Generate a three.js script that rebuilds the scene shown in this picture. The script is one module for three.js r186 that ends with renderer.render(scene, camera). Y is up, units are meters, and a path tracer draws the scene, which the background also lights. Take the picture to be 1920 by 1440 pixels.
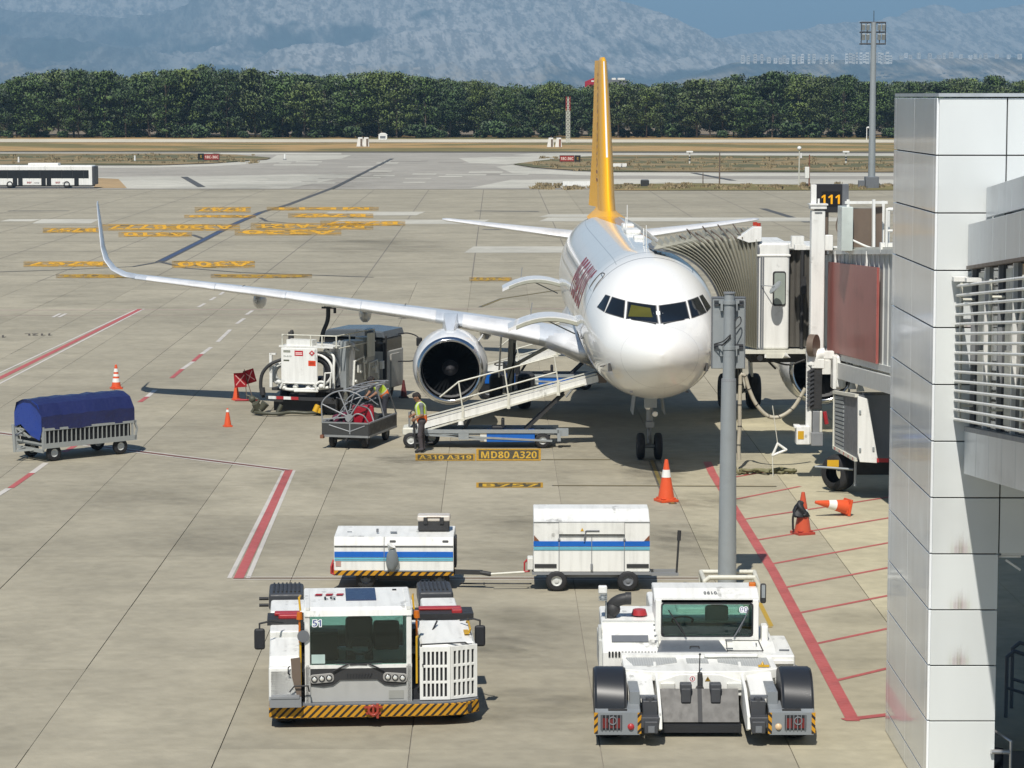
import * as THREE from 'three';
import { mergeGeometries, mergeVertices, toCreasedNormals } from 'three/addons/utils/BufferGeometryUtils.js';
import { RoundedBoxGeometry } from 'three/addons/geometries/RoundedBoxGeometry.js';
import { MarchingCubes } from 'three/addons/objects/MarchingCubes.js';

// ---------- camera, sky, sun, exposure ----------
const scene = new THREE.Scene();
const CAM_H = 10.28, FOCAL = 5075, PITCH = Math.atan(540 / FOCAL);
const camera = new THREE.PerspectiveCamera(2 * Math.atan(720 / FOCAL) * 180 / Math.PI, 4 / 3, 0.5, 40000);
camera.position.set(0, CAM_H, 0);
camera.rotation.set(-PITCH, 0, 0);
scene.add(camera);
const SUN = new THREE.Vector3(-0.15, 1, 0.73).normalize();
{
  const W = 512, H = 256, d = new Float32Array(W * H * 4);
  for (let r = 0; r < H; r++) for (let c = 0; c < W; c++) {
    const up = ((r + 0.5) / H - 0.5) * Math.PI, az = ((c + 0.5) / W - 0.5) * 2 * Math.PI;
    const y = Math.sin(up), x = Math.cos(az) * Math.cos(up), z = Math.sin(az) * Math.cos(up);
    const k = Math.pow(1 - Math.max(0, y), 4.0), cs = x * SUN.x + y * SUN.y + z * SUN.z;
    const glow = 0.9 * Math.pow(Math.max(0, cs), 24) + 0.25 * Math.pow(Math.max(0, cs), 6), ph = 0.85 + 0.15 * cs * cs;
    const zen = [0.042, 0.095, 0.225], hor = [0.28, 0.48, 0.64], g = [1.0, 0.93, 0.80];
    for (let i = 0; i < 3; i++) d[(r * W + c) * 4 + i] = y < 0 ? [0.12, 0.12, 0.11][i] : (zen[i] + (hor[i] - zen[i]) * k) * ph + glow * g[i] * 0.4;
    d[(r * W + c) * 4 + 3] = 1;
  }
  const sky = new THREE.DataTexture(d, W, H, THREE.RGBAFormat, THREE.FloatType);
  sky.mapping = THREE.EquirectangularReflectionMapping; sky.magFilter = THREE.LinearFilter; sky.needsUpdate = true;
  scene.background = sky; scene.environment = sky;
}
const sun = new THREE.DirectionalLight(new THREE.Color(1, 0.955, 0.88), 4.4);
sun.position.copy(SUN).multiplyScalar(300).add(new THREE.Vector3(0, 0, -75));
sun.target.position.set(0, 0, -75); scene.add(sun, sun.target);
sun.castShadow = true; sun.shadow.mapSize.set(4096, 4096);
Object.assign(sun.shadow.camera, { left: -60, right: 60, top: 80, bottom: -60, near: 10, far: 700 });
scene.fog = new THREE.FogExp2(new THREE.Color(0.44, 0.73, 1.0), 0.000112);
const EXPOSURE = 1.12;

// ---------- helpers ----------
function rng(s) { return () => { s |= 0; s = s + 0x6D2B79F5 | 0; let t = Math.imul(s ^ s >>> 15, 1 | s); t = t + Math.imul(t ^ t >>> 7, 61 | t) ^ t; return ((t ^ t >>> 14) >>> 0) / 4294967296; }; }
const V = (x, y, z) => new THREE.Vector3(x, y, z), { PI, sin, cos, sqrt, abs, min, max, floor, pow } = Math;
const lerp = (a, b, t) => a + (b - a) * t, clamp = (x, a, b) => min(b, max(a, x)), sstep = (a, b, x) => { x = clamp((x - a) / (b - a), 0, 1); return x * x * (3 - 2 * x); };
const DEG = PI / 180;
// a sight line of the survey: direction through (u, v) of a 1920 x 1440 view; at() is a point at a given distance, gnd() a point on the ground
function at(u, v, d) { const c = cos(PITCH), s = sin(PITCH), a = (u - 960) / FOCAL, b = (720 - v) / FOCAL, f = d / (c + b * s); return V(a * f, CAM_H + (b * c - s) * f, -d); }
function gnd(u, v) { const c = cos(PITCH), s = sin(PITCH), b = (720 - v) / FOCAL, d = CAM_H / (s - b * c) * (c + b * s); return at(u, v, d); }
const used = {};
function numbered(n) { const k = used[n] = (used[n] ?? -1) + 1; return k ? n + '_' + String(k).padStart(3, '0') : n; }
function tag(o, label, category, group) { o.userData.label = label; if (category) o.userData.category = category; if (group) o.userData.group = group; return o; }
function thing(name, label, category, p = [0, 0, 0], turn = 0, group) {
  const o = new THREE.Group(); o.name = numbered(name); scene.add(o);
  if (p.isVector3) o.position.copy(p); else o.position.set(...p);
  o.rotation.y = turn; return tag(o, label, category, group);
}
function dup(root, p, turn, label, group) { const r = root.clone(); r.name = numbered(root.name.replace(/_\d{3}$/, '')); scene.add(r); if (p.isVector3) r.position.copy(p); else r.position.set(...p); if (turn !== undefined) r.rotation.y = turn; r.userData = { ...root.userData }; if (label) r.userData.label = label; if (group) r.userData.group = group; return r; }
function norm(g) {   // every geometry: plain triangles with position, normal, uv (uv in metres by the face's main direction unless it keeps its own)
  const keep = g.userData.keep;
  if (g.index) g = g.toNonIndexed();
  for (const k of Object.keys(g.attributes)) if (!['position', 'normal', 'uv', 'color'].includes(k)) g.deleteAttribute(k);
  if (!g.attributes.normal) g.computeVertexNormals();
  if (!keep || !g.attributes.uv) {
    const p = g.attributes.position, n = p.count, uv = new Float32Array(n * 2), a = V(), b = V(), c = V();
    for (let i = 0; i < n; i += 3) {
      a.fromBufferAttribute(p, i); b.fromBufferAttribute(p, i + 1).sub(a); c.fromBufferAttribute(p, i + 2).sub(a); b.cross(c);
      const X = abs(b.x), Y = abs(b.y), Z = abs(b.z);
      for (let k = 0; k < 3; k++) { const x = p.getX(i + k), y = p.getY(i + k), z = p.getZ(i + k), o = (i + k) * 2; if (X >= Y && X >= Z) { uv[o] = z; uv[o + 1] = y; } else if (Y >= Z) { uv[o] = x; uv[o + 1] = z; } else { uv[o] = x; uv[o + 1] = y; } }
    }
    g.setAttribute('uv', new THREE.BufferAttribute(uv, 2));
  }
  return g;
}
function merge(geos) { geos = [geos].flat(9).map(norm); const col = geos.some(g => g.attributes.color); if (!col) for (const g of geos) g.deleteAttribute('color'); return geos.length === 1 ? geos[0] : mergeGeometries(geos); }
function part(parent, name, geos, m) { const o = new THREE.Mesh(merge(geos), m); o.name = parent === scene ? numbered(name) : name; o.castShadow = o.receiveShadow = true; parent.add(o); return o; }
const parts = (parent, name, geos, m) => geos.map(g => part(parent, name, g, m));
function struct(name, geos, m) { const o = part(scene, name, geos, m); o.userData.kind = 'structure'; return o; }
const TMP = new THREE.Object3D();
function put(g, x = 0, y = 0, z = 0, rx = 0, ry = 0, rz = 0, s) { TMP.position.set(x, y, z); TMP.rotation.set(rx, ry, rz); if (s) TMP.scale.set(...s); else TMP.scale.set(1, 1, 1); TMP.updateMatrix(); const k = g.userData.keep; g = g.applyMatrix4(TMP.matrix); g.userData.keep = k; return g; }
const box = (w, h, d, x = 0, y = 0, z = 0, rx = 0, ry = 0, rz = 0) => put(new THREE.BoxGeometry(w, h, d), x, y, z, rx, ry, rz);
const rbox = (w, h, d, r, x = 0, y = 0, z = 0, rx = 0, ry = 0, rz = 0, n = 1) => put(new RoundedBoxGeometry(w, h, d, n, min(r, w / 2.01, h / 2.01, d / 2.01)), x, y, z, rx, ry, rz);
const cyl = (r, r2, h, x = 0, y = 0, z = 0, rx = 0, ry = 0, rz = 0, n = 16, open = false) => put(new THREE.CylinderGeometry(r2, r, h, n, 1, open), x, y, z, rx, ry, rz);
const ball = (r, x = 0, y = 0, z = 0, n = 12, s) => put(new THREE.SphereGeometry(r, n, max(6, n * 0.7 | 0)), x, y, z, 0, 0, 0, s);
function rod(p, q, r = 0.02, n = 8, r2 = r) {
  const a = Array.isArray(p) ? V(...p) : p, b = Array.isArray(q) ? V(...q) : q, L = a.distanceTo(b), g = new THREE.CylinderGeometry(r2, r, L, n), o = new THREE.Object3D();
  o.position.copy(a).lerp(b, 0.5); o.quaternion.setFromUnitVectors(V(0, 1, 0), b.clone().sub(a).normalize()); o.updateMatrix(); return g.applyMatrix4(o.matrix);
}
const rods = (pts, r, n = 8) => pts.slice(1).flatMap((q, i) => [rod(pts[i], q, r, n), ...(i ? [ball(r, ...pts[i], 8)] : [])]);
function bar(p, q, w, h) { const a = V(...p), b = V(...q), L = a.distanceTo(b), g = new THREE.BoxGeometry(w, h, L), o = new THREE.Object3D(); o.position.copy(a).lerp(b, 0.5); o.up.set(0, 1, 0); o.lookAt(o.position.clone().add(b.clone().sub(a))); o.updateMatrix(); return g.applyMatrix4(o.matrix); }
const pipe = (pts, r, n = 8, seg = 6, closed = false) => new THREE.TubeGeometry(new THREE.CatmullRomCurve3(pts.map(p => Array.isArray(p) ? V(...p) : p), closed), pts.length * seg, r, n, closed);
const shapeOf = (pts, holes = []) => { const s = new THREE.Shape(pts.map(p => new THREE.Vector2(...p))); for (const h of holes) s.holes.push(new THREE.Path(h.map(p => new THREE.Vector2(...p)))); return s; };
function prism(pts, depth, bevel = 0, holes) { const g = new THREE.ExtrudeGeometry(shapeOf(pts, holes), { depth: depth - 2 * bevel, bevelEnabled: bevel > 0, bevelSize: bevel, bevelThickness: bevel, bevelOffset: -bevel, bevelSegments: 1, curveSegments: 8 }); return g.translate(0, 0, bevel - depth / 2); }
const sideprism = (pts, w, x = 0, bevel = 0) => put(prism(pts.map(([z, y]) => [-z, y]), w, bevel), x, 0, 0, 0, PI / 2, 0);   // outline in (z, y), width along x
function rrect(w, h, r, n = 4) { const p = []; for (const [cx, cy, a] of [[w / 2 - r, h / 2 - r, 0], [-w / 2 + r, h / 2 - r, 90], [-w / 2 + r, -h / 2 + r, 180], [w / 2 - r, -h / 2 + r, 270]]) for (let i = 0; i <= n; i++) p.push([cx + r * cos((a + 90 * i / n) * DEG), cy + r * sin((a + 90 * i / n) * DEG)]); return p; }
const lathe = (pts, n = 32) => new THREE.LatheGeometry(pts.map(p => new THREE.Vector2(...p)), n);
function quad(w, h, x = 0, y = 0, z = 0, rx = 0, ry = 0, rz = 0) { const g = new THREE.PlaneGeometry(w, h); g.userData.keep = true; return put(g, x, y, z, rx, ry, rz); }
function loft(rings, closed = true, caps = false) {   // rings of equal length, smooth
  const n = rings[0].length, pos = [], idx = [], uv = []; rings.forEach((r, i) => r.forEach((p, j) => { pos.push(...p); uv.push(j / (n - (closed ? 0 : 1)), i / (rings.length - 1)); }));
  const m = closed ? n : n - 1;
  for (let i = 0; i + 1 < rings.length; i++) for (let j = 0; j < m; j++) { const a = i * n + j, b = i * n + (j + 1) % n, c = a + n, d = b + n; idx.push(a, c, b, b, c, d); }
  if (caps) for (const [i, f] of [[0, 1], [rings.length - 1, -1]]) for (let j = 1; j + 1 < n; j++) idx.push(...(f > 0 ? [i * n, i * n + j, i * n + j + 1] : [i * n, i * n + j + 1, i * n + j]));
  const g = new THREE.BufferGeometry(); g.setAttribute('position', new THREE.Float32BufferAttribute(pos, 3)); g.setAttribute('uv', new THREE.Float32BufferAttribute(uv, 2)); g.setIndex(idx); g.computeVertexNormals(); return g;
}
function sheet(pts, y = 0) {   // flat polygon on the ground from [x, z] corners
  const g = new THREE.ShapeGeometry(shapeOf(pts.map(p => p.isVector3 ? [p.x, -p.z] : [p[0], -p[1]]))); return g.rotateX(-PI / 2).translate(0, y, 0);
}
function stripe(pts, w, y) {   // painted line along [x, z] points
  const P = pts.map(p => p.isVector3 ? p : V(p[0], 0, p[1])), L = [], R = [];
  P.forEach((p, i) => { const a = P[max(0, i - 1)], b = P[min(P.length - 1, i + 1)], t = b.clone().sub(a).setY(0).normalize(), n = V(-t.z, 0, t.x).multiplyScalar(w / 2); L.push([p.x + n.x, y, p.z + n.z]); R.push([p.x - n.x, y, p.z - n.z]); });
  const pos = [], g = new THREE.BufferGeometry(); for (let i = 0; i + 1 < P.length; i++) pos.push(...L[i], ...L[i + 1], ...R[i], ...R[i], ...L[i + 1], ...R[i + 1]);
  g.setAttribute('position', new THREE.Float32BufferAttribute(pos, 3)); g.computeVertexNormals(); if (g.attributes.normal.getY(0) < 0) { for (let i = 0; i < pos.length; i += 9) for (let k = 0; k < 3; k++) [pos[i + 3 + k], pos[i + 6 + k]] = [pos[i + 6 + k], pos[i + 3 + k]]; g.setAttribute('position', new THREE.Float32BufferAttribute(pos, 3)); g.computeVertexNormals(); } return g;
}
const mirrorX = g => { g = g.index ? g.toNonIndexed() : g.clone(); const k = g.userData.keep; g.scale(-1, 1, 1); for (const n in g.attributes) { const a = g.attributes[n], s = a.itemSize; for (let i = 0; i < a.count; i += 3) for (let c = 0; c < s; c++) { const t = a.array[(i + 1) * s + c]; a.array[(i + 1) * s + c] = a.array[(i + 2) * s + c]; a.array[(i + 2) * s + c] = t; } } g.userData.keep = k; return g; };
const table = t => x => { if (x <= t[0][0]) return t[0].slice(1); for (let i = 1; i < t.length; i++) if (x <= t[i][0]) { const k = (x - t[i - 1][0]) / (t[i][0] - t[i - 1][0]); return t[i].slice(1).map((v, j) => lerp(t[i - 1][j + 1], v, k)); } return t[t.length - 1].slice(1); };

// ---------- noise and materials ----------
function hash2(x, y, s) { let h = Math.imul(x, 374761393) + Math.imul(y, 668265263) + Math.imul(s, 1442695041) | 0; h = Math.imul(h ^ h >>> 13, 1274126177); return ((h ^ h >>> 16) >>> 0) / 4294967296; }
function vnoise(x, y, per, s) { const xi = floor(x), yi = floor(y), fx = x - xi, fy = y - yi, u = fx * fx * (3 - 2 * fx), v = fy * fy * (3 - 2 * fy), w = a => ((a % per) + per) % per; return lerp(lerp(hash2(w(xi), w(yi), s), hash2(w(xi + 1), w(yi), s), u), lerp(hash2(w(xi), w(yi + 1), s), hash2(w(xi + 1), w(yi + 1), s), u), v); }
function fbm(x, y, per, oct, s) { let t = 0, a = 0.5, n = 0; for (let i = 0; i < oct; i++) { t += a * vnoise(x, y, per, s + i); n += a; x *= 2; y *= 2; per *= 2; a *= 0.5; } return t / n; }
function tex(n, f, srgb = true, size = 1) {   // f(u, v) -> grey or [r, g, b] in 0..1 (linear multipliers are written as sRGB bytes)
  const d = new Uint8Array(n * n * 4);
  for (let y = 0; y < n; y++) for (let x = 0; x < n; x++) { let c = f(x / n, y / n); if (!Array.isArray(c)) c = [c, c, c]; for (let k = 0; k < 3; k++) { let v = clamp(c[k], 0, 1); if (srgb) v = v < 0.0031308 ? v * 12.92 : 1.055 * pow(v, 1 / 2.4) - 0.055; d[(y * n + x) * 4 + k] = v * 255; } d[(y * n + x) * 4 + 3] = 255; }
  const t = new THREE.DataTexture(d, n, n); t.wrapS = t.wrapT = THREE.RepeatWrapping; t.magFilter = THREE.LinearFilter; t.minFilter = THREE.LinearMipmapLinearFilter; if (srgb) t.colorSpace = THREE.SRGBColorSpace; t.repeat.set(1 / size, 1 / size); t.needsUpdate = true; return t;
}
function resize(t, s, s2 = s) { const c = t.clone(); c.repeat.set(1 / s, 1 / s2); c.needsUpdate = true; return c; }
function canvasTex(w, h, draw) { const c = document.createElement('canvas'); c.width = w; c.height = h; const x = c.getContext('2d'); draw(x, w, h); const t = new THREE.CanvasTexture(c); t.colorSpace = THREE.SRGBColorSpace; t.anisotropy = 8; return t; }
const GRIME = tex(512, (u, v) => { const a = fbm(u * 4, v * 4, 4, 6, 11), b = fbm(u * 9, v * 2, 9, 4, 31), s = pow(fbm(u * 24, v * 3, 24, 3, 77), 2); return 1 - 0.16 * sstep(0.45, 0.8, a) - 0.10 * sstep(0.5, 0.8, b) - 0.10 * s; }, true, 2.6);
const SCUFF = tex(1024, (u, v) => { const a = fbm(u * 5, v * 5, 5, 6, 111), b = fbm(u * 26, v * 26, 26, 3, 131), s = pow(fbm(u * 40, v * 4, 40, 3, 177), 2.2), k = 1 - 0.22 * sstep(0.52, 0.78, a) * sstep(0.35, 0.7, b) - 0.20 * s - 0.35 * sstep(0.70, 0.80, fbm(u * 18, v * 11, 18, 4, 191)) * sstep(0.45, 0.6, a); return [k, k * (0.985 + 0.015 * k), k * (0.95 + 0.05 * k)]; }, true, 2.9);
const GRIT = tex(512, (u, v) => 0.45 + 0.4 * fbm(u * 16, v * 16, 16, 5, 5), false, 1.3);
const mat = (r, g, b, rough = 0.6, o = {}) => new THREE.MeshStandardMaterial({ color: new THREE.Color().setRGB(r, g, b), roughness: rough, ...o });
const dirty = (r, g, b, rough = 0.5, o = {}) => mat(r, g, b, rough, { map: GRIME, roughnessMap: GRIT, ...o });
const M = {
  white: dirty(0.84, 0.84, 0.80, 0.62, { map: SCUFF }), white2: dirty(0.76, 0.76, 0.71, 0.7, { map: SCUFF }), cream: dirty(0.68, 0.67, 0.58, 0.7, { map: SCUFF }), offwhite: dirty(0.6, 0.61, 0.58, 0.7),
  steel: dirty(0.30, 0.31, 0.31, 0.75, { metalness: 0.35 }), galv: dirty(0.36, 0.39, 0.40, 0.75, { metalness: 0.3 }), dark: dirty(0.055, 0.058, 0.065, 0.8), black: mat(0.016, 0.017, 0.02, 0.6), rubber: dirty(0.022, 0.022, 0.024, 1.1), charcoal: dirty(0.035, 0.035, 0.036, 0.9),
  grey: dirty(0.16, 0.17, 0.185, 0.75), midgrey: dirty(0.24, 0.25, 0.26, 0.8), chrome: mat(0.72, 0.72, 0.72, 0.18, { metalness: 1 }), alu: dirty(0.62, 0.63, 0.64, 0.5, { metalness: 0.7 }),
  blue: dirty(0.012, 0.13, 0.52, 0.5), cyan: dirty(0.16, 0.52, 0.66, 0.5), navy: dirty(0.03, 0.05, 0.11, 0.5), red: dirty(0.42, 0.03, 0.035, 0.6), orange: dirty(0.72, 0.10, 0.03, 0.6), amber: mat(0.55, 0.14, 0.01, 0.3), yellow: dirty(0.62, 0.36, 0.02, 0.6), rust: dirty(0.22, 0.09, 0.05, 0.8), brown: dirty(0.16, 0.12, 0.09, 0.8),
  glass: new THREE.MeshPhysicalMaterial({ color: new THREE.Color(0.62, 0.78, 0.74), transmission: 1, roughness: 0.03, thickness: 0, ior: 1.5 }),
  darkglass: mat(0.012, 0.016, 0.022, 0.08), lamp: mat(0.85, 0.85, 0.8, 0.15, { metalness: 0.4 }),
};
// ---------- ground ----------
const CONC = tex(2048, (u, v) => {
  const a = fbm(u * 6, v * 6, 6, 6, 3), b = fbm(u * 30, v * 30, 30, 4, 13), st = fbm(u * 10, v * 90, 10, 3, 23), big = fbm(u * 3, v * 5, 3, 4, 43), sp = fbm(u * 160, v * 160, 160, 2, 53);
  let k = 0.80 + 0.26 * (a - 0.5) + 0.22 * (b - 0.5) + 0.10 * (st - 0.5) + 0.16 * (big - 0.5) + 0.16 * (sp - 0.5);
  k -= 0.09 * sstep(0.60, 0.76, fbm(u * 14, v * 18, 14, 4, 63)) * sstep(0.45, 0.6, a); k -= 0.04 * sstep(0.62, 0.75, st);
  return [k * 1.02, k, k * 0.965];
}, true, 33);
const CONC_R = tex(512, (u, v) => 0.72 + 0.28 * fbm(u * 20, v * 20, 20, 4, 9), false, 7);
const CONC_B = tex(512, (u, v) => 0.5 * fbm(u * 60, v * 60, 60, 3, 8) + 0.5 * fbm(u * 8, v * 8, 8, 4, 18), false, 4);
const cmat = (k, y = 0) => new THREE.MeshStandardMaterial({ color: new THREE.Color().setRGB(0.430 * k, 0.397 * k, lerp(0.305, 0.280, y) * k), roughness: 1, map: CONC, roughnessMap: CONC_R, bumpMap: CONC_B, bumpScale: 0.012 });
const SLABS = [0.92, 0.96, 1, 1.03, 0.98, 1.06].map(k => cmat(k)), HALF = [1.08, 1.14].map(k => cmat(k, 0.5)), CLEAN = [1.24, 1.3, 1.36].map(k => cmat(k, 1)), JOINT = mat(0.285, 0.262, 0.22, 0.95);
struct('ground', sheet([[-20000, 60], [20000, 60], [20000, -30000], [-20000, -30000]], -0.30), mat(0.20, 0.155, 0.10, 1));
const GA = gnd(835, 900), GB = gnd(1045, 900), LANE = GB.x - GA.x, HEAD = -0.0059;   // lanes of the apron
const gridAt = (i, z) => GA.x + i * LANE + HEAD * -(z - GA.z);
const apron = struct('apron', sheet([[-60, 4], [60, 4], [60, -150.2], [-60, -150.2]], -0.03), JOINT);
{
  const R = rng(5), ROW = 6;
  for (let r = 0; r < 19; r++) {
    const z0 = -36 - r * ROW, z1 = z0 - ROW, d = -z1, half = 0.1995 * d + 1.5;
    for (let i = -20; i < 20; i++) {
      const x0 = gridAt(i, z0), x1 = x0 + LANE; if (x1 < -half || x0 > half) continue;
      if (x0 > 7.2 && d < 46) continue;
      const g = 0.005 + 0.006 * R(), dy = -0.004 * R(), xa = gridAt(i, z0) + g, xb = gridAt(i + 1, z0) - g, xc = gridAt(i + 1, z1) - g, xd = gridAt(i, z1) + g;
      const s = prism([[xa, -z0 + g * 0.5], [xb, -z0 + g * 0.5], [xc, -z1 - g * 0.5], [xd, -z1 - g * 0.5]], 0.1, 0).rotateX(-PI / 2).translate(0, -0.05 + dy, 0);
      const cl = i >= 2 && d < 92, k6 = R(); part(apron, 'slab', s, cl ? (i > 2 ? CLEAN[floor(k6 * 3)] : HALF[floor(k6 * 2)]) : SLABS[floor(k6 * 6)]);
    }
  }
  part(apron, 'slab', sheet([[-60, 4], [60, 4], [60, -35.98], [-60, -35.98]], -0.001), SLABS[2]);
  part(apron, 'slab', sheet([[gridAt(3, -150), -150.02], [-300, -150.02], [-300, -300], [gridAt(3, -150) - 0.9, -300]].reverse(), -0.001), SLABS[2]);
  part(apron, 'slab', sheet([[gridAt(3, -150) + 0.02, -150.02], [300, -150.02], [300, -300], [gridAt(3, -150) - 0.88, -300]], -0.001), SLABS[1]);
  const js = []; for (let i = -18; i < 20; i += 2) js.push(stripe([[gridAt(i, -150), -150], [gridAt(i, -299), -299]], 0.07, 0.003)); for (let z = -156; z > -299; z -= 12) js.push(stripe([[-90, z], [90, z]], 0.10 + 0.10 * R(), 0.004));
  part(apron, 'joint', js, mat(0.19, 0.172, 0.145, 0.95)).userData.kind = 'stuff';
}
const px = (a, y) => sheet(a.map(([u, v]) => gnd(u, v)), y);
const far = (r, g, b) => new THREE.MeshStandardMaterial({ color: new THREE.Color().setRGB(r, g, b), roughness: 1, map: resize(CONC, 90) });
const FM = { taxi: far(0.42, 0.40, 0.355), pale: far(0.60, 0.59, 0.52), cream: far(0.72, 0.67, 0.54), worn: far(0.365, 0.345, 0.305), tan: far(0.48, 0.34, 0.18) };
const GRASS = tex(512, (u, v) => { const a = fbm(u * 5, v * 5, 5, 6, 71), b = fbm(u * 40, v * 40, 40, 3, 91); const k = 0.6 + 0.8 * (b - 0.3) * 0.5, t = sstep(0.40, 0.62, a); return [k * lerp(0.42, 0.95, t), k * lerp(0.44, 0.76, t), k * lerp(0.22, 0.42, t)]; }, true, 60);
const GM = new THREE.MeshStandardMaterial({ color: new THREE.Color().setRGB(0.40, 0.37, 0.33), roughness: 1, map: GRASS }), GM2 = new THREE.MeshStandardMaterial({ color: new THREE.Color().setRGB(0.62, 0.50, 0.36), roughness: 1, map: resize(GRASS, 140) });
struct('taxiway', px([[-500, 354], [2400, 354], [2400, 284], [-500, 284]], -0.05), FM.taxi);
struct('field', px([[-900, 284], [2800, 284], [2800, 252], [-900, 252]], -0.12), GM2);
struct('runway', px([[-900, 265.5], [2800, 267.5], [2800, 262], [-900, 259.5]], -0.06), FM.cream);
struct('service_road', [px([[-900, 284.6], [2800, 286.6], [2800, 285], [-900, 283]], 0.0)], mat(0.09, 0.08, 0.065, 1));
struct('paved_shoulder', [
  px([[-900, 288], [640, 289], [640, 286], [-900, 284.8]], -0.046), px([[1150, 300], [1900, 300], [1900, 288], [1000, 287], [960, 290]], -0.044),
  px([[-900, 316], [0, 315], [260, 314], [400, 311], [500, 305], [640, 297], [660, 290], [520, 290], [505, 299], [400, 307], [300, 310], [-900, 311]], -0.042),
  px([[235, 352.5], [180, 331], [420, 329], [560, 326], [700, 327], [640, 333], [540, 352.5]], -0.042), px([[960, 309], [1000, 316], [1080, 321.5], [1150, 323.5], [1900, 325], [1900, 330], [1120, 329], [960, 324], [930, 312]], -0.042),
  px([[860, 296], [1010, 292], [1100, 288], [1140, 290], [1010, 301], [950, 308], [880, 305]], -0.040), px([[1160, 345], [1900, 344], [1900, 336], [1160, 335], [1000, 336], [940, 344]], -0.042), px([[880, 352], [1110, 352], [1130, 340], [960, 336]], -0.040)], FM.pale);
struct('grass_island', [px([[-900, 310], [300, 309.5], [400, 306], [500, 299], [508, 296], [440, 290], [360, 288], [-900, 288.5]], 0.05), px([[962, 308], [1000, 314], [1080, 320], [1150, 322], [1900, 323], [1900, 294], [1160, 291], [1090, 294], [1015, 301]], 0.05)], GM);
struct('dirt_strip', [px([[1150, 357.5], [1900, 357], [1900, 346], [1500, 347], [1300, 344], [1150, 346]], 0.05)], GM2);
struct('dirt_patch', px([[176, 352], [238, 352], [222, 335], [176, 333]], -0.030), FM.tan);
{
  const R = rng(77), pa = [], pb = [];
  for (let i = 0; i < 20; i++) { const u = 480 + R() * 560, v = 298 + R() * 52, w = 20 + R() * 70, h = 1.2 + R() * 2.2; pa.push(px([[u, v + h], [u + w, v + h], [u + w + 3, v], [u + 3, v]], -0.038 + i * 0.0006)); }
  for (let i = 0; i < 7; i++) { const u = 560 + R() * 420, v = 300 + R() * 50, w = 20 + R() * 60, h = 1 + R() * 1.8; pb.push(px([[u, v + h], [u + w, v + h], [u + w + 3, v], [u + 3, v]], -0.0385 + i * 0.0006)); }
  for (const [u0, u1, v0, v1] of [[0, 60, 411, 415], [60, 170, 411, 419], [600, 780, 397, 404], [620, 900, 412, 420], [1010, 1110, 402, 407], [1010, 1600, 408, 415], [870, 1080, 462, 474]]) pa.push(px([[u0, v1], [u1, v1], [u1 + 18, v0], [u0 + 18, v0]], 0.007));
  const a = struct('concrete_patches', pa, FM.pale), b = struct('worn_patches', pb, FM.worn); a.userData.kind = b.userData.kind = 'structure';
}
// dark rubber streak where aircraft turn in, and painted lines of the apron
const PT = { red: dirty(0.48, 0.115, 0.105, 0.9), white: dirty(0.62, 0.58, 0.52, 0.9), pink: dirty(0.50, 0.36, 0.31, 0.9), yellow: dirty(0.50, 0.32, 0.035, 0.85), black: dirty(0.10, 0.094, 0.084, 0.9), bluegrey: dirty(0.06, 0.085, 0.16, 0.85), olive: dirty(0.24, 0.18, 0.05, 0.9), maroon: dirty(0.20, 0.06, 0.055, 0.9) };
const RG = (...a) => a.map(([u, v]) => gnd(u, v));
const mark = (name, geos, m) => struct(name, geos, m);
mark('white_line', [
  stripe(RG([452, 883], [437, 1087]).map((p, i) => p), 0.06, 0.004), 
  stripe(RG([-60, 802], [280, 847], [541, 880]), 0.10, 0.004), stripe(RG([-60, 806.5], [280, 851.5], [545, 884.5]), 0.09, 0.004),
  stripe(RG([-120, 743], [-2, 700], [256, 580]), 0.10, 0.004), stripe(RG([-120, 768], [-2, 720], [270, 579]), 0.10, 0.004),
  stripe(RG([437, 1082], [1420, 1082]), 0.05, 0.004), stripe(RG([437, 1087], [1420, 1087]), 0.05, 0.004),
  stripe(RG([430, 1084], [533, 882]), 0.10, 0.004), stripe(RG([465, 1084], [551, 882]), 0.10, 0.004)].slice(1), PT.white);
mark('red_line', [stripe(RG([447, 1085], [542, 881]), 0.215, 0.005), stripe(RG([-120, 755], [-2, 710], [263, 579.5]), 0.24, 0.005), stripe(RG([1326, 866], [1336, 888], [1450, 1072], [1600, 1352]), 0.225, 0.005), stripe(RG([1582, 1350], [1720, 1334]), 0.19, 0.0075)], PT.red);
mark('maroon_line', [stripe(RG([-60, 804.3], [280, 849.3], [543, 882.3]), 0.11, 0.006), stripe(RG([437, 1084.5], [1420, 1084.5]), 0.04, 0.006)], PT.maroon);
mark('hatching', [[1380, 936, 1500, 912], [1345, 900, 1440, 884], [1394, 974, 1720, 924], [1418, 1013, 1720, 962], [1444, 1058, 1720, 1008], [1470, 1102, 1720, 1054], [1496, 1150, 1720, 1106], [1526, 1208, 1720, 1167], [1564, 1277, 1720, 1240]].map(([a, b, c, d]) => stripe(RG([a, b], [c, d]), 0.115, 0.004)), PT.red);
mark('pink_line', [stripe(RG([-200, 582], [1100, 579]), 0.22, 0.004), stripe(RG([-200, 592], [720, 590]), 0.10, 0.0045)], PT.pink);
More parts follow.
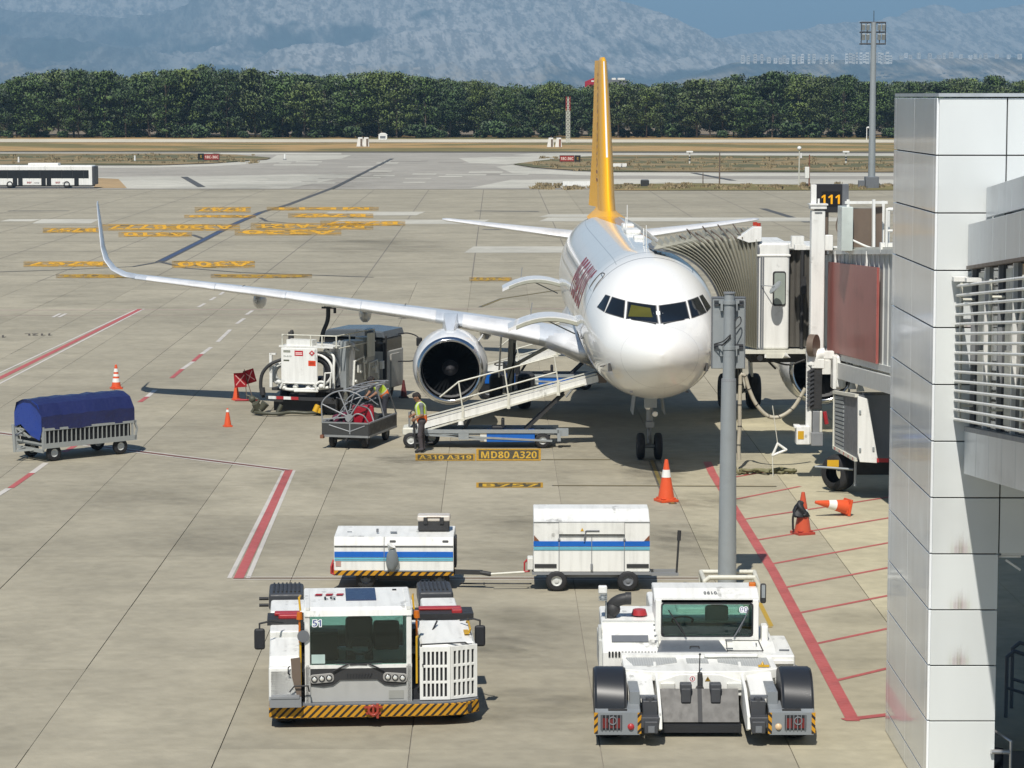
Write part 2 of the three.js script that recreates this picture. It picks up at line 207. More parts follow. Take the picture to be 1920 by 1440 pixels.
{
  const w = [], r = [], k = [], seg = (a, b, f, wd) => { const p = gnd(...a), q = gnd(...b); return stripe([p, q], wd, f === w ? 0.005 : 0.0055); };
  for (const [f, x0, y0, x1, y1] of [[w, 492, 566, 482, 573], [w, 474, 582, 462, 590], [w, 458, 597, 444, 607], [w, 432, 618, 408, 641], [w, 396, 651, 378, 664], [r, 378, 664, 362, 678], [w, 362, 678, 342, 692], [r, 342, 692, 322, 709], [w, 291, 731, 276, 744], [r, 276, 744, 262, 754], [r, 142, 835, 120, 848], [w, 86, 868, 60, 887], [r, 60, 887, 20, 915], [w, 16, 916, -10, 932], [w, 420, 547, 412, 553], [w, 404, 557, 394, 563], [w, 384, 569, 372, 576]]) f.push(seg([x0, y0], [x1, y1], f, 0.17));
  mark('dashed_line', w, PT.white); mark('dashed_line_red', r, PT.red);
  mark('lead_in_line', [stripe(RG([300, 491], [370, 456], [440, 420], [490, 398], [540, 384], [624, 352.5]), 0.62, 0.008), stripe(RG([624, 352.5], [735, 297]), 0.62, -0.02), stripe(RG([300, 491], [250, 500], [120, 506], [-60, 512]), 0.35, 0.009), stripe(RG([300, 491], [350, 503], [450, 511], [700, 520]), 0.35, 0.0095), stripe(RG([385, 449], [360, 440]), 0.4, 0.0085), stripe(RG([488, 408], [500, 415], [560, 420]), 0.35, 0.0085)], PT.black);
  mark('blue_line', [stripe(RG([303, 489], [370, 455.5], [440, 419.7], [488, 398.5]), 0.36, 0.012)], PT.bluegrey);
  mark('stop_line', [stripe(RG([1015, 862], [1145, 862]), 0.13, 0.005), stripe(RG([1035, 910.5], [1456, 912]), 0.13, 0.005), stripe(RG([900, 576], [940, 560], [1040, 545], [1090, 541]), 0.22, 0.005), stripe(RG([1222, 864], [1232, 890], [1246, 925], [1262, 945]), 0.2, 0.0065), stripe(RG([890, 395.5], [1010, 396.5]), 1.1, 0.005), stripe(RG([15, 395.5], [130, 395.5]), 1.0, 0.005), stripe(RG([1250, 438], [1345, 422]), 0.6, 0.005), stripe(RG([905, 430], [1030, 431]), 0.9, 0.005), stripe(RG([1430, 391], [1515, 417]), 0.7, 0.005), stripe(RG([1300, 324], [1375, 338]), 0.9, -0.02), stripe(RG([345, 331], [378, 350]), 0.9, -0.02), stripe(RG([747, 597], [797, 597.5]), 0.22, 0.005)], PT.black);
  mark('stop_line_core', [stripe(RG([1017, 862], [1143, 862]), 0.055, 0.009), stripe(RG([1038, 910.5], [1454, 912]), 0.055, 0.009), stripe(RG([903, 575], [942, 560], [1040, 545], [1088, 541]), 0.12, 0.009), stripe(RG([1222, 864], [1232, 890], [1246, 925], [1262, 945]), 0.1, 0.0105)], PT.olive);
}
// yellow stand markings: painted letters on the concrete
function decal(name, u0, v0, u1, v1, text, flip, o = {}) {
  const t = canvasTex(512, 128, (c, w, h) => {
    c.clearRect(0, 0, w, h); const R = rng(u0 + v0);
    c.fillStyle = o.bg ?? '#b58a1f'; if (flip && !o.nobg) { c.globalAlpha = 0.30; c.fillRect(0, 0, w, h); c.globalAlpha = 0.8; for (let i = 0; i < 70; i++) { c.fillStyle = R() < 0.72 ? '#d3a030' : '#6b5a2c'; c.fillRect(R() * w * 0.9, h * (0.05 + 0.85 * R()), 20 + R() * 90, 3 + R() * 7); } c.globalAlpha = 1; } else if (!o.nobg) { c.fillRect(0, 0, w, h); c.fillStyle = o.ink0 ?? '#4d4734'; c.fillRect(18, h * 0.12, w - 36, h * 0.76); }
    c.fillStyle = o.ink ?? '#c9a02c'; c.textAlign = 'center'; c.textBaseline = 'middle'; c.save(); c.translate(w / 2, h / 2); c.scale(flip ? -1 : 1, flip ? -1 : 1); c.font = 'bold 100px sans-serif'; const mw = c.measureText(text).width; c.scale((w - 60) / mw, 1.0); c.fillText(text, 0, 4); c.restore();
    c.globalCompositeOperation = 'destination-out'; for (let i = 0; i < (flip ? 420 : 330); i++) { c.globalAlpha = 0.25 + 0.6 * R(); c.fillRect(R() * w, R() * h, 2 + R() * 16, 1 + R() * 3); } c.globalAlpha = 1;
  });
  const a = gnd(u0, v1), b = gnd(u1, v1), c = gnd(u1, v0), d = gnd(u0, v0), y = o.y ?? 0.006, g = new THREE.BufferGeometry();
  g.setAttribute('position', new THREE.Float32BufferAttribute([a, b, c, a, c, d].flatMap(p => [p.x, y, p.z]), 3)); g.setAttribute('uv', new THREE.Float32BufferAttribute([0, 0, 1, 0, 1, 1, 0, 0, 1, 1, 0, 1], 2)); g.computeVertexNormals(); g.userData.keep = true;
  return struct(name, g, new THREE.MeshStandardMaterial({ map: t, transparent: true, roughness: 0.9 }));
}
decal('stand_marking', 893, 841.5, 1014, 864, 'MD80 A320', false); decal('stand_marking', 779, 851, 891, 864, 'A310 A319', false); decal('stand_marking', 893, 905, 1018, 914.5, 'B757', false);
for (const [a, b, c, d, t] of [[44, 490, 208, 501, 'B767'], [322, 489, 478, 503, 'A300'], [190, 420, 450, 433, 'A330 B777'], [222, 435, 360, 445, 'A310'], [470, 418, 700, 431, 'B757 A321'], [440, 430, 640, 442, 'A320'], [365, 388, 470, 399, 'B747'], [345, 403, 480, 409, 'A340'], [500, 388, 710, 395, 'MD11'], [540, 400, 700, 409, 'B767'], [600, 414, 760, 424, 'B737'], [80, 427, 190, 437, 'B757']]) decal('stand_marking', a, b, c, d, t, true, { bg: '#b5913c', ink0: '#a58c50', ink: '#dfa724', y: 0.0175 });
for (const [a, b, c, d] of [[105, 514, 250, 522], [395, 514, 585, 522], [880, 520, 960, 528]]) decal('stand_marking', a, b, c, d, 'IIIIII', true, { bg: '#8d7335', ink0: '#7d6c40', ink: '#b08c2a', y: 0.018 });
for (const [a, b, c, d, t] of [[42, 624, 104, 631, '112L'], [-30, 627, 16, 635, '112']]) decal('stand_marking', a, b, c, d, t, true, { nobg: true, ink: '#55504a', y: 0.005 });
for (const [a, b, c, d] of [[99, 588, 113, 595], [110, 588, 124, 595]]) mark('white_line', stripe(RG([a, d], [c, b]), 0.16, 0.006), PT.white);
mark('yellow_line', [stripe(RG([1424, 1130], [1446, 1174]), 0.09, 0.005), stripe(RG([1448, 1176], [1422, 1176]), 0.09, 0.0055)], PT.yellow);

// ---------- mountains ----------
function ridgeNoise(x, y, s) { let t = 0, a = 0.5, n = 0; for (let i = 0; i < 6; i++) { const v = 1 - abs(2 * vnoise(x, y, 4096, s + i) - 1); t += a * v * v; n += a; x *= 2.07; y *= 2.03; a *= 0.52; } return t / n; }
const RIDGES = [   // [distance, width towards us, skyline points (u, v)]
  { d: 11500, w: 2200, s: 1, p: [[-500, -60], [0, -40], [200, -60], [400, -20], [520, 20], [700, 60], [900, 110], [1200, 150], [1340, 73], [1400, 66], [1480, 58], [1560, 44], [1620, 41], [1680, 34], [1700, 20], [1740, 9], [1772, 14], [1800, 25], [1850, 18], [1890, 10], [1920, 8], [2000, 30], [2500, 60]] },
  { d: 9800, w: 2400, s: 2, p: [[-500, 10], [-100, 20], [0, 16], [40, 26], [120, 27], [180, 34], [240, 36], [310, 26], [360, 8], [400, -30], [480, -70], [600, -60], [720, -40], [860, -70], [960, -90], [1080, -40], [1130, -4], [1160, 2], [1240, 25], [1300, 55], [1340, 74], [1400, 100], [1500, 128], [1700, 150], [1960, 160], [2500, 165]] },
  { d: 8300, w: 1500, s: 3, p: [[-500, 80], [0, 70], [150, 78], [300, 100], [420, 122], [480, 124], [520, 104], [560, 84], [600, 80], [650, 88], [720, 72], [800, 56], [880, 62], [960, 80], [1020, 98], [1100, 120], [1200, 132], [1290, 108], [1340, 118], [1400, 140], [1600, 160], [2500, 165]] },
  { d: 6800, w: 900, s: 4, p: [[-500, 172], [1000, 172], [1250, 160], [1320, 138], [1370, 122], [1420, 118], [1500, 116], [1650, 117], [1760, 114], [1860, 112], [2000, 112], [2500, 120]] }];
{
  const MS = 1.5; RIDGES.forEach(r => { r.d *= MS; r.w *= MS; }); const NX = 680, NZ = 260, Z0 = 5200 * MS, Z1 = 12600 * MS, X0 = -0.36, X1 = 0.36, pos = [], col = [], idx = [];
  const tabs = RIDGES.map(r => table(r.p.map(([u, v]) => [u, at(u, v, r.d).y])));
  const H = new Float32Array((NX + 1) * (NZ + 1));
  for (let j = 0; j <= NZ; j++) for (let i = 0; i <= NX; i++) {
    const d = lerp(Z0, Z1, j / NZ), x = lerp(X0, X1, i / NX) * d, q = x / MS, e = d / MS; let y = -20;
    RIDGES.forEach((r, k) => {
      const u = 960 + FOCAL * x / r.d * 1.0, hgt = tabs[k](u)[0], w = (1 - 0.35 * ridgeNoise(q / 900 + 7 * k, e / 2600, 60 + k)) * r.w, t = (d - r.d) / (d < r.d ? w : 900 * MS);
      const n = ridgeNoise(q / 420 + e / 2400, e / 900, 10 + 7 * k) - 0.45, f = pow(max(0, 1 - abs(t)), 1.25), a = f * (hgt + 10);
      y = max(y, a + MS * n * (k === 3 ? 10 : 120) * sstep(0, 0.25, abs(t)) * sstep(0, 0.3, f) + (k < 3 ? (ridgeNoise(q / 95 + e / 500, e / 180, 90 + k) - 0.5) * 34 : 0));
    });
    H[j * (NX + 1) + i] = y; pos.push(x, y, -d);
  }
  for (let j = 0; j <= NZ; j++) for (let i = 0; i <= NX; i++) {
    const q = j * (NX + 1) + i, D = lerp(Z0, Z1, j / NZ), d = D / MS, x = pos[q * 3] / MS, y = H[q] / MS, sx = abs((H[min(q + 1, H.length - 1)] - H[max(0, q - 1)]) / (2 * 0.72 / NX * D)), sz = abs((H[min(q + NX + 1, H.length - 1)] - H[max(0, q - NX - 1)]) / (2 * (Z1 - Z0) / NZ)), slope = max(sx, sz);
    const n = fbm(x / 260 + 50, d / 420 + y / 90 + 50, 4096, 5, 200), m = fbm(x / 60 + 9, d / 160 + y / 30, 4096, 3, 300), h = clamp(y / 260, 0, 1);
    const gl = ridgeNoise(x / 46 + 0.012 * y, y / 85 + d / 900, 410), g2 = ridgeNoise(x / 420 + y / 520, y / 330 + d / 2600, 430); const n2 = fbm(x / 620 + 20, y / 210 + d / 1900 + 20, 4096, 3, 220); let rock = sstep(0.53, 0.66, n * 0.30 + n2 * 0.46 + m * 0.14 + gl * 0.10 + g2 * 0.30 - 0.05 + 0.42 * (h - 0.5) + 0.05 * slope) * (0.60 + 0.55 * gl); { const u = 960 + FOCAL * x / 8300; if (d < 8700 && u > 450 && u < 1010) rock = max(rock, 0.75 * sstep(450, 540, u) * sstep(0.15, 0.45, m)); } if (d < 10400) rock *= lerp(0.35, 1, sstep(-1150, -850, x)); else if (x < -900) rock = max(rock, 0.65 * m + 0.2);  // g2 lowers rock in valleys, gully shading put into the colour
    const dry = d < 7600 ? sstep(0.35, 0.6, m) : 0;
    col.push(lerp(lerp(0.022, 0.325, rock), 0.24, dry * 0.7), lerp(lerp(0.034, 0.31, rock), 0.20, dry * 0.7), lerp(lerp(0.032, 0.285, rock), 0.14, dry * 0.7));
    if (i < NX && j < NZ) idx.push(q, q + 1, q + NX + 1, q + 1, q + NX + 2, q + NX + 1);
  }
  const g = new THREE.BufferGeometry(); g.setAttribute('position', new THREE.Float32BufferAttribute(pos, 3)); g.setAttribute('color', new THREE.Float32BufferAttribute(col, 3)); g.setIndex(idx); g.computeVertexNormals();
  { const uv = []; for (let i = 0; i < pos.length; i += 3) uv.push(pos[i] / 330 + pos[i + 1] / 700, pos[i + 1] / 230 + pos[i + 2] / 2400); g.setAttribute('uv', new THREE.Float32BufferAttribute(uv, 2)); }
  const o = new THREE.Mesh(g, mat(1.6, 1.6, 1.6, 1, { vertexColors: true, map: tex(1024, (u, v) => { const s = fbm(u * 12, v * 12, 12, 5, 500), w = fbm(u * 40, v * 40, 40, 3, 540); return clamp(0.42 + 0.58 * sstep(0.38, 0.62, 0.6 * s + 0.4 * w), 0, 1); }) })); o.name = 'mountains'; o.userData.kind = 'structure'; o.receiveShadow = true; scene.add(o);
}
// far town on the plateau
{
  const R = rng(314), wall = [mat(0.74, 0.72, 0.66, 0.9), mat(0.62, 0.58, 0.52, 0.9), mat(0.82, 0.82, 0.8, 0.9)], pane = mat(0.10, 0.12, 0.15, 0.5);
  const spots = []; let u = 1392; while (u < 1570) { spots.push([u, 118 + R() * 2, 9 + R() * 10 | 0]); u += 5 + R() * 9; } u = 1588; while (u < 1672) { spots.push([u, 117 + R() * 3, 14 + R() * 9 | 0]); u += 4.5 + R() * 4; } u = 1690; while (u < 1920) { spots.push([u, 108 + R() * 3, 6 + R() * 5 | 0]); u += 7 + R() * 16; }
  for (const [u, v, h] of spots) {
    const p = at(u, v, 9700 + R() * 160), H = h * 1.9 + 2, w = 8 + R() * 7, o = thing('apartment_block', u < 1580 ? 'pale apartment block in the loose far row left of the dense tower cluster' : u < 1680 ? 'pale apartment tower in the dense far cluster beside the floodlight mast' : 'low pale far block on the plateau above the silver pier', 'building', [p.x, p.y, p.z], R() * 0.6 - 0.3, u < 1580 ? 'loose row of far apartment blocks' : u < 1680 ? 'dense cluster of far towers' : 'low far blocks above the pier');
    part(o, 'wall', box(w, H, 12, 0, H / 2 - 1, 0), wall[R() * 3 | 0]);
    parts(o, 'window', [0, 1, 2].map(k => box(w * 0.72, H * 0.10, 0.2, 0, H * (0.25 + 0.25 * k), 6.02)), pane);
  }
}
// ---------- pine wood ----------
const leafMats = [[0.100, 0.172, 0.050], [0.140, 0.205, 0.058], [0.070, 0.125, 0.046], [0.17, 0.24, 0.065], [0.120, 0.175, 0.062], [0.085, 0.150, 0.044]].map(c => new THREE.MeshPhysicalMaterial({ color: new THREE.Color().setRGB(...c), roughness: 1, transmission: 0.15, thickness: 0, vertexColors: true, side: THREE.DoubleSide }));
const bark = dirty(0.13, 0.095, 0.07, 1);
function crownGeo(seed, h, rad, base, kind) {
  const R = rng(seed), pos = [], col = [], nor = [], clumps = [];
  const N = kind === 'bush' ? 34 : 70;
  for (let i = 0; i < N; i++) {
    const t = pow(R(), 0.8), y = base + (h - base) * t, prof = kind === 'bush' ? sqrt(max(0, 1 - pow(2 * t - 0.8, 2) * 0.6)) : (t < 0.35 ? lerp(0.55, 1, t / 0.35) : sqrt(max(0.02, 1 - pow((t - 0.35) / 0.68, 2)))), r = rad * prof * (0.45 + 0.6 * sqrt(R())), a = R() * 2 * PI;
    clumps.push([cos(a) * r, y, sin(a) * r, (0.85 + 0.9 * R()) * rad * 0.26, 0.70 + 0.52 * R()]);
  }
  const n0 = V(), q = new THREE.Quaternion(), e = new THREE.Euler(), c = V();
  for (const [x, y, z, s, tone] of clumps) {
    const M_ = kind === 'bush' ? 60 : 105;
    for (let k = 0; k < M_; k++) {
      const u = 2 * R() - 1, a = R() * 2 * PI, w = sqrt(1 - u * u), rr = s * (0.55 + 0.5 * R());
      c.set(x + cos(a) * w * rr * 1.25, y + u * rr * 0.62, z + sin(a) * w * rr * 1.25); n0.set(cos(a) * w + x / rad * 0.5, u * 0.9 + 0.35, sin(a) * w + z / rad * 0.5).normalize();
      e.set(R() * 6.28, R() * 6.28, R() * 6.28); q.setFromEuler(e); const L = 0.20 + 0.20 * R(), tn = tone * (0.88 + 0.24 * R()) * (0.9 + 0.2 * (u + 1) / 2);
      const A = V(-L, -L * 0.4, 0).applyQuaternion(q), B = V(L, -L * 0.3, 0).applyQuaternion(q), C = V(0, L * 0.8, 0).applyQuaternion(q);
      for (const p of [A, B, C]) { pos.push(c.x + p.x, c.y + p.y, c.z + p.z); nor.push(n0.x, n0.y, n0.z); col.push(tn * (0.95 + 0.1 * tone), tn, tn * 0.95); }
    }
  }
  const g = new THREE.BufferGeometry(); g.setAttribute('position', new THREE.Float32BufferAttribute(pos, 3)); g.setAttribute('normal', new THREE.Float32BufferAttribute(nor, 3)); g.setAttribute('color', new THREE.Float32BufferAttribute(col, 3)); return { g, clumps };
}
function trunkGeo(seed, h, clumps) { const R = rng(seed), g = []; let p = [0, -0.3, 0], r = 0.26; for (let i = 1; i <= 4; i++) { const q = [(R() - 0.5) * 0.7 + p[0], h * i * 0.22, (R() - 0.5) * 0.7 + p[2]], r2 = r * 0.82; g.push(rod(p, q, r, 7, r2)); p = q; r = r2; } clumps.slice(0, 12).forEach(c => { const b = [p[0] * 0.5, min(c[1] * 0.75, h * 0.7), p[2] * 0.5]; g.push(rod(b, [c[0] * 0.85, c[1], c[2] * 0.85], 0.10, 5, 0.03)); }); return g; }
{
  const R = rng(99), D0 = 672, protos = [];
  for (let i = 0; i < 7; i++) { const h = 15.5 + 2.6 * (i % 4) * 0.6, { g, clumps } = crownGeo(100 + i, h, 4.6 + 0.35 * (i % 3), i % 3 === 0 ? 2.2 : 4.2, 'pine'); protos.push([g, merge(trunkGeo(200 + i, h, clumps)), h]); }
  const topAt = table([[-200, 150], [0, 146], [60, 130], [110, 120], [200, 124], [260, 124], [380, 118], [450, 126], [600, 130], [680, 124], [740, 126], [800, 134], [960, 148], [1100, 150], [1200, 148], [1330, 138], [1420, 132], [1500, 128], [1560, 136], [1660, 146], [1750, 136], [1900, 138], [2200, 140]]);
  let x = -150; const firsts = [];
  const secs = [[90, 'above the front of the apron bus'], [230, 'above the rear of the apron bus'], [380, 'left of the red taxiway sign'], [520, 'above the red left taxiway sign'], [640, 'left of the two marker boards'], [760, 'behind the white hut and marker boards'], [920, 'between white hut and lattice mast'], [1060, 'just left of the lattice mast'], [1180, 'around the yellow tail fin'], [1300, 'just right of the yellow tail fin'], [1420, 'left of the bare poles, below the mountain saddle'], [1560, 'below the loose far apartment row'], [1680, 'around the floodlight mast'], [1800, 'above the left half of the silver pier'], [9999, 'above the right end of the silver pier']];
  const make = (x, d, i, rank) => {
    const u = 960 + FOCAL * x / d; if (u < -60 || u > 1980) return; const sec = secs.find(q => u < q[0])[1], top = at(u, topAt(u)[0] + (R() * R() * 26 - 3), d).y, k = i % 7, [g, tg, h] = protos[k], s = (top + 0.3) / (h + 1.9);
    const o = thing('pine_tree', rank + ' rank pine of the wood ' + sec, 'tree', [x, -0.3, -d], R() * 6.28, rank + ' rank pines ' + sec); { const v = 0.86 + 0.2 * R(); o.scale.set(s * (0.85 + 0.35 * R()), s * v, s * (0.85 + 0.35 * R())); };
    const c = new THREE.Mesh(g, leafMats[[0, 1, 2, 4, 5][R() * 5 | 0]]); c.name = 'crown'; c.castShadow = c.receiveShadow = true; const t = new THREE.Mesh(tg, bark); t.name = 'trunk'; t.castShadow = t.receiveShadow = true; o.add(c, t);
  };
  let i = 0;
  for (x = -142; x < 142; x += 4.6 + 2.6 * R()) make(x, D0 + 6 + R() * 9, i++, 'front');
  for (x = -145; x < 146; x += 5.4 + 2.4 * R()) make(x, D0 + 22 + R() * 8, i++, 'second');
  // the rest of the wood as one mass, and undergrowth at its foot
  const mass = (name, protosI, spots, m, lab) => { const im = new THREE.InstancedMesh(protosI, m, spots.length); spots.forEach(([x, y, z, s, sy], k) => { TMP.position.set(x, y, z); TMP.rotation.set(0, R() * 6.28, 0); TMP.scale.set(s, sy, s); TMP.updateMatrix(); im.setMatrixAt(k, TMP.matrix); const t = 0.8 + 0.4 * R(); im.setColorAt(k, new THREE.Color().setRGB(t, t, t)); }); im.name = name; im.userData = { kind: 'stuff', label: lab, category: 'trees' }; im.castShadow = im.receiveShadow = true; scene.add(im); return im; };
  const sp = [], sp2 = []; for (let r = 0; r < 4; r++) for (x = -160; x < 160; x += 5.5 + 2 * R()) { const d = D0 + 36 + r * 11 + R() * 6, u = 960 + FOCAL * x / d, top = at(u, topAt(u)[0] + R() * R() * 20, d).y, s = (top + 0.3) / ((r % 2 ? protos[1][2] : protos[3][2]) + 2.2); (r % 2 ? sp : sp2).push([x, -0.3, -d, s * (0.95 + 0.2 * R()), s]); }
  mass('forest', protos[1][0], sp, leafMats[0], 'dark green pine wood massed behind the front ranks of trees'); mass('forest', protos[3][0], sp2, leafMats[1], 'back rows of the pine wood beyond the runway');
  const bush = crownGeo(400, 3.4, 2.1, 0.2, 'bush').g, bs = []; for (x = -145; x < 145; x += 2.2 + 5 * R()) { const s = 0.5 + 0.9 * R() * R(); bs.push([x, -0.2, -(D0 + 3 + R() * 12), s * 1.1, s]); }
  mass('undergrowth', bush, bs, leafMats[2], 'low dark undergrowth along the foot of the pine wood');
  const cg = []; for (const u of [228, 420, 505, 540]) cg.push(u); cg.forEach((u, k) => { const p = gnd(u, 256.6), o = thing('bushy_tree', 'small round light green tree before the dark pines, ' + ['near the far left', 'in front of the tall pine clump', 'left one of a close pair', 'right one of a close pair'][k], 'tree', [p.x, -0.3, p.z], k, undefined); o.scale.setScalar([1.6, 2.2, 2.0, 1.7][k]); const c = new THREE.Mesh(bush, leafMats[3]); c.name = 'crown'; const t = new THREE.Mesh(merge([rod([0, -0.2, 0], [0.1, 1.6, 0], 0.12, 6, 0.07)]), bark); t.name = 'trunk'; o.add(c, t); });
  // dry tufts on the islands
  const tg = []; for (let k = 0; k < 22; k++) { const a = R() * 6.28, r = R() * 0.5; tg.push(put(new THREE.ConeGeometry(0.10, 0.45 + R() * 0.3, 3), cos(a) * r, 0.2, sin(a) * r, R() - 0.5, 0, R() - 0.5)); }
  const ts = []; for (let k = 0; k < 420; k++) { const left = R() < 0.3, u = left ? -40 + R() * 520 : 1000 + R() * 690, v = left ? 290 + R() * 17 : R() < 0.35 ? 346 + R() * 10 : 296 + R() * 24, p = gnd(u, v); ts.push([p.x, 0.04, p.z, 0.7 + R() * 0.9, 0.35 + R() * 0.5]); }
  const im = new THREE.InstancedMesh(merge(tg), new THREE.MeshStandardMaterial({ color: new THREE.Color().setRGB(0.27, 0.215, 0.12), roughness: 1 }), ts.length); ts.forEach(([x, y, z, s, sy], k) => { TMP.position.set(x, y, z); TMP.rotation.set(0, R() * 6, 0); TMP.scale.set(s, sy, s); TMP.updateMatrix(); im.setMatrixAt(k, TMP.matrix); }); im.name = 'dry_grass'; im.userData = { kind: 'stuff', label: 'dry tufted grass on the islands between the taxiways', category: 'grass' }; scene.add(im);
}
// ---------- airliner ----------
const PL = {
  skin: new THREE.MeshPhysicalMaterial({ color: new THREE.Color(0.90, 0.90, 0.885), roughness: 0.4, clearcoat: 0.8, clearcoatRoughness: 0.06, map: GRIME }),
  wing: new THREE.MeshPhysicalMaterial({ color: new THREE.Color(0.66, 0.70, 0.74), roughness: 0.35, metalness: 0.15, clearcoat: 0.3, map: GRIME }), slat: new THREE.MeshPhysicalMaterial({ color: new THREE.Color(0.86, 0.86, 0.85), roughness: 0.35, metalness: 0.1, clearcoat: 0.4, map: GRIME }),
  tail: new THREE.MeshPhysicalMaterial({ color: new THREE.Color(0.96, 0.48, 0.005), roughness: 0.5, clearcoat: 0.4, clearcoatRoughness: 0.15 }), tailtext: mat(0.30, 0.06, 0.02, 0.4), lip: mat(0.62, 0.63, 0.64, 0.22, { metalness: 1, roughnessMap: GRIT }),
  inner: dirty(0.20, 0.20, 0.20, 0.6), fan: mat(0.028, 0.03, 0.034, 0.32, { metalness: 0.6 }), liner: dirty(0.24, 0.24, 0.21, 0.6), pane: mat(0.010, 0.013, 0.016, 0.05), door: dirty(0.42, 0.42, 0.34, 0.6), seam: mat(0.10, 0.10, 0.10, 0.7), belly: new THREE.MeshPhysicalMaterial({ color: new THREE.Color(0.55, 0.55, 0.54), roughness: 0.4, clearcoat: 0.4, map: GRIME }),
};
const NOSE = at(1242, 664, 71.3), PLX = NOSE.x, PLZ = -71.3, PLYAW = 0.0142;
const plane = thing('airliner', 'white twin-engine airliner with yellow tail fin parked nose-in at the gate', 'airplane', [PLX, 0, PLZ], PLYAW);
// fuselage: top, bottom, half width and height of the widest line by distance from the nose; smooth
const FS = [[0, 3.47, 3.43, 0.02, 3.45], [0.06, 3.66, 3.22, 0.21, 3.44], [0.2, 3.80, 3.02, 0.42, 3.42], [0.5, 3.97, 2.76, 0.72, 3.40], [1.0, 4.16, 2.47, 1.06, 3.40], [1.5, 4.32, 2.27, 1.31, 3.42], [1.75, 4.43, 2.20, 1.41, 3.44], [2.0, 4.62, 2.14, 1.49, 3.46], [2.4, 4.90, 2.06, 1.59, 3.5], [2.8, 5.13, 1.99, 1.67, 3.55], [3.4, 5.42, 1.92, 1.77, 3.6], [4.2, 5.68, 1.85, 1.87, 3.7], [5.2, 5.84, 1.80, 1.94, 3.8], [6.4, 5.91, 1.78, 1.973, 3.85], [8, 5.92, 1.78, 1.975, 3.85], [22.5, 5.92, 1.78, 1.975, 3.85], [25, 5.92, 1.98, 1.95, 3.9], [27.5, 5.91, 2.45, 1.84, 4.1], [30, 5.87, 3.05, 1.60, 4.4], [32.5, 5.76, 3.66, 1.24, 4.7], [35, 5.58, 4.28, 0.80, 4.9], [36.6, 5.42, 4.66, 0.46, 5.0], [37.57, 5.26, 4.84, 0.2, 5.05]];
function fs(a) {   // monotone cubic through FS
  let i = 0; while (i < FS.length - 2 && FS[i + 1][0] < a) i++; a = clamp(a, 0, 37.57);
  const h = FS[i + 1][0] - FS[i][0], t = clamp((a - FS[i][0]) / h, 0, 1), out = [];
  for (let c = 1; c < 5; c++) {
    const dk = k => (FS[k + 1][c] - FS[k][c]) / (FS[k + 1][0] - FS[k][0]), sl = k => { if (k <= 0) return dk(0) * 1.0; if (k >= FS.length - 1) return dk(FS.length - 2); const p = dk(k - 1), q = dk(k); return p * q <= 0 ? 0 : 2 * p * q / (p + q); };
    const m0 = sl(i) * h, m1 = sl(i + 1) * h, t2 = t * t, t3 = t2 * t; out.push((2 * t3 - 3 * t2 + 1) * FS[i][c] + (t3 - 2 * t2 + t) * m0 + (-2 * t3 + 3 * t2) * FS[i + 1][c] + (t3 - t2) * m1);
  }
  return out;
}
function skinAt(a, th, off = 0) { const [t, b, w, m] = fs(a), c = cos(th), s = sin(th); const hh = s > 0 ? t - m : m - b; return [c * (w + off), m + s * (hh + off), -a]; }   // th: 0 = right of photo (port), 90 = top
function depthOn(x, y) { let lo = 0, hi = 12; const f = a => { const [t, b, w, m] = fs(a); return pow(x / w, 2) + pow((y - m) / (y > m ? t - m : m - b), 2) - 1; }; for (let i = 0; i < 48; i++) { const c = (lo + hi) / 2; if (f(c) > 0) lo = c; else hi = c; } return (lo + hi) / 2; }
function sideX(a, y, off = 0) { const [t, b, w, m] = fs(a); return (w + off) * sqrt(max(0, 1 - pow((y - m) / (y > m ? t - m : m - b), 2))); }
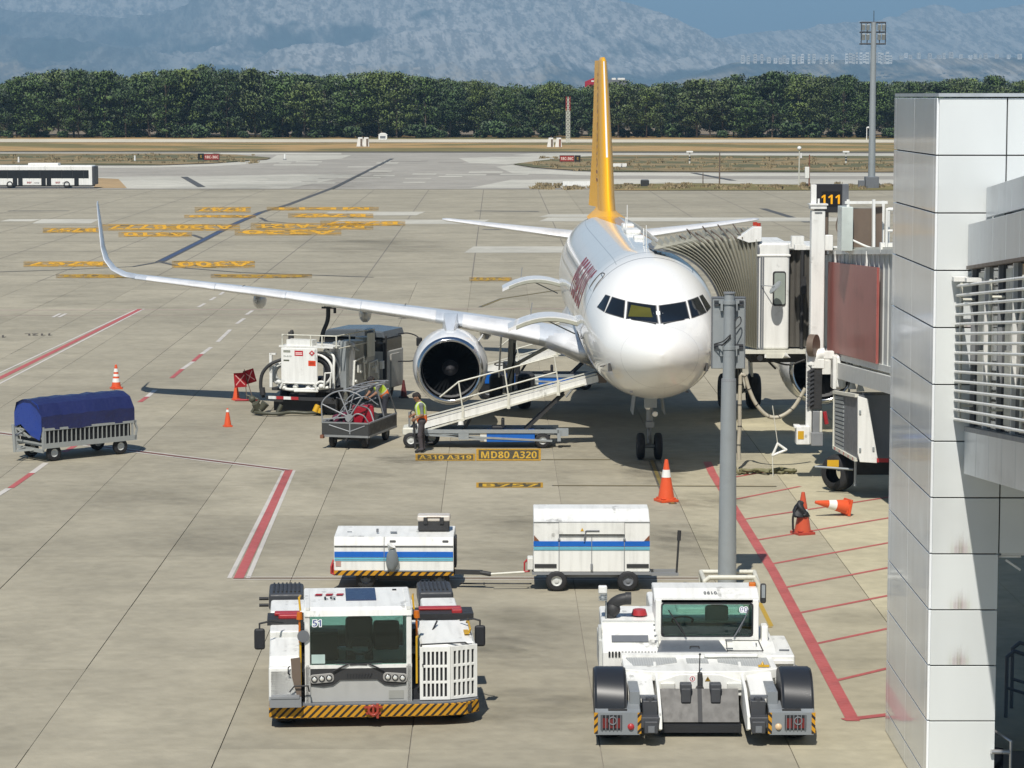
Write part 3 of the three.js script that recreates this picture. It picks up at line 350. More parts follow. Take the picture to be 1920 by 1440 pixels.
{
  const st = []; for (let k = 0; k <= 30; k++) st.push(8 * pow(k / 30, 2.1)); for (let a = 9; a < 37.5; a += 1) st.push(a); st.push(37.57);
  const rings = st.map(a => { const r = []; for (let j = 0; j < 72; j++) r.push(skinAt(a, j / 72 * 2 * PI)); return r; });
  const g = loft(rings, true, true);
  // paint by vertex: fine texture along (around, along)
  const uv = g.attributes.uv; st.forEach((a, i) => { for (let j = 0; j < 72; j++) uv.setXY(i * 72 + j, j / 72, a / 37.57); });
  // close the seam: duplicate the first column at u = 1
  const gg = (() => { const p = g.toNonIndexed(), u = p.attributes.uv; for (let i = 0; i < u.count; i += 3) { const m = max(u.getX(i), u.getX(i + 1), u.getX(i + 2)); for (let k = 0; k < 3; k++) if (m > 0.9 && u.getX(i + k) < 0.1) u.setX(i + k, 1); } p.userData.keep = true; return p; })();
  const R = rng(7);
  const paint = canvasTex(1024, 2048, (c, W, H) => {   // y: 0 = tail (flipY), so along = (1 - a / L) * H
    const Y = a => (1 - a / 37.57) * H, X = th => ((th / 360 + 1) % 1) * W;
    c.fillStyle = '#f3f3f0'; c.fillRect(0, 0, W, H);
    for (let i = 0; i < 900; i++) { c.globalAlpha = 0.02 + 0.03 * R(); c.fillStyle = R() < 0.6 ? '#8f8d86' : '#ffffff'; c.fillRect(R() * W, R() * H, 1 + R() * 5, 6 + R() * 60); } c.globalAlpha = 1;
    c.fillStyle = '#e8a21a'; c.beginPath(); c.moveTo(X(106), Y(30)); c.bezierCurveTo(X(103), Y(25), X(90), Y(20), X(68), Y(9.5)); c.lineTo(X(67), Y(9.3)); c.bezierCurveTo(X(84), Y(20), X(84), Y(25), X(78), Y(30)); c.closePath(); c.fill();
    c.fillStyle = '#e6a312'; c.fillRect(X(62), Y(37.57), X(118) - X(62), Y(29.4) - Y(37.57));
    c.strokeStyle = 'rgba(90,90,86,0.55)'; c.lineWidth = 1.2; for (const a of [6.6, 8.1, 11.4, 17.8, 24, 27.5]) { c.beginPath(); c.moveTo(0, Y(a)); c.lineTo(W, Y(a)); c.stroke(); }
    for (const th of [30, 60, 120, 150, 205, 335]) { c.beginPath(); c.moveTo(X(th), Y(5)); c.lineTo(X(th), Y(30)); c.stroke(); }
    c.fillStyle = '#14171c'; for (const s of [20, 160]) for (let a = 6.9; a < 29; a += 0.533) { c.beginPath(); c.ellipse(X(s), Y(a), 4, 8.5, 0, 0, 7); c.fill(); }
    c.strokeStyle = '#3c3c3a'; c.lineWidth = 2; for (const [th, a] of [[160, 5.1], [20, 5.1], [160, 31], [20, 31]]) c.strokeRect(X(th - 25), Y(a + 0.42), X(th + 32) - X(th - 25), Y(a - 0.42) - Y(a + 0.42));
  });
  const sk = PL.skin.clone(); sk.map = paint; sk.color.setRGB(1, 1, 0.99);
  const fus = part(plane, 'fuselage', gg, sk);
  // radome joint
  const ringAt = (a, r, w) => { const p = []; for (let j = 0; j < 48; j++) p.push(skinAt(a, j / 48 * 2 * PI, r)); return new THREE.TubeGeometry(new THREE.CatmullRomCurve3(p.map(q => V(...q)), true), 96, w, 4, true); };
  part(fus, 'radome_joint', ringAt(0.98, -0.0045, 0.0062), mat(0.4, 0.4, 0.4, 0.6));
  // front view panes
  function onNose(poly, off, nu = 8) {   // polygon of four corners (x, y) spread over the skin
    const pos = [], idx = [], n0 = nu; const [A, B, C, D] = poly;
    for (let j = 0; j <= n0; j++) for (let i = 0; i <= n0; i++) { const u = i / n0, v = j / n0, x = lerp(lerp(A[0], B[0], u), lerp(D[0], C[0], u), v), y = lerp(lerp(A[1], B[1], u), lerp(D[1], C[1], u), v), a = depthOn(x, y), e = 0.02, a2 = depthOn(x + e, y), a3 = depthOn(x, y + e), n = V(a2 - a, a3 - a, e).normalize(); pos.push(x + n.x * off, y + n.y * off, -a + n.z * off); }
    for (let j = 0; j < n0; j++) for (let i = 0; i < n0; i++) { const q = j * (n0 + 1) + i; idx.push(q, q + 1, q + n0 + 1, q + 1, q + n0 + 2, q + n0 + 1); }
    const g = new THREE.BufferGeometry(); g.setAttribute('position', new THREE.Float32BufferAttribute(pos, 3)); g.setIndex(idx); g.computeVertexNormals(); return g;
  }
  const panes = [[[0.055, 4.22], [0.84, 4.28], [0.77, 4.69], [0.055, 4.61]], [[0.93, 4.30], [1.37, 4.39], [1.17, 4.77], [0.865, 4.71]], [[1.40, 4.40], [1.56, 4.48], [1.345, 4.80], [1.235, 4.78]]];
  for (const s of [-1, 1]) panes.forEach((p, k) => {
    const q = p.map(([x, y]) => [x * s, y]), poly = s > 0 ? q : [q[1], q[0], q[3], q[2]], big = poly.map(([x, y]) => { const cx = poly.reduce((t, v) => t + v[0], 0) / 4, cy = poly.reduce((t, v) => t + v[1], 0) / 4; return [cx + (x - cx) * 1.06 + Math.sign(x - cx) * 0.008, cy + (y - cy) * 1.05 + Math.sign(y - cy) * 0.008]; });
    const f = part(fus, 'window_frame', onNose(big, 0.006), PL.seam); 
    part(fus, 'cockpit_pane', onNose(poly, 0.012), PL.pane);
    if (k === 0 && s < 0) part(fus, 'sun_shade', onNose([[-0.80, 4.33], [-0.16, 4.33], [-0.20, 4.55], [-0.70, 4.62]].map(([x, y]) => [x, y]), 0.016), new THREE.MeshStandardMaterial({ roughness: 0.35, metalness: 0.5, map: canvasTex(128, 64, (c, w, h) => { const R = rng(4); c.fillStyle = '#6c6a2c'; c.fillRect(0, 0, w, h); for (let i = 0; i < 70; i++) { c.fillStyle = ['#a7a650', '#3b3a1c', '#c9c878', '#7d7a35'][R() * 4 | 0]; c.beginPath(); c.ellipse(R() * w, R() * h, 3 + R() * 12, 1 + R() * 4, R() * 3, 0, 7); c.fill(); } }) }));
  });
  part(fus, 'wiper', [rod([-0.1, 4.20, -depthOn(0.1, 4.2) + 0.05], [-0.70, 4.27, -depthOn(0.7, 4.27) + 0.03], 0.012, 5), rod([0.1, 4.20, -depthOn(0.1, 4.2) + 0.05], [0.70, 4.27, -depthOn(0.7, 4.27) + 0.03], 0.012, 5)], M.black);
  // pitot masts, static plates, small vents
  for (const s of [-1, 1]) { part(fus, 'probe', [rod([s * 1.42, 3.0, -1.9], [s * 1.56, 2.98, -1.86], 0.02, 5), box(0.03, 0.22, 0.12, s * 1.30, 2.98, -1.62, 0, s * 0.9, 0)], PL.seam); part(fus, 'vent', box(0.08, 0.05, 0.03, s * 0.75, 2.36, -1.16), PL.seam); }
  // lettering on the starboard flank, following the skin
  const letters = canvasTex(1024, 256, (c, w, h) => { c.clearRect(0, 0, w, h); c.fillStyle = '#8e1724'; c.font = 'italic bold 230px sans-serif'; c.textAlign = 'center'; c.textBaseline = 'middle'; const k = w / c.measureText('PEGASUS').width * 0.98; c.translate(w / 2, h / 2 + 6); c.scale(k, 1); c.fillText('PEGASUS', 0, 0); });
  const strip = (a0, a1, y0, y1, off) => { const pos = [], uv = [], idx = [], n = 14, m = 10; for (let j = 0; j <= m; j++) for (let i = 0; i <= n; i++) { const a = lerp(a0, a1, i / n), y = lerp(y0, y1, j / m); pos.push(-sideX(a, y, off), y, -a); uv.push(1 - i / n, j / m); } for (let j = 0; j < m; j++) for (let i = 0; i < n; i++) { const q = j * (n + 1) + i; idx.push(q, q + n + 1, q + 1, q + 1, q + n + 1, q + n + 2); } const g = new THREE.BufferGeometry(); g.setAttribute('position', new THREE.Float32BufferAttribute(pos, 3)); g.setAttribute('uv', new THREE.Float32BufferAttribute(uv, 2)); g.setIndex(idx); g.computeVertexNormals(); g.userData.keep = true; return g; };
  part(fus, 'lettering', strip(6.7, 14.2, 3.85, 5.6, 0.008), new THREE.MeshStandardMaterial({ map: letters, transparent: true, roughness: 0.4 }));
  // passenger door (starboard front, shut): outline standing 5 mm proud
  const dl = [[4.75, 3.5], [4.75, 4.9], [4.85, 5.25], [5.15, 5.3], [5.5, 5.25], [5.58, 4.9], [5.58, 3.5], [4.75, 3.5]].map(([a, y]) => V(-sideX(a, y, 0.004), y, -a));
  part(fus, 'cabin_door', pipe(dl, 0.016, 5, 6), PL.seam);
  parts(fus, 'antenna', [box(0.02, 0.5, 0.22, 0, 6.15, -8.2, -0.25), box(0.02, 0.42, 0.26, 0.0, 6.1, -17.5, -0.25), rbox(0.5, 0.16, 1.5, 0.07, 0.1, 5.97, -15.6), rbox(0.34, 0.12, 0.5, 0.05, 0.1, 5.96, -12), rbox(0.4, 0.16, 1.0, 0.06, 0.15, 5.98, -19), rod([0.02, 5.9, -17], [0.02, 6.75, -17.1], 0.012, 5), rod([0.02, 5.85, -7.2], [0.02, 6.55, -7.25], 0.014, 5)], M.white);
  // belly fairing
  const bf = []; for (let k = 0; k <= 16; k++) { const a = lerp(10.6, 23, k / 16), t = sin(PI * k / 16), r = [], W = 1.2 + 0.98 * pow(t, 0.5), T = 0.3 + 1.15 * pow(t, 0.5); for (let j = 0; j < 24; j++) { const q = j / 24 * 2 * PI; r.push([cos(q) * W, 2.85 + sin(q) * T - 0.10, -a]); } bf.push(r); }
  part(plane, 'belly_fairing', loft(bf, true, true), PL.belly);
}
// wings
const AF = [[1, 0], [0.85, 0.022], [0.65, 0.050], [0.45, 0.068], [0.3, 0.070], [0.18, 0.061], [0.09, 0.046], [0.035, 0.029], [0.008, 0.012], [0, 0], [0.008, -0.010], [0.035, -0.020], [0.09, -0.030], [0.2, -0.042], [0.35, -0.047], [0.55, -0.036], [0.75, -0.014], [0.9, -0.003]];
function section(l, a, y, c, th, tilt, tw = 0) { return AF.map(([u, v]) => { const n = v * c * th, up = n * cos(tilt) , out = -n * sin(tilt), dz = u * c, drop = -dz * tw; return [l + out, y + up + drop, -(a + dz)]; }); }
const WS = [[1.6, 11.7, 2.55, 6.5, 1.15, 0.09, 0.045], [3.4, 12.75, 2.86, 5.35, 1.08, 0.09, 0.04], [6.3, 14.25, 3.27, 3.95, 0.95, 0.085, 0.03], [11.5, 16.75, 3.80, 2.75, 0.9, 0.085, 0.02], [16.3, 19.1, 4.22, 1.72, 0.9, 0.1, 0.0]];
const SH = [[16.3, 19.1, 4.22, 1.72, 0.9, 0.1], [16.75, 19.35, 4.30, 1.58, 0.85, 0.25], [17.15, 19.62, 4.48, 1.42, 0.8, 0.6], [17.42, 19.88, 4.80, 1.26, 0.8, 1.0], [17.55, 20.12, 5.20, 1.12, 0.8, 1.28], [17.68, 20.6, 5.95, 0.85, 0.8, 1.38], [17.80, 21.1, 6.62, 0.48, 0.8, 1.40], [17.81, 21.25, 6.72, 0.30, 0.8, 1.40]];
const wingAt = l => { const t = table(WS)(l); return [l, ...t]; };
function wing(sgn) {
  const f = g => sgn > 0 ? g : mirrorX(g);
  const stations = []; for (const l of [1.6, 2.5, 3.4, 4.8, 6.3, 8, 9.8, 11.5, 13, 14.7, 16.3]) stations.push(wingAt(l));
  const w = part(plane, 'wing', f(loft(stations.map(s => section(...s)), true, true)), PL.wing);
  part(w, 'sharklet', f(loft(SH.map(s => section(...s)), true, true)), sgn ? PL.wing : PL.wing);
  const slatRow = (l0, l1) => { const rs = []; for (let k = 0; k <= 4; k++) { const s = wingAt(lerp(l0, l1, k / 4)); s[2] += 0.004; const r = section(...s).slice(5, 14).map(([x, y, z], i, arr) => { return [x, y + (i < 4 ? 0.012 : i > 4 ? -0.010 : 0), z + (i === 4 ? 0.016 : 0.006)]; }); rs.push(r); } return loft(rs, false); };
  for (const [l0, l1] of [[2.95, 5.35], [6.2, 8.6], [8.63, 11.1], [11.13, 13.5], [13.53, 15.9]]) part(w, 'slat', f(slatRow(l0, l1)), PL.slat);
  for (const l of [4.6, 8.6, 12.2]) { const [, a, y, c] = wingAt(l), rr = []; for (let k = 0; k <= 10; k++) { const t = k / 10, r = 0.30 * pow(sin(PI * clamp(t * 0.92 + 0.06, 0, 1)), 0.7), ring = []; for (let j = 0; j < 10; j++) { const q = j / 10 * 2 * PI; ring.push([l + cos(q) * r * 0.72, y - 0.34 + sin(q) * r - 0.18 * t, -(a + c * 0.55 + t * 2.9)]); } rr.push(ring); } part(w, 'flap_fairing', f(loft(rr, true, true)), PL.belly); }
  for (const l of [7.2, 12.6]) { const [, a, y, c] = wingAt(l); part(w, 'panel_seam', f(bar([l, y + 0.062 * c, -(a + c * 0.25)], [l, y + 0.05 * c, -(a + c * 0.62)], 0.02, 0.012)), PL.seam); }
  // root fillet
  part(w, 'wing_root', f(loft([[1.3, 10.4, 2.5, 8.6, 1.25, 0.1, 0.03], [1.75, 10.9, 2.52, 7.7, 1.2, 0.1, 0.04], [2.2, 11.75, 2.6, 6.5, 1.12, 0.1, 0.045], [2.75, 12.36, 2.73, 5.78, 1.05, 0.09, 0.043]].map(s => section(...s)), true, true)), PL.slat);
  return w;
}
wing(-1); wing(1);
// tailplane, fin, rudder
for (const s of [-1, 1]) { const rs = [[0.5, 30.9, 4.86, 3.6, 1.0, 0.09], [3.2, 32.8, 5.14, 2.4, 0.95, 0.09], [6.05, 34.75, 5.44, 1.22, 0.9, 0.1], [6.22, 34.95, 5.46, 0.9, 0.6, 0.1]], t = part(plane, 'tailplane', s > 0 ? loft(rs.map(q => section(...q)), true, true) : mirrorX(loft(rs.map(q => section(...q)), true, true)), PL.slat); }
{
  const fsec = (y, a, c, th, u0 = 0, u1 = 1) => { const k = AF.filter((p, i) => i <= 9).map(([u, v]) => [u, v]), out = []; for (const [u, v] of k) if (u <= u1 + 1e-6) out.push([v * c * th, y, -(a + max(u, u0) * c)]); const neg = out.slice(0, -1).reverse().map(([x, yy, z]) => [-x, yy, z]); return [...out, ...neg]; };
  const F = [[5.4, 26.9, 7.4, 0.62], [5.95, 28.0, 6.5, 0.7], [6.5, 28.95, 5.55, 0.8], [8, 30.1, 4.75, 0.85], [10, 31.65, 3.68, 0.85], [11.6, 32.9, 2.85, 0.8], [11.76, 33.2, 2.5, 0.5]];
  const fin = part(plane, 'tail_fin', loft(F.map(([y, a, c, th]) => fsec(y, a, c, th, 0, 0.66)), true, true), PL.tail);
  part(fin, 'fin_leading_edge', loft(F.slice(3, 6).map(([y, a, c, th]) => [[0.012, 0.011], [0.004, 0.006], [0, 0]].map(([u, v]) => [v * c * th + 0.004, y, -(a + u * c) + 0.008]).concat([[0.004, 0.006], [0.012, 0.011]].map(([u, v]) => [-v * c * th - 0.004, y, -(a + u * c) + 0.008]))), false), PL.slat);
  part(fin, 'fin_root', loft([[0.62, 5.72], [0.42, 5.92], [0.27, 6.15], [0.2, 6.5]].map(([w, y], k) => { const r = []; for (let j = 0; j < 20; j++) { const q = j / 20 * 2 * PI; r.push([cos(q) * w * (1.15 - 0.1 * k), y, -(30.6 + sin(q) * (4.2 - 0.75 * k) + k * 0.35)]); } return r; }), true), PL.tail);
  // rudder, swung to starboard about its hinge
  const rud = loft([[6.05, 28.0, 6.5, 0.7], [8, 30.1, 4.75, 0.85], [10, 31.65, 3.68, 0.85], [11.66, 33.0, 2.8, 0.8]].map(([y, a, c, th]) => { const h0 = a + 0.665 * c, w = 0.05 * c * th, dl = 0.335 * c, an = 13 * DEG, R = (x, z) => [x * cos(an) - z * sin(an), y, -(h0 + x * sin(an) + z * cos(an))]; return [R(w, 0), R(w * 0.5, dl * 0.5), R(0.01, dl), R(-0.01, dl), R(-w * 0.5, dl * 0.5), R(-w, 0)]; }), true, true);
  part(fin, 'rudder', toCreasedNormals(rud, 0.6), PL.tail);
  const tt = canvasTex(1024, 160, (c, w, h) => { c.clearRect(0, 0, w, h); c.fillStyle = '#8a3a10'; c.font = 'bold 150px sans-serif'; c.textAlign = 'center'; c.textBaseline = 'middle'; c.translate(w / 2, h / 2); c.scale(w / c.measureText('flypgs.com').width * 0.97, 1); c.fillText('flypgs.com', 0, 0); });
  const g = new THREE.BufferGeometry(), P = (y, u) => { const t = table(F)(y); return [-(0.066 * t[1] * t[2] * 1.0) - 0.02, y, -(t[0] + u * t[1])]; };
  const a = P(6.9, 0.62), b = P(6.9, 0.34), c = P(11.3, 0.34), d = P(11.3, 0.62);
  g.setAttribute('position', new THREE.Float32BufferAttribute([...a, ...b, ...c, ...a, ...c, ...d], 3)); g.setAttribute('uv', new THREE.Float32BufferAttribute([0, 1, 0, 0, 1, 0, 0, 1, 1, 0, 1, 1], 2)); g.computeVertexNormals(); g.userData.keep = true;
  part(fin, 'lettering', g, new THREE.MeshStandardMaterial({ map: tt, transparent: true, roughness: 0.4, side: THREE.DoubleSide }));
}
// engines
function engine(sgn) {
  const ex = sgn * 5.72, ey = 1.92, A = 11.2, L = (pts, n = 56) => lathe(pts.map(([r, a]) => [r, -a]), n).rotateX(PI / 2).translate(ex, ey, -A);   // lathe axis to -z
  const cowl = part(plane, 'engine', L([[1.03, 0.14], [1.09, 0.35], [1.14, 0.8], [1.17, 1.4], [1.16, 2.0], [1.10, 2.7], [0.98, 3.3], [0.93, 3.55], [0.88, 3.5]]), PL.skin);
  part(cowl, 'inlet_lip', L([[0.855, 0.30], [0.865, 0.14], [0.89, 0.04], [0.93, -0.005], [0.975, 0.02], [1.01, 0.08], [1.032, 0.16]]), PL.lip);
  part(cowl, 'inlet_duct', L([[0.86, 1.05], [0.858, 0.6], [0.855, 0.29]]), PL.inner);
  const bl = []; for (let k = 0; k < 36; k++) { const q = k / 36 * 2 * PI, b = put(new THREE.PlaneGeometry(0.58, 0.15, 3, 1), 0.56, 0, 0, 0.85, 0, 0); bl.push(b.rotateZ(q).translate(ex, ey, -A - 0.92)); }
  part(cowl, 'fan', [...bl, new THREE.CircleGeometry(0.86, 40).translate(ex, ey, -A - 1.04)], PL.fan).userData.kind = 'stuff';
  part(cowl, 'spinner', put(lathe([[0.0, 0.42], [0.07, 0.36], [0.16, 0.22], [0.25, 0]], 24), ex, ey, -A - 0.9, PI / 2), mat(0.05, 0.05, 0.055, 0.3));
  part(cowl, 'exhaust_nozzle', L([[0.62, 3.3], [0.66, 3.6], [0.52, 4.4], [0.45, 4.6], [0.22, 4.6], [0.05, 5.1], [0.001, 5.12]]), PL.inner);
  const py = [[11.95, 3.00, 3.1, 0.13], [12.6, 2.98, 3.3, 0.2], [13.6, 2.95, 3.46, 0.25], [14.6, 2.85, 3.42, 0.28], [16.0, 2.6, 3.1, 0.26], [17.4, 2.7, 2.95, 0.1]].map(([a, b, t, w]) => [[ex - w, b, -a], [ex + w, b, -a], [ex + w * 0.8, t, -a], [ex - w * 0.8, t, -a]]);
  part(cowl, 'pylon', toCreasedNormals(loft(py, true, true), 0.5), PL.wing);
  part(cowl, 'strake', prism([[0, 0], [0.9, 0], [0.75, 0.22], [0.35, 0.16]], 0.02).rotateY(PI / 2).rotateZ(-sgn * -0.8).translate(ex - sgn * 0.86, ey + 0.84, -A - 0.7), PL.skin);
  part(cowl, 'cowl_joint', [L([[1.176, 1.12], [1.178, 1.135]], 48)], PL.seam);
}
engine(-1); engine(1);
// gear
const tyreG = (r, w, x, y, z) => put(lathe([[r * 0.52, -w / 2], [r * 0.80, -w * 0.5], [r * 0.95, -w * 0.38], [r, -w * 0.18], [r, w * 0.18], [r * 0.95, w * 0.38], [r * 0.80, w * 0.5], [r * 0.52, w / 2]], 28), x, y, z, 0, 0, PI / 2);
const rimG = (r, w, x, y, z) => [put(lathe([[0.001, -w * 0.30], [r * 0.2, -w * 0.34], [r * 0.25, -w * 0.2], [r * 0.45, -w * 0.28], [r * 0.53, -w * 0.5], [r * 0.53, w * 0.5], [r * 0.45, w * 0.28], [r * 0.25, w * 0.2], [r * 0.2, w * 0.34], [0.001, w * 0.30]], 20), x, y, z, 0, 0, PI / 2)];
function wheel(parent, r, w, x, y, z, rim = M.offwhite, name = 'wheel') { const t = part(parent, name, tyreG(r, w, x, y, z), M.rubber); part(t, 'rim', rimG(r, w, x, y, z), rim); return t; }
{
  const ng = part(plane, 'nose_gear', [rod([0, 0.4, -5.07], [0, 1.2, -5.0], 0.06, 10), rod([0, 1.1, -5.0], [0, 2.2, -4.95], 0.10, 10), rod([0, 1.3, -5.0], [0, 2.0, -6.2], 0.045), rod([-0.05, 0.9, -4.9], [-0.05, 0.5, -4.82], 0.03), box(0.24, 0.16, 0.1, 0, 1.02, -4.86), rod([-0.35, 0.38, -5.07], [0.35, 0.38, -5.07], 0.06)], M.steel);  // dark steel and grey rims put the shade under the nose into the colour
  for (const s of [-1, 1]) { wheel(ng, 0.38, 0.22, s * 0.25, 0.38, -5.07, M.grey); }
  parts(ng, 'taxi_light', [cyl(0.09, 0.07, 0.08, 0.14, 1.32, -4.86, PI / 2), cyl(0.09, 0.07, 0.08, -0.06, 1.52, -4.84, PI / 2)], M.lamp);
  parts(ng, 'gear_door', [box(0.36, 0.28, 0.03, 0, 1.66, -4.70), ...[-1, 1].map(s => box(0.03, 0.62, 1.1, s * 0.42, 1.55, -5.9, 0, 0, s * 0.12))], M.galv);
  part(ng, 'torque_link', [bar([-0.04, 0.95, -4.93], [-0.04, 0.72, -4.72], 0.05, 0.03), bar([-0.04, 0.72, -4.72], [-0.04, 0.45, -4.98], 0.05, 0.03)], M.steel);
  for (const s of [-1, 1]) {
    const mg = part(plane, 'main_gear', [rod([s * 3.795, 0.5, -17.7], [s * 3.70, 2.6, -17.6], 0.13, 12), rod([s * 3.795, 0.56, -17.7], [s * 3.795, 1.1, -17.7], 0.09, 12), rod([s * 3.75, 1.4, -17.65], [s * 2.1, 2.3, -17.6], 0.06), rod([s * 3.2, 0.585, -17.7], [s * 4.4, 0.585, -17.7], 0.07)], M.offwhite);
    for (const k of [-1, 1]) wheel(mg, 0.585, 0.44, s * 3.795 + k * 0.465, 0.585, -17.7);
    part(mg, 'gear_door', box(0.05, 1.5, 1.0, s * 4.12, 1.85, -17.6, 0, 0, s * 0.06), M.white);
    part(mg, 'brake_line', [rod([s * 3.7, 0.6, -17.5], [s * 3.66, 2.2, -17.4], 0.025), rod([s * 3.95, 0.6, -17.5], [s * 3.6, 1.9, -17.35], 0.02)], M.black);
  }
}
// open cargo doors, hinged above the hold openings
for (const [a, l] of [[8.9, 1.85], [25.4, 1.8]]) {
  const n = 9, rings = [], thk = 0.10; for (let k = 0; k <= n; k++) { const t = k / n, x = -(1.92 + 2.05 * t), y = 3.42 + 0.42 * sin(PI * (0.15 + 0.72 * t)) - 0.18 * t - 0.02; rings.push([[x, y + thk, -a - l / 2], [x, y + thk, -a + l / 2], [x, y, -a + l / 2], [x, y, -a - l / 2]]); }
  const d = part(plane, 'cargo_door', toCreasedNormals(loft(rings, true, true), 0.5), PL.slat);
  part(d, 'door_edge', toCreasedNormals(loft(rings.slice(0, -1).map(r => { const [, , q] = r; return [[q[0], q[1] + 0.07, -a + l / 2 + 0.01], [q[0], q[1] - 0.03, -a + l / 2 + 0.01], [q[0], q[1] - 0.06, -a + l / 2 - 0.12], [q[0], q[1] - 0.01, -a + l / 2 - 0.12]]; }), true, true), 0.5), PL.door);
  part(d, 'door_strut', [rod([-2.0, 3.3, -a + 0.6], [-3.0, 3.78, -a + 0.6], 0.02), rod([-3.3, 3.84, -a + 0.2], [-3.26, 4.2, -a + 0.2], 0.015)], M.steel);
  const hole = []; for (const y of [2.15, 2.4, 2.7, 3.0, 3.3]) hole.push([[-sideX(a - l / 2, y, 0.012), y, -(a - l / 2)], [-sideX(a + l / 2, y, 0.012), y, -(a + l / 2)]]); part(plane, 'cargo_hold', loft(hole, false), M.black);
}
// ---------- terminal corner: clad pier, wall and sloping walkway ----------
const CLAD = {
  front: new THREE.MeshPhysicalMaterial({ color: new THREE.Color(0.74, 0.77, 0.76), roughness: 0.5, metalness: 0.1, clearcoat: 0.25, clearcoatRoughness: 0.3, map: resize(GRIME, 9) }),
  side: new THREE.MeshPhysicalMaterial({ color: new THREE.Color(0.86, 0.885, 0.90), roughness: 0.2, metalness: 0.06, clearcoat: 0.5, clearcoatRoughness: 0.05, map: resize(GRIME, 9), bumpMap: tex(256, (u, v) => fbm(u * 3, v * 3, 3, 3, 66), false, 2.4), bumpScale: 0.012 }),  // same cladding as the front, coloured lighter to lift the unlit side
  stain: (() => { const t = canvasTex(128, 128, (c, w, h) => { c.clearRect(0, 0, w, h); const R = rng(8); for (let i = 0; i < 420; i++) { const q = (R() + R() + R()) / 3, x = w * q, l = h * (0.15 + 0.5 * R() * R()); c.fillStyle = `rgba(${120 + 30 * R() | 0},${88 + 20 * R() | 0},50,${0.004 + 0.013 * (1 - 2 * abs(q - 0.5))})`; c.fillRect(x, h - l, 3, l); } }); return new THREE.MeshStandardMaterial({ map: t, transparent: true, roughness: 0.7 }); })(),
  core: mat(0.04, 0.042, 0.045, 0.9), fascia: new THREE.MeshPhysicalMaterial({ color: new THREE.Color(0.60, 0.63, 0.65), roughness: 0.3, metalness: 0.35, map: GRIME }),
};
{
  const X0 = 6.10, X1 = 7.08, ZF = -38.9, ZB = -43.25, TOP = 10.26, ROW = 0.8255, J = 0.018;
  const t = thing('terminal_pier', 'silver panel-clad terminal pier with overhanging wall at the right edge', 'building', [0, 0, 0]);
  part(t, 'core', [box(X1 - X0 - 0.06, TOP - 0.03, ZF - ZB - 0.06, (X0 + X1) / 2, TOP / 2 - 0.02, (ZF + ZB) / 2), box(9, 6.6, ZF - ZB - 0.06, X1 + 4.47, 3.66 + 3.3, (ZF + ZB) / 2), box(8, 6.5, 7.2, 12.4, 3.66 + 3.3, -46.8)], CLAD.core);  // last box is unseen, added behind the wall to shade the ground
  const clad = (w, h, x, y, z, side, m) => part(t, 'panel', side ? rbox(0.04, h - J, w - J * (side > 1 ? 0.3 : 0.6), 0.006, x, y, z) : rbox(w - J, h - J, 0.04, 0.006, x, y, z), m);
  const R = rng(41), tones = k => [0.96, 1, 1.03][k];
  const F = [0, 1, 2].map(k => { const m = CLAD.front.clone(); m.color.multiplyScalar(tones(k)); return m; }), S = [0, 1, 2].map(k => { const m = CLAD.side.clone(); m.color.multiplyScalar(0.95 + 0.05 * k); return m; });
  for (let r = 0; r < 13; r++) {
    const h = r < 12 ? ROW : TOP - 12 * ROW, y = TOP - r * ROW - h / 2; if (h < 0.1) continue;
    clad(X1 - X0, h, (X0 + X1) / 2, y, ZF, 0, F[R() * 3 | 0]);
    if (r < 8) for (let k = 0; k < 4; k++) clad(1.8, h, X1 + 0.9 + k * 1.8, y, ZF, 0, F[R() * 3 | 0]);
    const e = [-38.92, -39.14, -41.08, -43.02, -43.24]; for (let k = 0; k < 4; k++) clad(e[k] - e[k + 1], h, X0 - 0.002, y, (e[k] + e[k + 1]) / 2, 2, S[(k === 0 || k === 3) ? 2 : R() * 3 | 0]);
    if (r < 8) for (let k = 0; k < 4; k++) { /* underside of the wall */ }
    if ([3, 7, 8, 9, 1].includes(r)) part(t, 'stain', quad(0.5, r === 3 ? 0.3 : 0.55, X0 + (r === 1 ? 0.85 : 0.42), y - h / 2 + (r === 3 ? 0.16 : 0.29), ZF + 0.0225), CLAD.stain);
  }
  part(t, 'soffit', box(8.9, 0.04, 4.2, X1 + 4.5, 3.64, (ZF + ZB) / 2), CLAD.fascia);
  part(t, 'soffit_bracket', [bar([7.2, 3.55, -39.0], [7.42, 3.4, -39.0], 0.03, 0.03), bar([7.1, 3.6, -39], [7.42, 3.6, -39], 0.03, 0.03)], M.white);
  part(t, 'roof_coping', box(9.9, 0.05, 4.45, X0 + 4.94, TOP + 0.035, (ZF + ZB) / 2), CLAD.fascia);
}
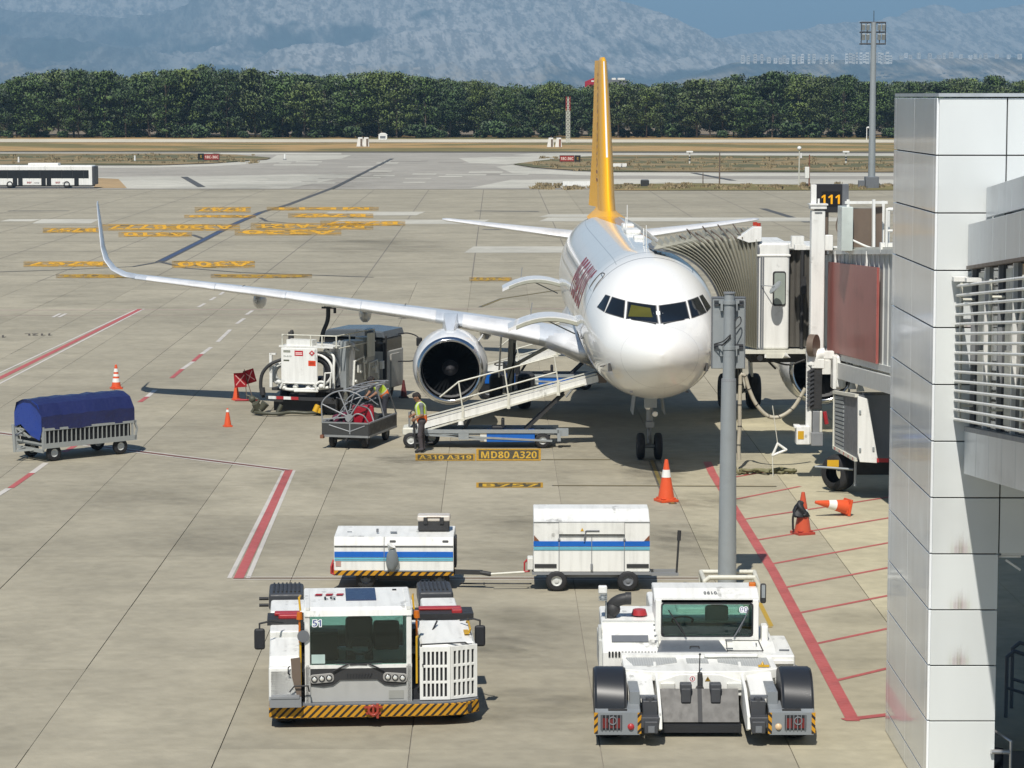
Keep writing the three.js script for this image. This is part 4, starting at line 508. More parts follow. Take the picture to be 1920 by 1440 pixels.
{
  const t = thing('access_walkway', 'sloping enclosed walkway with horizontal white slats before dark glazing beside the silver pier', 'walkway', [0, 0, 0]), Z0 = -38.76, Z1 = -27, S = 0.090;
  const y = (h, z) => h + S * (z - Z0), plank = (name, x, h0, h1, z0, z1, m, th = 0.05) => part(t, name, sideprism([[z0, y(h0, z0)], [z1, y(h0, z1)], [z1, y(h1, z1)], [z0, y(h1, z0)]].map(([z, h]) => [z, h]), th, x, 0.004), m);
  const hA = v => at(1819, v, 38.76).y;
  const fas = [hA(421), hA(500)], par = [hA(352), hA(408)], low = [hA(806), hA(888)];
  for (let k = 0; k < 12; k++) { const z0 = Z0 + 0.03 + k * 0.99, z1 = z0 + 0.978; plank('fascia_panel', 6.55, fas[1], fas[0], z0, z1, CLAD.fascia); plank('parapet_panel', 6.80, par[1], par[0], z0, z1, CLAD.fascia); plank('lower_panel', 6.55, low[1], low[0], z0, z1, CLAD.fascia); }
  plank('roof', 9.9, fas[0] - 0.06, fas[0] - 0.02, Z0, Z1, CLAD.fascia, 6.6); plank('upper_roof', 10.1, par[0] - 0.05, par[0] - 0.01, Z0, Z1, CLAD.fascia, 6.5);
  plank('floor', 9.9, low[1] + 0.05, low[1] + 0.30, Z0, Z1, M.midgrey, 6.6); plank('fascia_edge', 6.56, fas[1] - 0.04, fas[1] + 0.01, Z0, Z1, M.brown, 0.10); plank('sill', 6.57, low[0] - 0.02, low[0] + 0.05, Z0, Z1, M.midgrey, 0.10);
  for (let k = 0; k < 11; k++) plank('window_pane', 6.66, low[0] + 0.05, fas[1] - 0.02, Z0 + 0.06 + k * 1.06, Z0 + 1.06 + k * 1.06, M.darkglass, 0.02);
  for (let k = 0; k < 12; k++) { plank('mullion', 6.64, low[0] + 0.04, fas[1], Z0 + k * 1.06, Z0 + 0.06 + k * 1.06, k % 2 ? M.white : M.midgrey, 0.10); if (k % 2 === 0) for (const q of [0, 1]) plank('blind', 6.648, lerp(low[0], fas[1], 0.06 + 0.47 * q), lerp(low[0], fas[1], 0.49 + 0.47 * q), Z0 + 0.3 + k * 1.06, Z0 + 0.75 + k * 1.06, M.cream, 0.012); }
  const s0 = hA(786), s1 = hA(536);
  for (let k = 0; k < 15; k++) { const h = lerp(s0, s1, k / 14); part(t, 'slat', rod([6.40, y(h, -38.86), -38.86], [6.40, y(h, Z1), Z1], 0.021, 8), M.white); }
  for (let z = Z0 + 0.12; z < Z1; z += 2.35) { part(t, 'slat_post', [rod([6.43, y(s0 - 0.03, z), z], [6.43, y(s1 + 0.04, z), z], 0.024, 8), rod([6.43, y(s1 - 0.2, z), z], [6.62, y(s1 - 0.2, z), z], 0.02), rod([6.43, y(s0 + 0.2, z), z], [6.62, y(s0 + 0.2, z), z], 0.02)], M.cream); }
  parts(t, 'end_plate', [box(0.30, 0.06, 0.2, 6.47, s1 + 0.10, -38.75), box(0.22, 0.05, 0.16, 6.44, s1 + 0.16, -37.7)], M.white);
}
// stair railing in the shade under the wall, and a steel barrier nearer
{
  const t = thing('stair_railing', 'dark pipe railing of a stair in the shade beside the silver pier', 'railing', gnd(1886, 1345));
  const rail = (x, z) => part(t, 'rail', [...rods([[x, 0, z], [x, 1.02, z], [x + 0.12, 1.12, z + 0.0], [x + 2.4, 0.55, z + 1.3]], 0.032), rod([x, 0.5, z], [x + 2.4, -0.02, z + 1.3], 0.026), rod([x + 1.2, 0, z + 0.65], [x + 1.2, 0.85, z + 0.65], 0.028)], M.grey); rail(0, 0); rail(0.22, -0.7);
  const b = thing('steel_barrier', 'short bright steel barrier with glass infill at the foot of the silver pier', 'barrier', gnd(1893, 1500), 0.2); part(b, 'frame', [...rods([[0, 0, 0], [0, 0.88, 0], [-0.55, 1.25, -0.9], [-0.55, 0, -0.9]], 0.024), rod([-0.02, 0.72, 0], [-0.3, 0.74, 0], 0.035)], M.alu); part(b, 'infill', box(0.01, 0.6, 0.8, -0.28, 0.45, -0.45, 0, 0.55, 0), M.darkglass);
}
// ---------- docking display mast (seen from behind) ----------
{
  const D = 56.5, p0 = gnd(1363, 1112), t = thing('docking_display_mast', 'tapered grey steel mast carrying a flat grey docking display seen from behind', 'mast', [at(1363, 1112, -p0.z).x, 0, p0.z]);
  const d = -p0.z, Y = v => at(1365, v, d).y, top = Y(549), jt = Y(712);
  part(t, 'mast', [cyl(0.195, 0.155, jt, 0, jt / 2, 0, 0, 0, 0, 28), cyl(0.128, 0.105, top - jt, 0, (top + jt) / 2, 0, 0, 0, 0, 24)], M.galv);
  part(t, 'collar', [cyl(0.158, 0.150, 0.05, 0, jt, 0, 0, 0, 0, 24), cyl(0.125, 0.125, 0.03, 0, top, 0, 0, 0, 0, 20)], M.midgrey);
  const xa = at(1337, 620, d).x - t.position.x, xb = at(1398, 620, d).x - t.position.x, y0 = Y(693), y1 = Y(560), cx = (xa + xb) / 2, bx = part(t, 'display_box', rbox(xb - xa, y1 - y0, 0.16, 0.015, cx, (y0 + y1) / 2, -0.26), M.galv);
  part(bx, 'box_edge', [box(xb - xa + 0.02, 0.025, 0.18, cx, y1 + 0.005, -0.26), box(0.014, y1 - y0, 0.18, xb - t.position.x * 0 + 0.005, (y0 + y1) / 2, -0.26), box(0.014, y1 - y0, 0.18, xa - 0.005, (y0 + y1) / 2, -0.26)], M.grey);
  for (const v of [566, 572, 648, 653]) part(bx, 'rail', box(xb - xa - 0.06, 0.035, 0.05, cx, Y(v), -0.16), M.dark);
  for (const v of [567, 652]) part(t, 'bracket', [cyl(0.135, 0.135, 0.07, 0, Y(v), 0, 0, 0, 0, 20), box(0.42, 0.06, 0.05, 0, Y(v), -0.10), ...[-1, 1].map(s => box(0.05, 0.20, 0.10, s * 0.15, Y(v) - 0.08, -0.12))], M.galv);
  part(t, 'cable', [pipe([[0.11, Y(600), 0.05], [0.22, Y(594), 0], [0.24, Y(604), 0], [0.12, Y(616), 0.08]], 0.012, 6), pipe([[-0.30, Y(646), -0.08], [-0.12, Y(638), 0.14], [0.02, Y(626), 0.16], [-0.02, Y(634), 0.15], [-0.16, Y(648), 0.06]], 0.013, 6)], M.charcoal);
  const g = thing('mast_guard', 'white bent pipe guard around the foot of the grey mast', 'guard rail', [t.position.x, 0, t.position.z]);
  const L = -0.50, Rr = 0.62, h = 0.34; part(g, 'pipe', [...rods([[L, 0, 0.5], [L, h, 0.5], [L + 0.1, h + 0.08, 0.5], [Rr - 0.1, h + 0.08, 0.5], [Rr, h - 0.1, 0.5], [Rr, 0, 0.5]], 0.05), ...rods([[L, 0, -0.6], [L, h, -0.6], [Rr, h, -0.6], [Rr, 0, -0.6]], 0.05), rod([L, h, 0.5], [L, h, -0.6], 0.05), rod([Rr, h - 0.1, 0.5], [Rr, h, -0.6], 0.05)], M.cream);
}
// ---------- boarding bridge ----------
{
  const t = thing('boarding_bridge', 'white boarding bridge with grey pleated canopy docked to the airliner', 'jet bridge', [0, 0, 0]);
  const corr = tex(64, (u, v) => 0.5 + 0.5 * sin(u * 2 * PI), false, 0.12), rib = new THREE.MeshStandardMaterial({ color: new THREE.Color().setRGB(0.50, 0.51, 0.49), roughness: 0.6, map: GRIME, bumpMap: corr, bumpScale: 0.02 }), W = M.white;
  // telescopic tunnel: two sleeves, running towards the terminal
  const xs = d => lerp(8.70, 10.27, (75.3 - d) / 29.3), ty = d => 5.98 + (75.3 - d) * 0.058, by = d => 3.12 + (75.3 - d) * 0.052;
  const sleeve = (d0, d1, off, w, m) => { const r = d => [[xs(d) + off, by(d), -d], [xs(d) + w, by(d), -d], [xs(d) + w, ty(d), -d], [xs(d) + off, ty(d), -d]]; return toCreasedNormals(loft([r(d0), r(d1)], true, true), 0.3); };
  const tun = part(t, 'tunnel', sleeve(75.2, 44, 0, 2.9), rib);
  for (let d = 74.6; d > 64; d -= 0.62) part(tun, 'panel_rib', bar([xs(d) - 0.012, by(d) + 0.08, -d], [xs(d) - 0.012, ty(d) - 0.08, -d], 0.035, 0.03).clone(), M.offwhite);
  part(tun, 'edge_beam', [bar([xs(75.2), ty(75.2) - 0.02, -75.2], [xs(44), ty(44) - 0.02, -44], 0.14, 0.12), bar([xs(75.2), by(75.2) + 0.03, -75.2], [xs(44), by(44) + 0.03, -44], 0.12, 0.16), bar([xs(72.4) - 0.05, by(72.4) - 0.32, -72.4], [xs(44) - 0.05, by(44) - 0.32, -44], 0.2, 0.42)], M.offwhite);
  const panelRed = new THREE.MeshPhysicalMaterial({ color: new THREE.Color().setRGB(0.36, 0.125, 0.105), roughness: 0.5, clearcoat: 0.1, clearcoatRoughness: 0.2, map: GRIME });
  { const f = (d, a) => [xs(d) - 0.12, lerp(by(d), ty(d), a), -d]; const A = f(74.0, 0.05), B = f(66.8, 0.04), C = f(66.8, 0.86), D = f(74.0, 0.90), m = part(t, 'red_panel', toCreasedNormals(loft([[A, B, C, D], [A, B, C, D].map(([x, y, z]) => [x + 0.05, y, z])], true, true), 0.3), panelRed); part(m, 'panel_edge', bar([B[0] - 0.004, B[1], B[2]], [C[0] - 0.004, C[1], C[2]], 0.03, 0.05), dirty(0.40, 0.10, 0.09)); parts(m, 'hanger', [73.2, 71, 68.6].map(d => bar([xs(d) - 0.06, lerp(by(d), ty(d), 0.86), -d], [xs(d) - 0.06, ty(d), -d], 0.05, 0.05)), W); }
  part(t, 'tray', [bar([xs(75) - 0.3, by(75) + 0.1, -75], [xs(73.8) - 0.3, by(73.8) + 0.02, -73.8], 0.5, 0.26)], M.offwhite);
  part(t, 'added_shade_rotunda', [cyl(2.3, 2.3, 3.9, 11.4, 5.75, -53.5, 0, 0, 0, 32), cyl(0.5, 0.5, 3.9, 11.4, 1.95, -53.5, 0, 0, 0, 24)], M.offwhite);  // unseen rotunda, added to shade the ground at lower right
  // roof equipment: cabinet with frame, railings
  const rd = 70.8, rx = at(1612, 420, rd).x, ry = ty(rd);
  const cab = part(t, 'roof_cabinet', [rbox(0.30, 1.15, 0.9, 0.02, at(1582, 420, rd).x + 0.04, ry + 0.6, -rd), box(0.92, 1.0, 0.06, rx + 0.02, ry + 0.62, -rd - 0.3)], dirty(0.6, 0.66, 0.62));
  part(cab, 'screen', [box(0.60, 1.02, 0.03, rx + 0.0, ry + 0.62, -rd + 0.1), box(0.22, 1.1, 0.03, rx + 0.48, ry + 0.62, -rd - 0.05)], M.brown);
  part(cab, 'frame', [...[-0.34, 0.34].map(x => bar([rx + x, ry, -rd + 0.22], [rx + x * 0.97, ry + 1.36, -rd + 0.18], 0.07, 0.07)), bar([rx + 0.66, ry, -rd - 0.4], [rx + 0.66, ry + 1.3, -rd - 0.4], 0.07, 0.07), bar([rx - 0.42, ry + 1.28, -rd + 0.2], [rx + 0.70, ry + 1.28, -rd + 0.1], 0.07, 0.07), bar([rx - 0.4, ry + 0.02, -rd + 0.24], [rx + 0.8, ry + 0.02, -rd + 0.24], 0.1, 0.08), pipe([[rx - 0.5, ry + 0.45, -rd + 0.3], [rx - 0.1, ry + 0.25, -rd + 0.34], [rx + 0.3, ry + 0.1, -rd + 0.36], [rx + 0.65, ry + 0.12, -rd + 0.3]], 0.03, 6)], W);
  part(t, 'roof_rail', [...[0, 0.10].flatMap(o => rods([[xs(66.6) + 0.05 + o, ty(66.6), -66.6 - o * 4], [xs(66.6) + 0.05 + o, ty(66.6) + 1.02, -66.6 - o * 4], [xs(66.6) + 0.35 + o, ty(66.6) + 1.02, -66.6 - o * 4]], 0.035)), rod([xs(66.6) + 0.05, ty(66.6) + 0.5, -66.6], [xs(66.6) + 0.5, ty(66.6) + 0.5, -66.6], 0.03), box(0.36, 0.24, 0.2, xs(67) + 0.12, ty(67) + 0.1, -66.8)], W);
  part(t, 'roof_walk', [bar([xs(75.2) + 0.12, ty(75.2) + 0.06, -75.2], [xs(62) + 0.12, ty(62) + 0.06, -62], 0.3, 0.08)], M.cream);
  // lift columns with cap
  const LD = 73.6, lx = at(1531.5, 540, LD).x, Y = (v, d = LD) => at(1531, v, d).y, col = s => part(t, 'lift_column', [rbox(0.37, Y(395) - Y(692), 0.40, 0.02, lx + s, (Y(395) + Y(692)) / 2, -LD), rbox(0.44, 0.10, 0.5, 0.015, lx + s, Y(388), -LD), box(0.50, 0.04, 0.55, lx + s, Y(383), -LD), rbox(0.15, Y(346) - Y(384), 0.16, 0.01, lx + s - 0.12, (Y(346) + Y(384)) / 2, -LD), box(0.05, 0.16, 0.05, lx + s + 0.02, Y(378), -LD)], W);
  const lc = col(0); col(3.55); part(lc, 'lifting_lug', [box(0.20, 0.03, 0.02, lx, Y(398), -LD + 0.21)], M.grey);
  part(t, 'cross_beam', box(3.9, 0.36, 0.4, lx + 1.77, Y(688), -LD), W);
  part(t, 'lift_bracket', [rbox(0.22, 0.42, 0.3, 0.02, lx + 0.30, Y(455), -LD), rbox(0.3, 0.2, 0.3, 0.02, lx + 0.48, Y(470), -LD - 0.3), box(0.3, 0.14, 0.25, lx - 0.42, Y(465), -LD - 0.5), box(0.34, 0.3, 0.3, lx - 0.45, Y(456), -LD - 0.9)], W);
  // stand number sign
  const sd = 74.6, s0 = at(1529, 345, sd), s1 = at(1577, 398, sd), sg = part(t, 'gate_sign', rbox(s1.x - s0.x + 0.02, s0.y - s1.y, 0.3, 0.015, (s0.x + s1.x) / 2, (s0.y + s1.y) / 2, -sd), M.black);
  part(sg, 'sign_side', box(0.18, s0.y - s1.y - 0.01, 0.26, s1.x + 0.10, (s0.y + s1.y) / 2, -sd - 0.02), M.grey);
  part(sg, 'digits', quad(0.52, 0.42, at(1557, 372, sd).x, (s0.y + s1.y) / 2 - 0.02, -sd + 0.154), new THREE.MeshStandardMaterial({ roughness: 0.5, map: canvasTex(256, 208, (c, w, h) => { c.fillStyle = '#0b0d10'; c.fillRect(0, 0, w, h); c.fillStyle = '#ffb411'; c.font = 'bold 176px sans-serif'; c.textAlign = 'center'; c.textBaseline = 'middle'; c.fillText('111', w / 2, h / 2 + 6); }) }));
  part(sg, 'sign_post', [rod([at(1550, 400, sd).x, ty(74.6) - 0.1, -sd], [at(1550, 400, sd).x, s1.y + 0.02, -sd], 0.055), pipe([[s1.x - 0.05, s1.y, -sd], [s1.x - 0.12, s1.y - 0.45, -sd], [s1.x + 0.1, s1.y - 0.8, -sd + 0.2], [s1.x + 0.3, ty(74), -sd + 0.3]], 0.018, 5)], M.brown);
  // cab: white front panel with door window, pleated grey rotunda side, floor frame
  const CD = 75.6, c0 = at(1420, 560, CD).x, c1 = at(1480, 560, CD).x, c2 = at(1517, 560, CD).x, cy0 = at(1450, 656, CD).y, cy1 = at(1450, 455, CD).y, CZ = -CD - 1.5;
  part(t, 'cab', [rbox(c1 - c0, cy1 - cy0, 3.0, 0.08, (c0 + c1) / 2, (cy0 + cy1) / 2, CZ)], W);
  part(t, 'cab_roof', [rbox(c1 - c0 + 0.05, 0.06, 3.05, 0.02, (c0 + c1) / 2, cy1 - 0.36, CZ), rbox(c2 - c1 + 0.5, 0.12, 2.6, 0.02, (c1 + c2) / 2 + 0.2, cy1 - 0.16, CZ), rbox(0.3, 0.16, 0.3, 0.02, c1 + 0.12, cy1 - 0.1, -CD - 0.2)], W);
  part(t, 'cab_post', [box(0.05, cy1 - cy0 - 0.4, 0.03, c0 + 0.10, (cy0 + cy1) / 2 - 0.2, -CD + 0.01), box(0.04, cy1 - cy0 - 0.4, 0.03, c0 + 0.16, (cy0 + cy1) / 2 - 0.2, -CD + 0.005)], M.grey);
  const rot = []; for (let k = 0; k <= 16; k++) rot.push([[c1 + (c2 - c1 + 0.7) * k / 16, cy0 + 0.05, -CD - 0.3 - (k % 2 ? 0.07 : 0)], [c1 + (c2 - c1 + 0.7) * k / 16, cy1 - 0.22, -CD - 0.3 - (k % 2 ? 0.07 : 0)]]); part(t, 'rotunda_curtain', toCreasedNormals(loft(rot, false), 0.2), dirty(0.115, 0.108, 0.095, 0.9));
  part(t, 'rotunda_body', box(c2 - c1 + 0.65, cy1 - cy0 - 0.3, 2.2, (c1 + c2) / 2 + 0.32, (cy0 + cy1) / 2, CZ - 0.1), M.dark);
  part(t, 'rotunda_post', [rod([c2 - 0.18, cy0, -CD - 0.18], [c2 - 0.18, cy1 - 0.2, -CD - 0.18], 0.05), box(0.1, 0.5, 0.06, c2 - 0.13, lerp(cy0, cy1, 0.6), -CD - 0.14)], M.charcoal);
  const wy = at(1461, 541, CD).y, wx = at(1461, 541, CD).x, fr = part(t, 'cab_window', put(prism(rrect(0.37, 0.97, 0.07), 0.03, 0.004), wx, wy, -CD + 0.012), M.charcoal); part(fr, 'pane', put(prism(rrect(0.30, 0.88, 0.05), 0.02), wx + 0.01, wy, -CD + 0.025), dirty(0.30, 0.34, 0.30, 0.2));
  const mx = at(1450, 536, CD).x, my = at(1450, 536, CD).y; part(t, 'cab_mirror', [put(cyl(0.22, 0.22, 0.03, 0, 0, 0, 0, 0, 0, 24), mx, my, -CD + 0.55, 0.25, 0, 0.85), rod([c0 + 0.1, my + 0.02, -CD + 0.03], [mx, my + 0.02, -CD + 0.55], 0.012)], M.galv);
  part(t, 'cab_floor', [box(c2 - c0 + 1.0, 0.10, 3.1, (c0 + c2) / 2 - 0.36, cy0 - 0.05, CZ + 0.08), box(0.6, 0.12, 0.3, c0 + 0.55, cy0 - 0.16, -CD + 0.0)], M.cream);
  part(t, 'cab_undercarriage', [box(1.7, 0.26, 2.2, c1 - 0.2, cy0 - 0.26, CZ), cyl(0.08, 0.08, 0.2, c0 + 0.08, cy0 - 0.22, -CD + 0.05, PI / 2), rod([c0 + 0.2, cy0 - 0.2, -CD], [c0 + 0.55, cy0 - 0.55, -CD - 0.2], 0.03), pipe([[c1 - 0.5, cy0 - 0.3, -CD], [c1, cy0 - 0.42, -CD], [c2 - 0.1, cy0 - 0.28, -CD]], 0.025)], M.charcoal);
  part(t, 'cab_lamp', [box(0.42, 0.10, 0.08, c1 - 0.48, cy0 - 0.16, -CD + 0.1), put(new THREE.ConeGeometry(0.09, 0.2, 12), c1 - 0.05, cy0 - 0.17, -CD + 0.15, 0, 0, -2)], M.white);
  part(t, 'cab_beacon', [cyl(0.06, 0.06, 0.14, at(1425, 420, CD).x, at(1425, 424, CD).y, -CD - 0.4), box(0.12, 0.1, 0.1, at(1418, 420, CD).x, at(1418, 421, CD).y, -CD - 0.4)], mat(0.40, 0.04, 0.02, 0.3));
  part(t, 'beacon_bracket', [rod([c0 + 0.08, cy1 - 0.1, -CD - 0.4], [c0 + 0.10, cy1 + 0.36, -CD - 0.4], 0.03), rod([c0 + 0.02, cy1 - 0.1, -CD - 0.3], [c0 + 0.06, cy1 + 0.2, -CD - 0.35], 0.04)], W);
  // canopy: pleats fanning from the cab edge to the curve of the fuselage
  const canopyMat = dirty(0.42, 0.41, 0.34, 0.95), NP = 19, n = 22, mz = V();
  const outer = s => { const v = s < 0.80 ? lerp(cy0 + 0.02, cy1 + 0.18, s / 0.80) : cy1 + 0.18; return [c0 + 0.02, v, s < 0.80 ? 0 : (s - 0.80) / 0.2 * -2.6]; };
  const inner = s => { const A = 5.2; if (s < 0.86) { const th = lerp(-12, 90, s / 0.86) * DEG, [x, y] = skinAt(A, th, 0.10); return [x + PLX - 0.05 + 0.10 * sin(th), y + 0.04, 0]; } const [x, y] = skinAt(A, 90 * DEG, 0.10); return [x + PLX + 0.03, y + 0.04, (s - 0.86) / 0.14 * -2.4]; };
  const fold = [], fold2 = [];
  for (let k = 0; k <= NP * 2; k++) {
    const f = k / (NP * 2), out = k % 2 ? 1 : 0, r = []; for (let j = 0; j <= n; j++) { const s = j / n, a = inner(s), b = outer(s), e = pow(f, 0.9), bulge = 0.10 * sin(PI * f) * sstep(0.35, 0.95, s) ; let x = lerp(a[0], b[0], e), y = lerp(a[1], b[1], e) + bulge, z = -76.1 + lerp(a[2] - 0.25, b[2] + 0.45, e); const top = sstep(0.78, 0.9, s); z += out * 0.15 * (1 - top); y += out * 0.12 * (0.15 + top); x += out * -0.02; r.push([x, y, z]); } fold.push(r);
  }
  for (let k = 0; k < NP * 2; k += 2) part(t, 'canopy_pleat', toCreasedNormals(loft([fold[k], fold[k + 1], fold[k + 2]], false), 0.35), canopyMat);
  part(t, 'canopy_frame', [pipe(fold[0].filter((_, i) => i % 2 === 0), 0.055, 6, 4), pipe(fold[NP * 2].filter((_, i) => i % 2 === 0), 0.05, 6, 4)], M.grey);
  for (let k = 3; k < 12; k++) { const p = fold[k * 3 + 1][20], q = fold[k * 3 + 1][17]; part(t, 'canopy_hoop', rods([[p[0], p[1], p[2]], [p[0] - 0.12, p[1] + 0.16, p[2] + 0.25], [q[0] - 0.02, q[1] + 0.06, q[2] + 0.1]], 0.018, 5), M.brown); }
  part(t, 'canopy_cap', [put(prism([[-0.62, 0.02], [-0.15, 0.34], [0.06, 0.34], [0.06, -0.06], [-0.3, -0.1]], 0.5, 0.01), c0 + 0.04, cy1 + 0.10, -CD - 0.2)], W);
  // drive bogie and under-tunnel cabinet
  const bd = 70.2, bx = at(1572, 885, bd).x, bog = part(t, 'bogie', [box(1.9, 0.36, 0.5, bx + 1.1, 0.62, -bd - 0.1), box(0.5, 0.5, 1.3, bx + 1.7, 1.0, -bd - 0.1), rod([bx + 1.75, 0.8, -bd - 0.1], [bx + 1.75, by(70) + 0.1, -bd - 0.1], 0.22, 14)], M.charcoal);
  for (const [ox, oz] of [[0, 0], [2.9, 0.4]]) { const w = part(bog, 'bogie_wheel', put(tyreG(0.48, 0.42, 0, 0, 0), bx + ox, 0.48, -bd + oz, 0, 0.75, 0), M.rubber); }
  part(t, 'warning_plate', box(0.30, 0.18, 0.02, at(1561, 868, 69.6).x, at(1561, 868, 69.6).y, -69.5), M.yellow);
  part(t, 'bumper_rail', [rod([at(1528, 872, 69.6).x, 0.72, -69.6], [at(1600, 880, 69.2).x, 0.70, -69.2], 0.03), rod([at(1604, 872, 69).x, 0.3, -69], [at(1604, 872, 69).x, 2.0, -69], 0.035)], M.galv);
  const q = (u, v, d) => at(u, v, d), k0 = q(1566, 735, 70.6), k1 = q(1608, 742, 68.4), kb0 = q(1566, 838, 70.6), kb1 = q(1608, 862, 68.4);
  const pc = part(t, 'air_unit', toCreasedNormals(loft([[[k0.x, kb0.y, k0.z], [k1.x, kb1.y, k1.z], [k1.x + 1.5, kb1.y, k1.z - 0.2], [k0.x + 1.5, kb0.y, k0.z]], [[k0.x, k0.y, k0.z], [k1.x, k1.y, k1.z], [k1.x + 1.2, k1.y, k1.z - 0.2], [k0.x + 1.3, k0.y, k0.z]]], true, true), 0.3), M.grey);
  for (let k = 0; k < 13; k++) { const f = (k + 0.8) / 14; part(pc, 'louvre', [bar([lerp(kb0.x, k0.x, f) - 0.02, lerp(kb0.y, k0.y, f), k0.z + 0.1], [lerp(lerp(kb0.x, kb1.x, 0.42), lerp(k0.x, k1.x, 0.42), f) - 0.02, lerp(lerp(kb0.y, kb1.y, 0.42), lerp(k0.y, k1.y, 0.42), f), lerp(k0.z, k1.z, 0.42)], 0.03, 0.07)], M.galv); }
  part(pc, 'unit_frame', [bar([k0.x - 0.02, kb0.y, k0.z + 0.02], [k0.x - 0.02, k0.y, k0.z + 0.02], 0.07, 0.07), bar([k0.x - 0.02, kb0.y, k0.z], [k1.x - 0.02, kb1.y, k1.z], 0.08, 0.09), bar([k0.x - 0.02, k0.y, k0.z], [k1.x - 0.02, k1.y, k1.z], 0.10, 0.08)], M.cream);
  for (let k = 0; k < 5; k++) part(pc, 'reflector', box(0.02, 0.07, 0.14, lerp(kb0.x, kb1.x, 0.1 + 0.2 * k) - 0.07, lerp(kb0.y, kb1.y, 0.1 + 0.2 * k), lerp(k0.z, k1.z, 0.1 + 0.2 * k)), M.red);
  const dp = [[1608, 742], [1627, 748], [1645, 858], [1644, 868], [1612, 866], [1608, 850]].map(([u, v]) => { const p = at(u, v, 68.2); return [p.x, p.y]; }); const pd = part(pc, 'unit_door', put(prism(dp, 0.08, 0.008), 0, 0, -68.2), W); for (const [u, v] of [[1613, 773], [1613, 844], [1638, 842]]) { const p = at(u, v, 68.1); part(pd, 'hinge', box(0.05, 0.09, 0.03, p.x, p.y, -68.14), M.galv); }
  const gp = [[1627, 745], [1670, 752], [1670, 866], [1645, 864]].map(([u, v]) => { const p = at(u, v, 67.6); return [p.x, p.y]; }); part(pc, 'rear_panel', put(prism(gp, 0.06), 0, 0, -68.6), M.grey); part(pc, 'red_strip', box(0.3, 0.1, 0.05, at(1656, 864, 68).x, at(1656, 864, 68).y, -68.1), M.red);
  // hanging cable gear: white pole, elbow duct, chain, rounded box, lower box
  const e = 72.4, PX = (u, v) => at(u, v, e), bb = (u0, v0, u1, v1, dz, r = 0.02, z = 0) => { const a = PX(u0, v0), b = PX(u1, v1); return rbox(b.x - a.x, a.y - b.y, dz, r, (a.x + b.x) / 2, (a.y + b.y) / 2, -e + z); };
  part(t, 'cable_pole', bb(1512, 655, 1521, 832, 0.14), W); part(t, 'cable_drum', put(cyl(0.30, 0.30, 0.18, 0, 0, 0, PI / 2, 0, 0, 28), at(1524, 647, e).x, at(1524, 647, e).y, -e + 0.1, 0, 1.1, 0), M.brown);
  part(t, 'elbow_cover', [bb(1521, 672, 1545, 690, 0.3), put(new THREE.TorusGeometry(0.30, 0.16, 12, 12, PI / 2), PX(1545, 680).x, PX(1540, 684).y, -e, 0, 0, PI / 2), bb(1543, 658, 1563, 672, 0.3)], W);
  const ch = part(t, 'cable_chain', bb(1519, 689, 1540, 767, 0.24), M.charcoal); for (let k = 0; k < 9; k++) part(ch, 'chain_link', box(0.2, 0.05, 0.05, PX(1527, 0).x, PX(1527, 694 + k * 8).y, -e + 0.14, 0, 0, 0.5), M.dark);
  part(t, 'duct', [bb(1523, 770, 1536, 812, 0.22), bb(1520, 810, 1542, 835, 0.3)], M.midgrey); part(t, 'duct_side', bb(1536, 770, 1541, 810, 0.2), M.cream);
  const rb = part(t, 'rounded_box', [bb(1563, 665, 1584, 728, 0.5, 0.09), bb(1560, 665, 1566, 728, 0.56)], W); part(rb, 'label_plate', box(0.14, 0.17, 0.01, PX(1579, 678).x, PX(1579, 678).y, -e + 0.256), M.brown);
  const lb = part(t, 'control_box', [bb(1492, 798, 1517, 832, 0.42), bb(1488, 796, 1500, 802, 0.3)], W); part(lb, 'label_plate', [box(0.16, 0.22, 0.01, PX(1500, 814).x, PX(1500, 814).y, -e + 0.215)], M.yellow);
  part(t, 'hanger_frame', [bar([PX(1592, 668).x, PX(0, 668).y, -e], [PX(1592, 740).x, PX(0, 740).y, -e], 0.05, 0.05), bb(1588, 665, 1618, 680, 0.1), ...[1597, 1613].map(u => bar([PX(u, 668).x, PX(0, 668).y, -e], [PX(u, 706).x, PX(0, 706).y, -e], 0.05, 0.05))], M.grey);
  for (const [u, v, r] of [[1596, 715, 0], [1610, 719, 0.1], [1628, 702, 2.4], [1640, 704, 2.7]]) part(t, 'pointed_hood', put(new THREE.ConeGeometry(0.15, 0.34, 4), PX(u, v).x, PX(u, v).y, -e + 0.3, 0, 0.7, r), W);
  part(t, 'fire_extinguisher', [rod([PX(1546, 772).x, PX(0, 772).y, -e], [PX(1550, 795).x, PX(0, 795).y, -e], 0.06)], M.red);
}
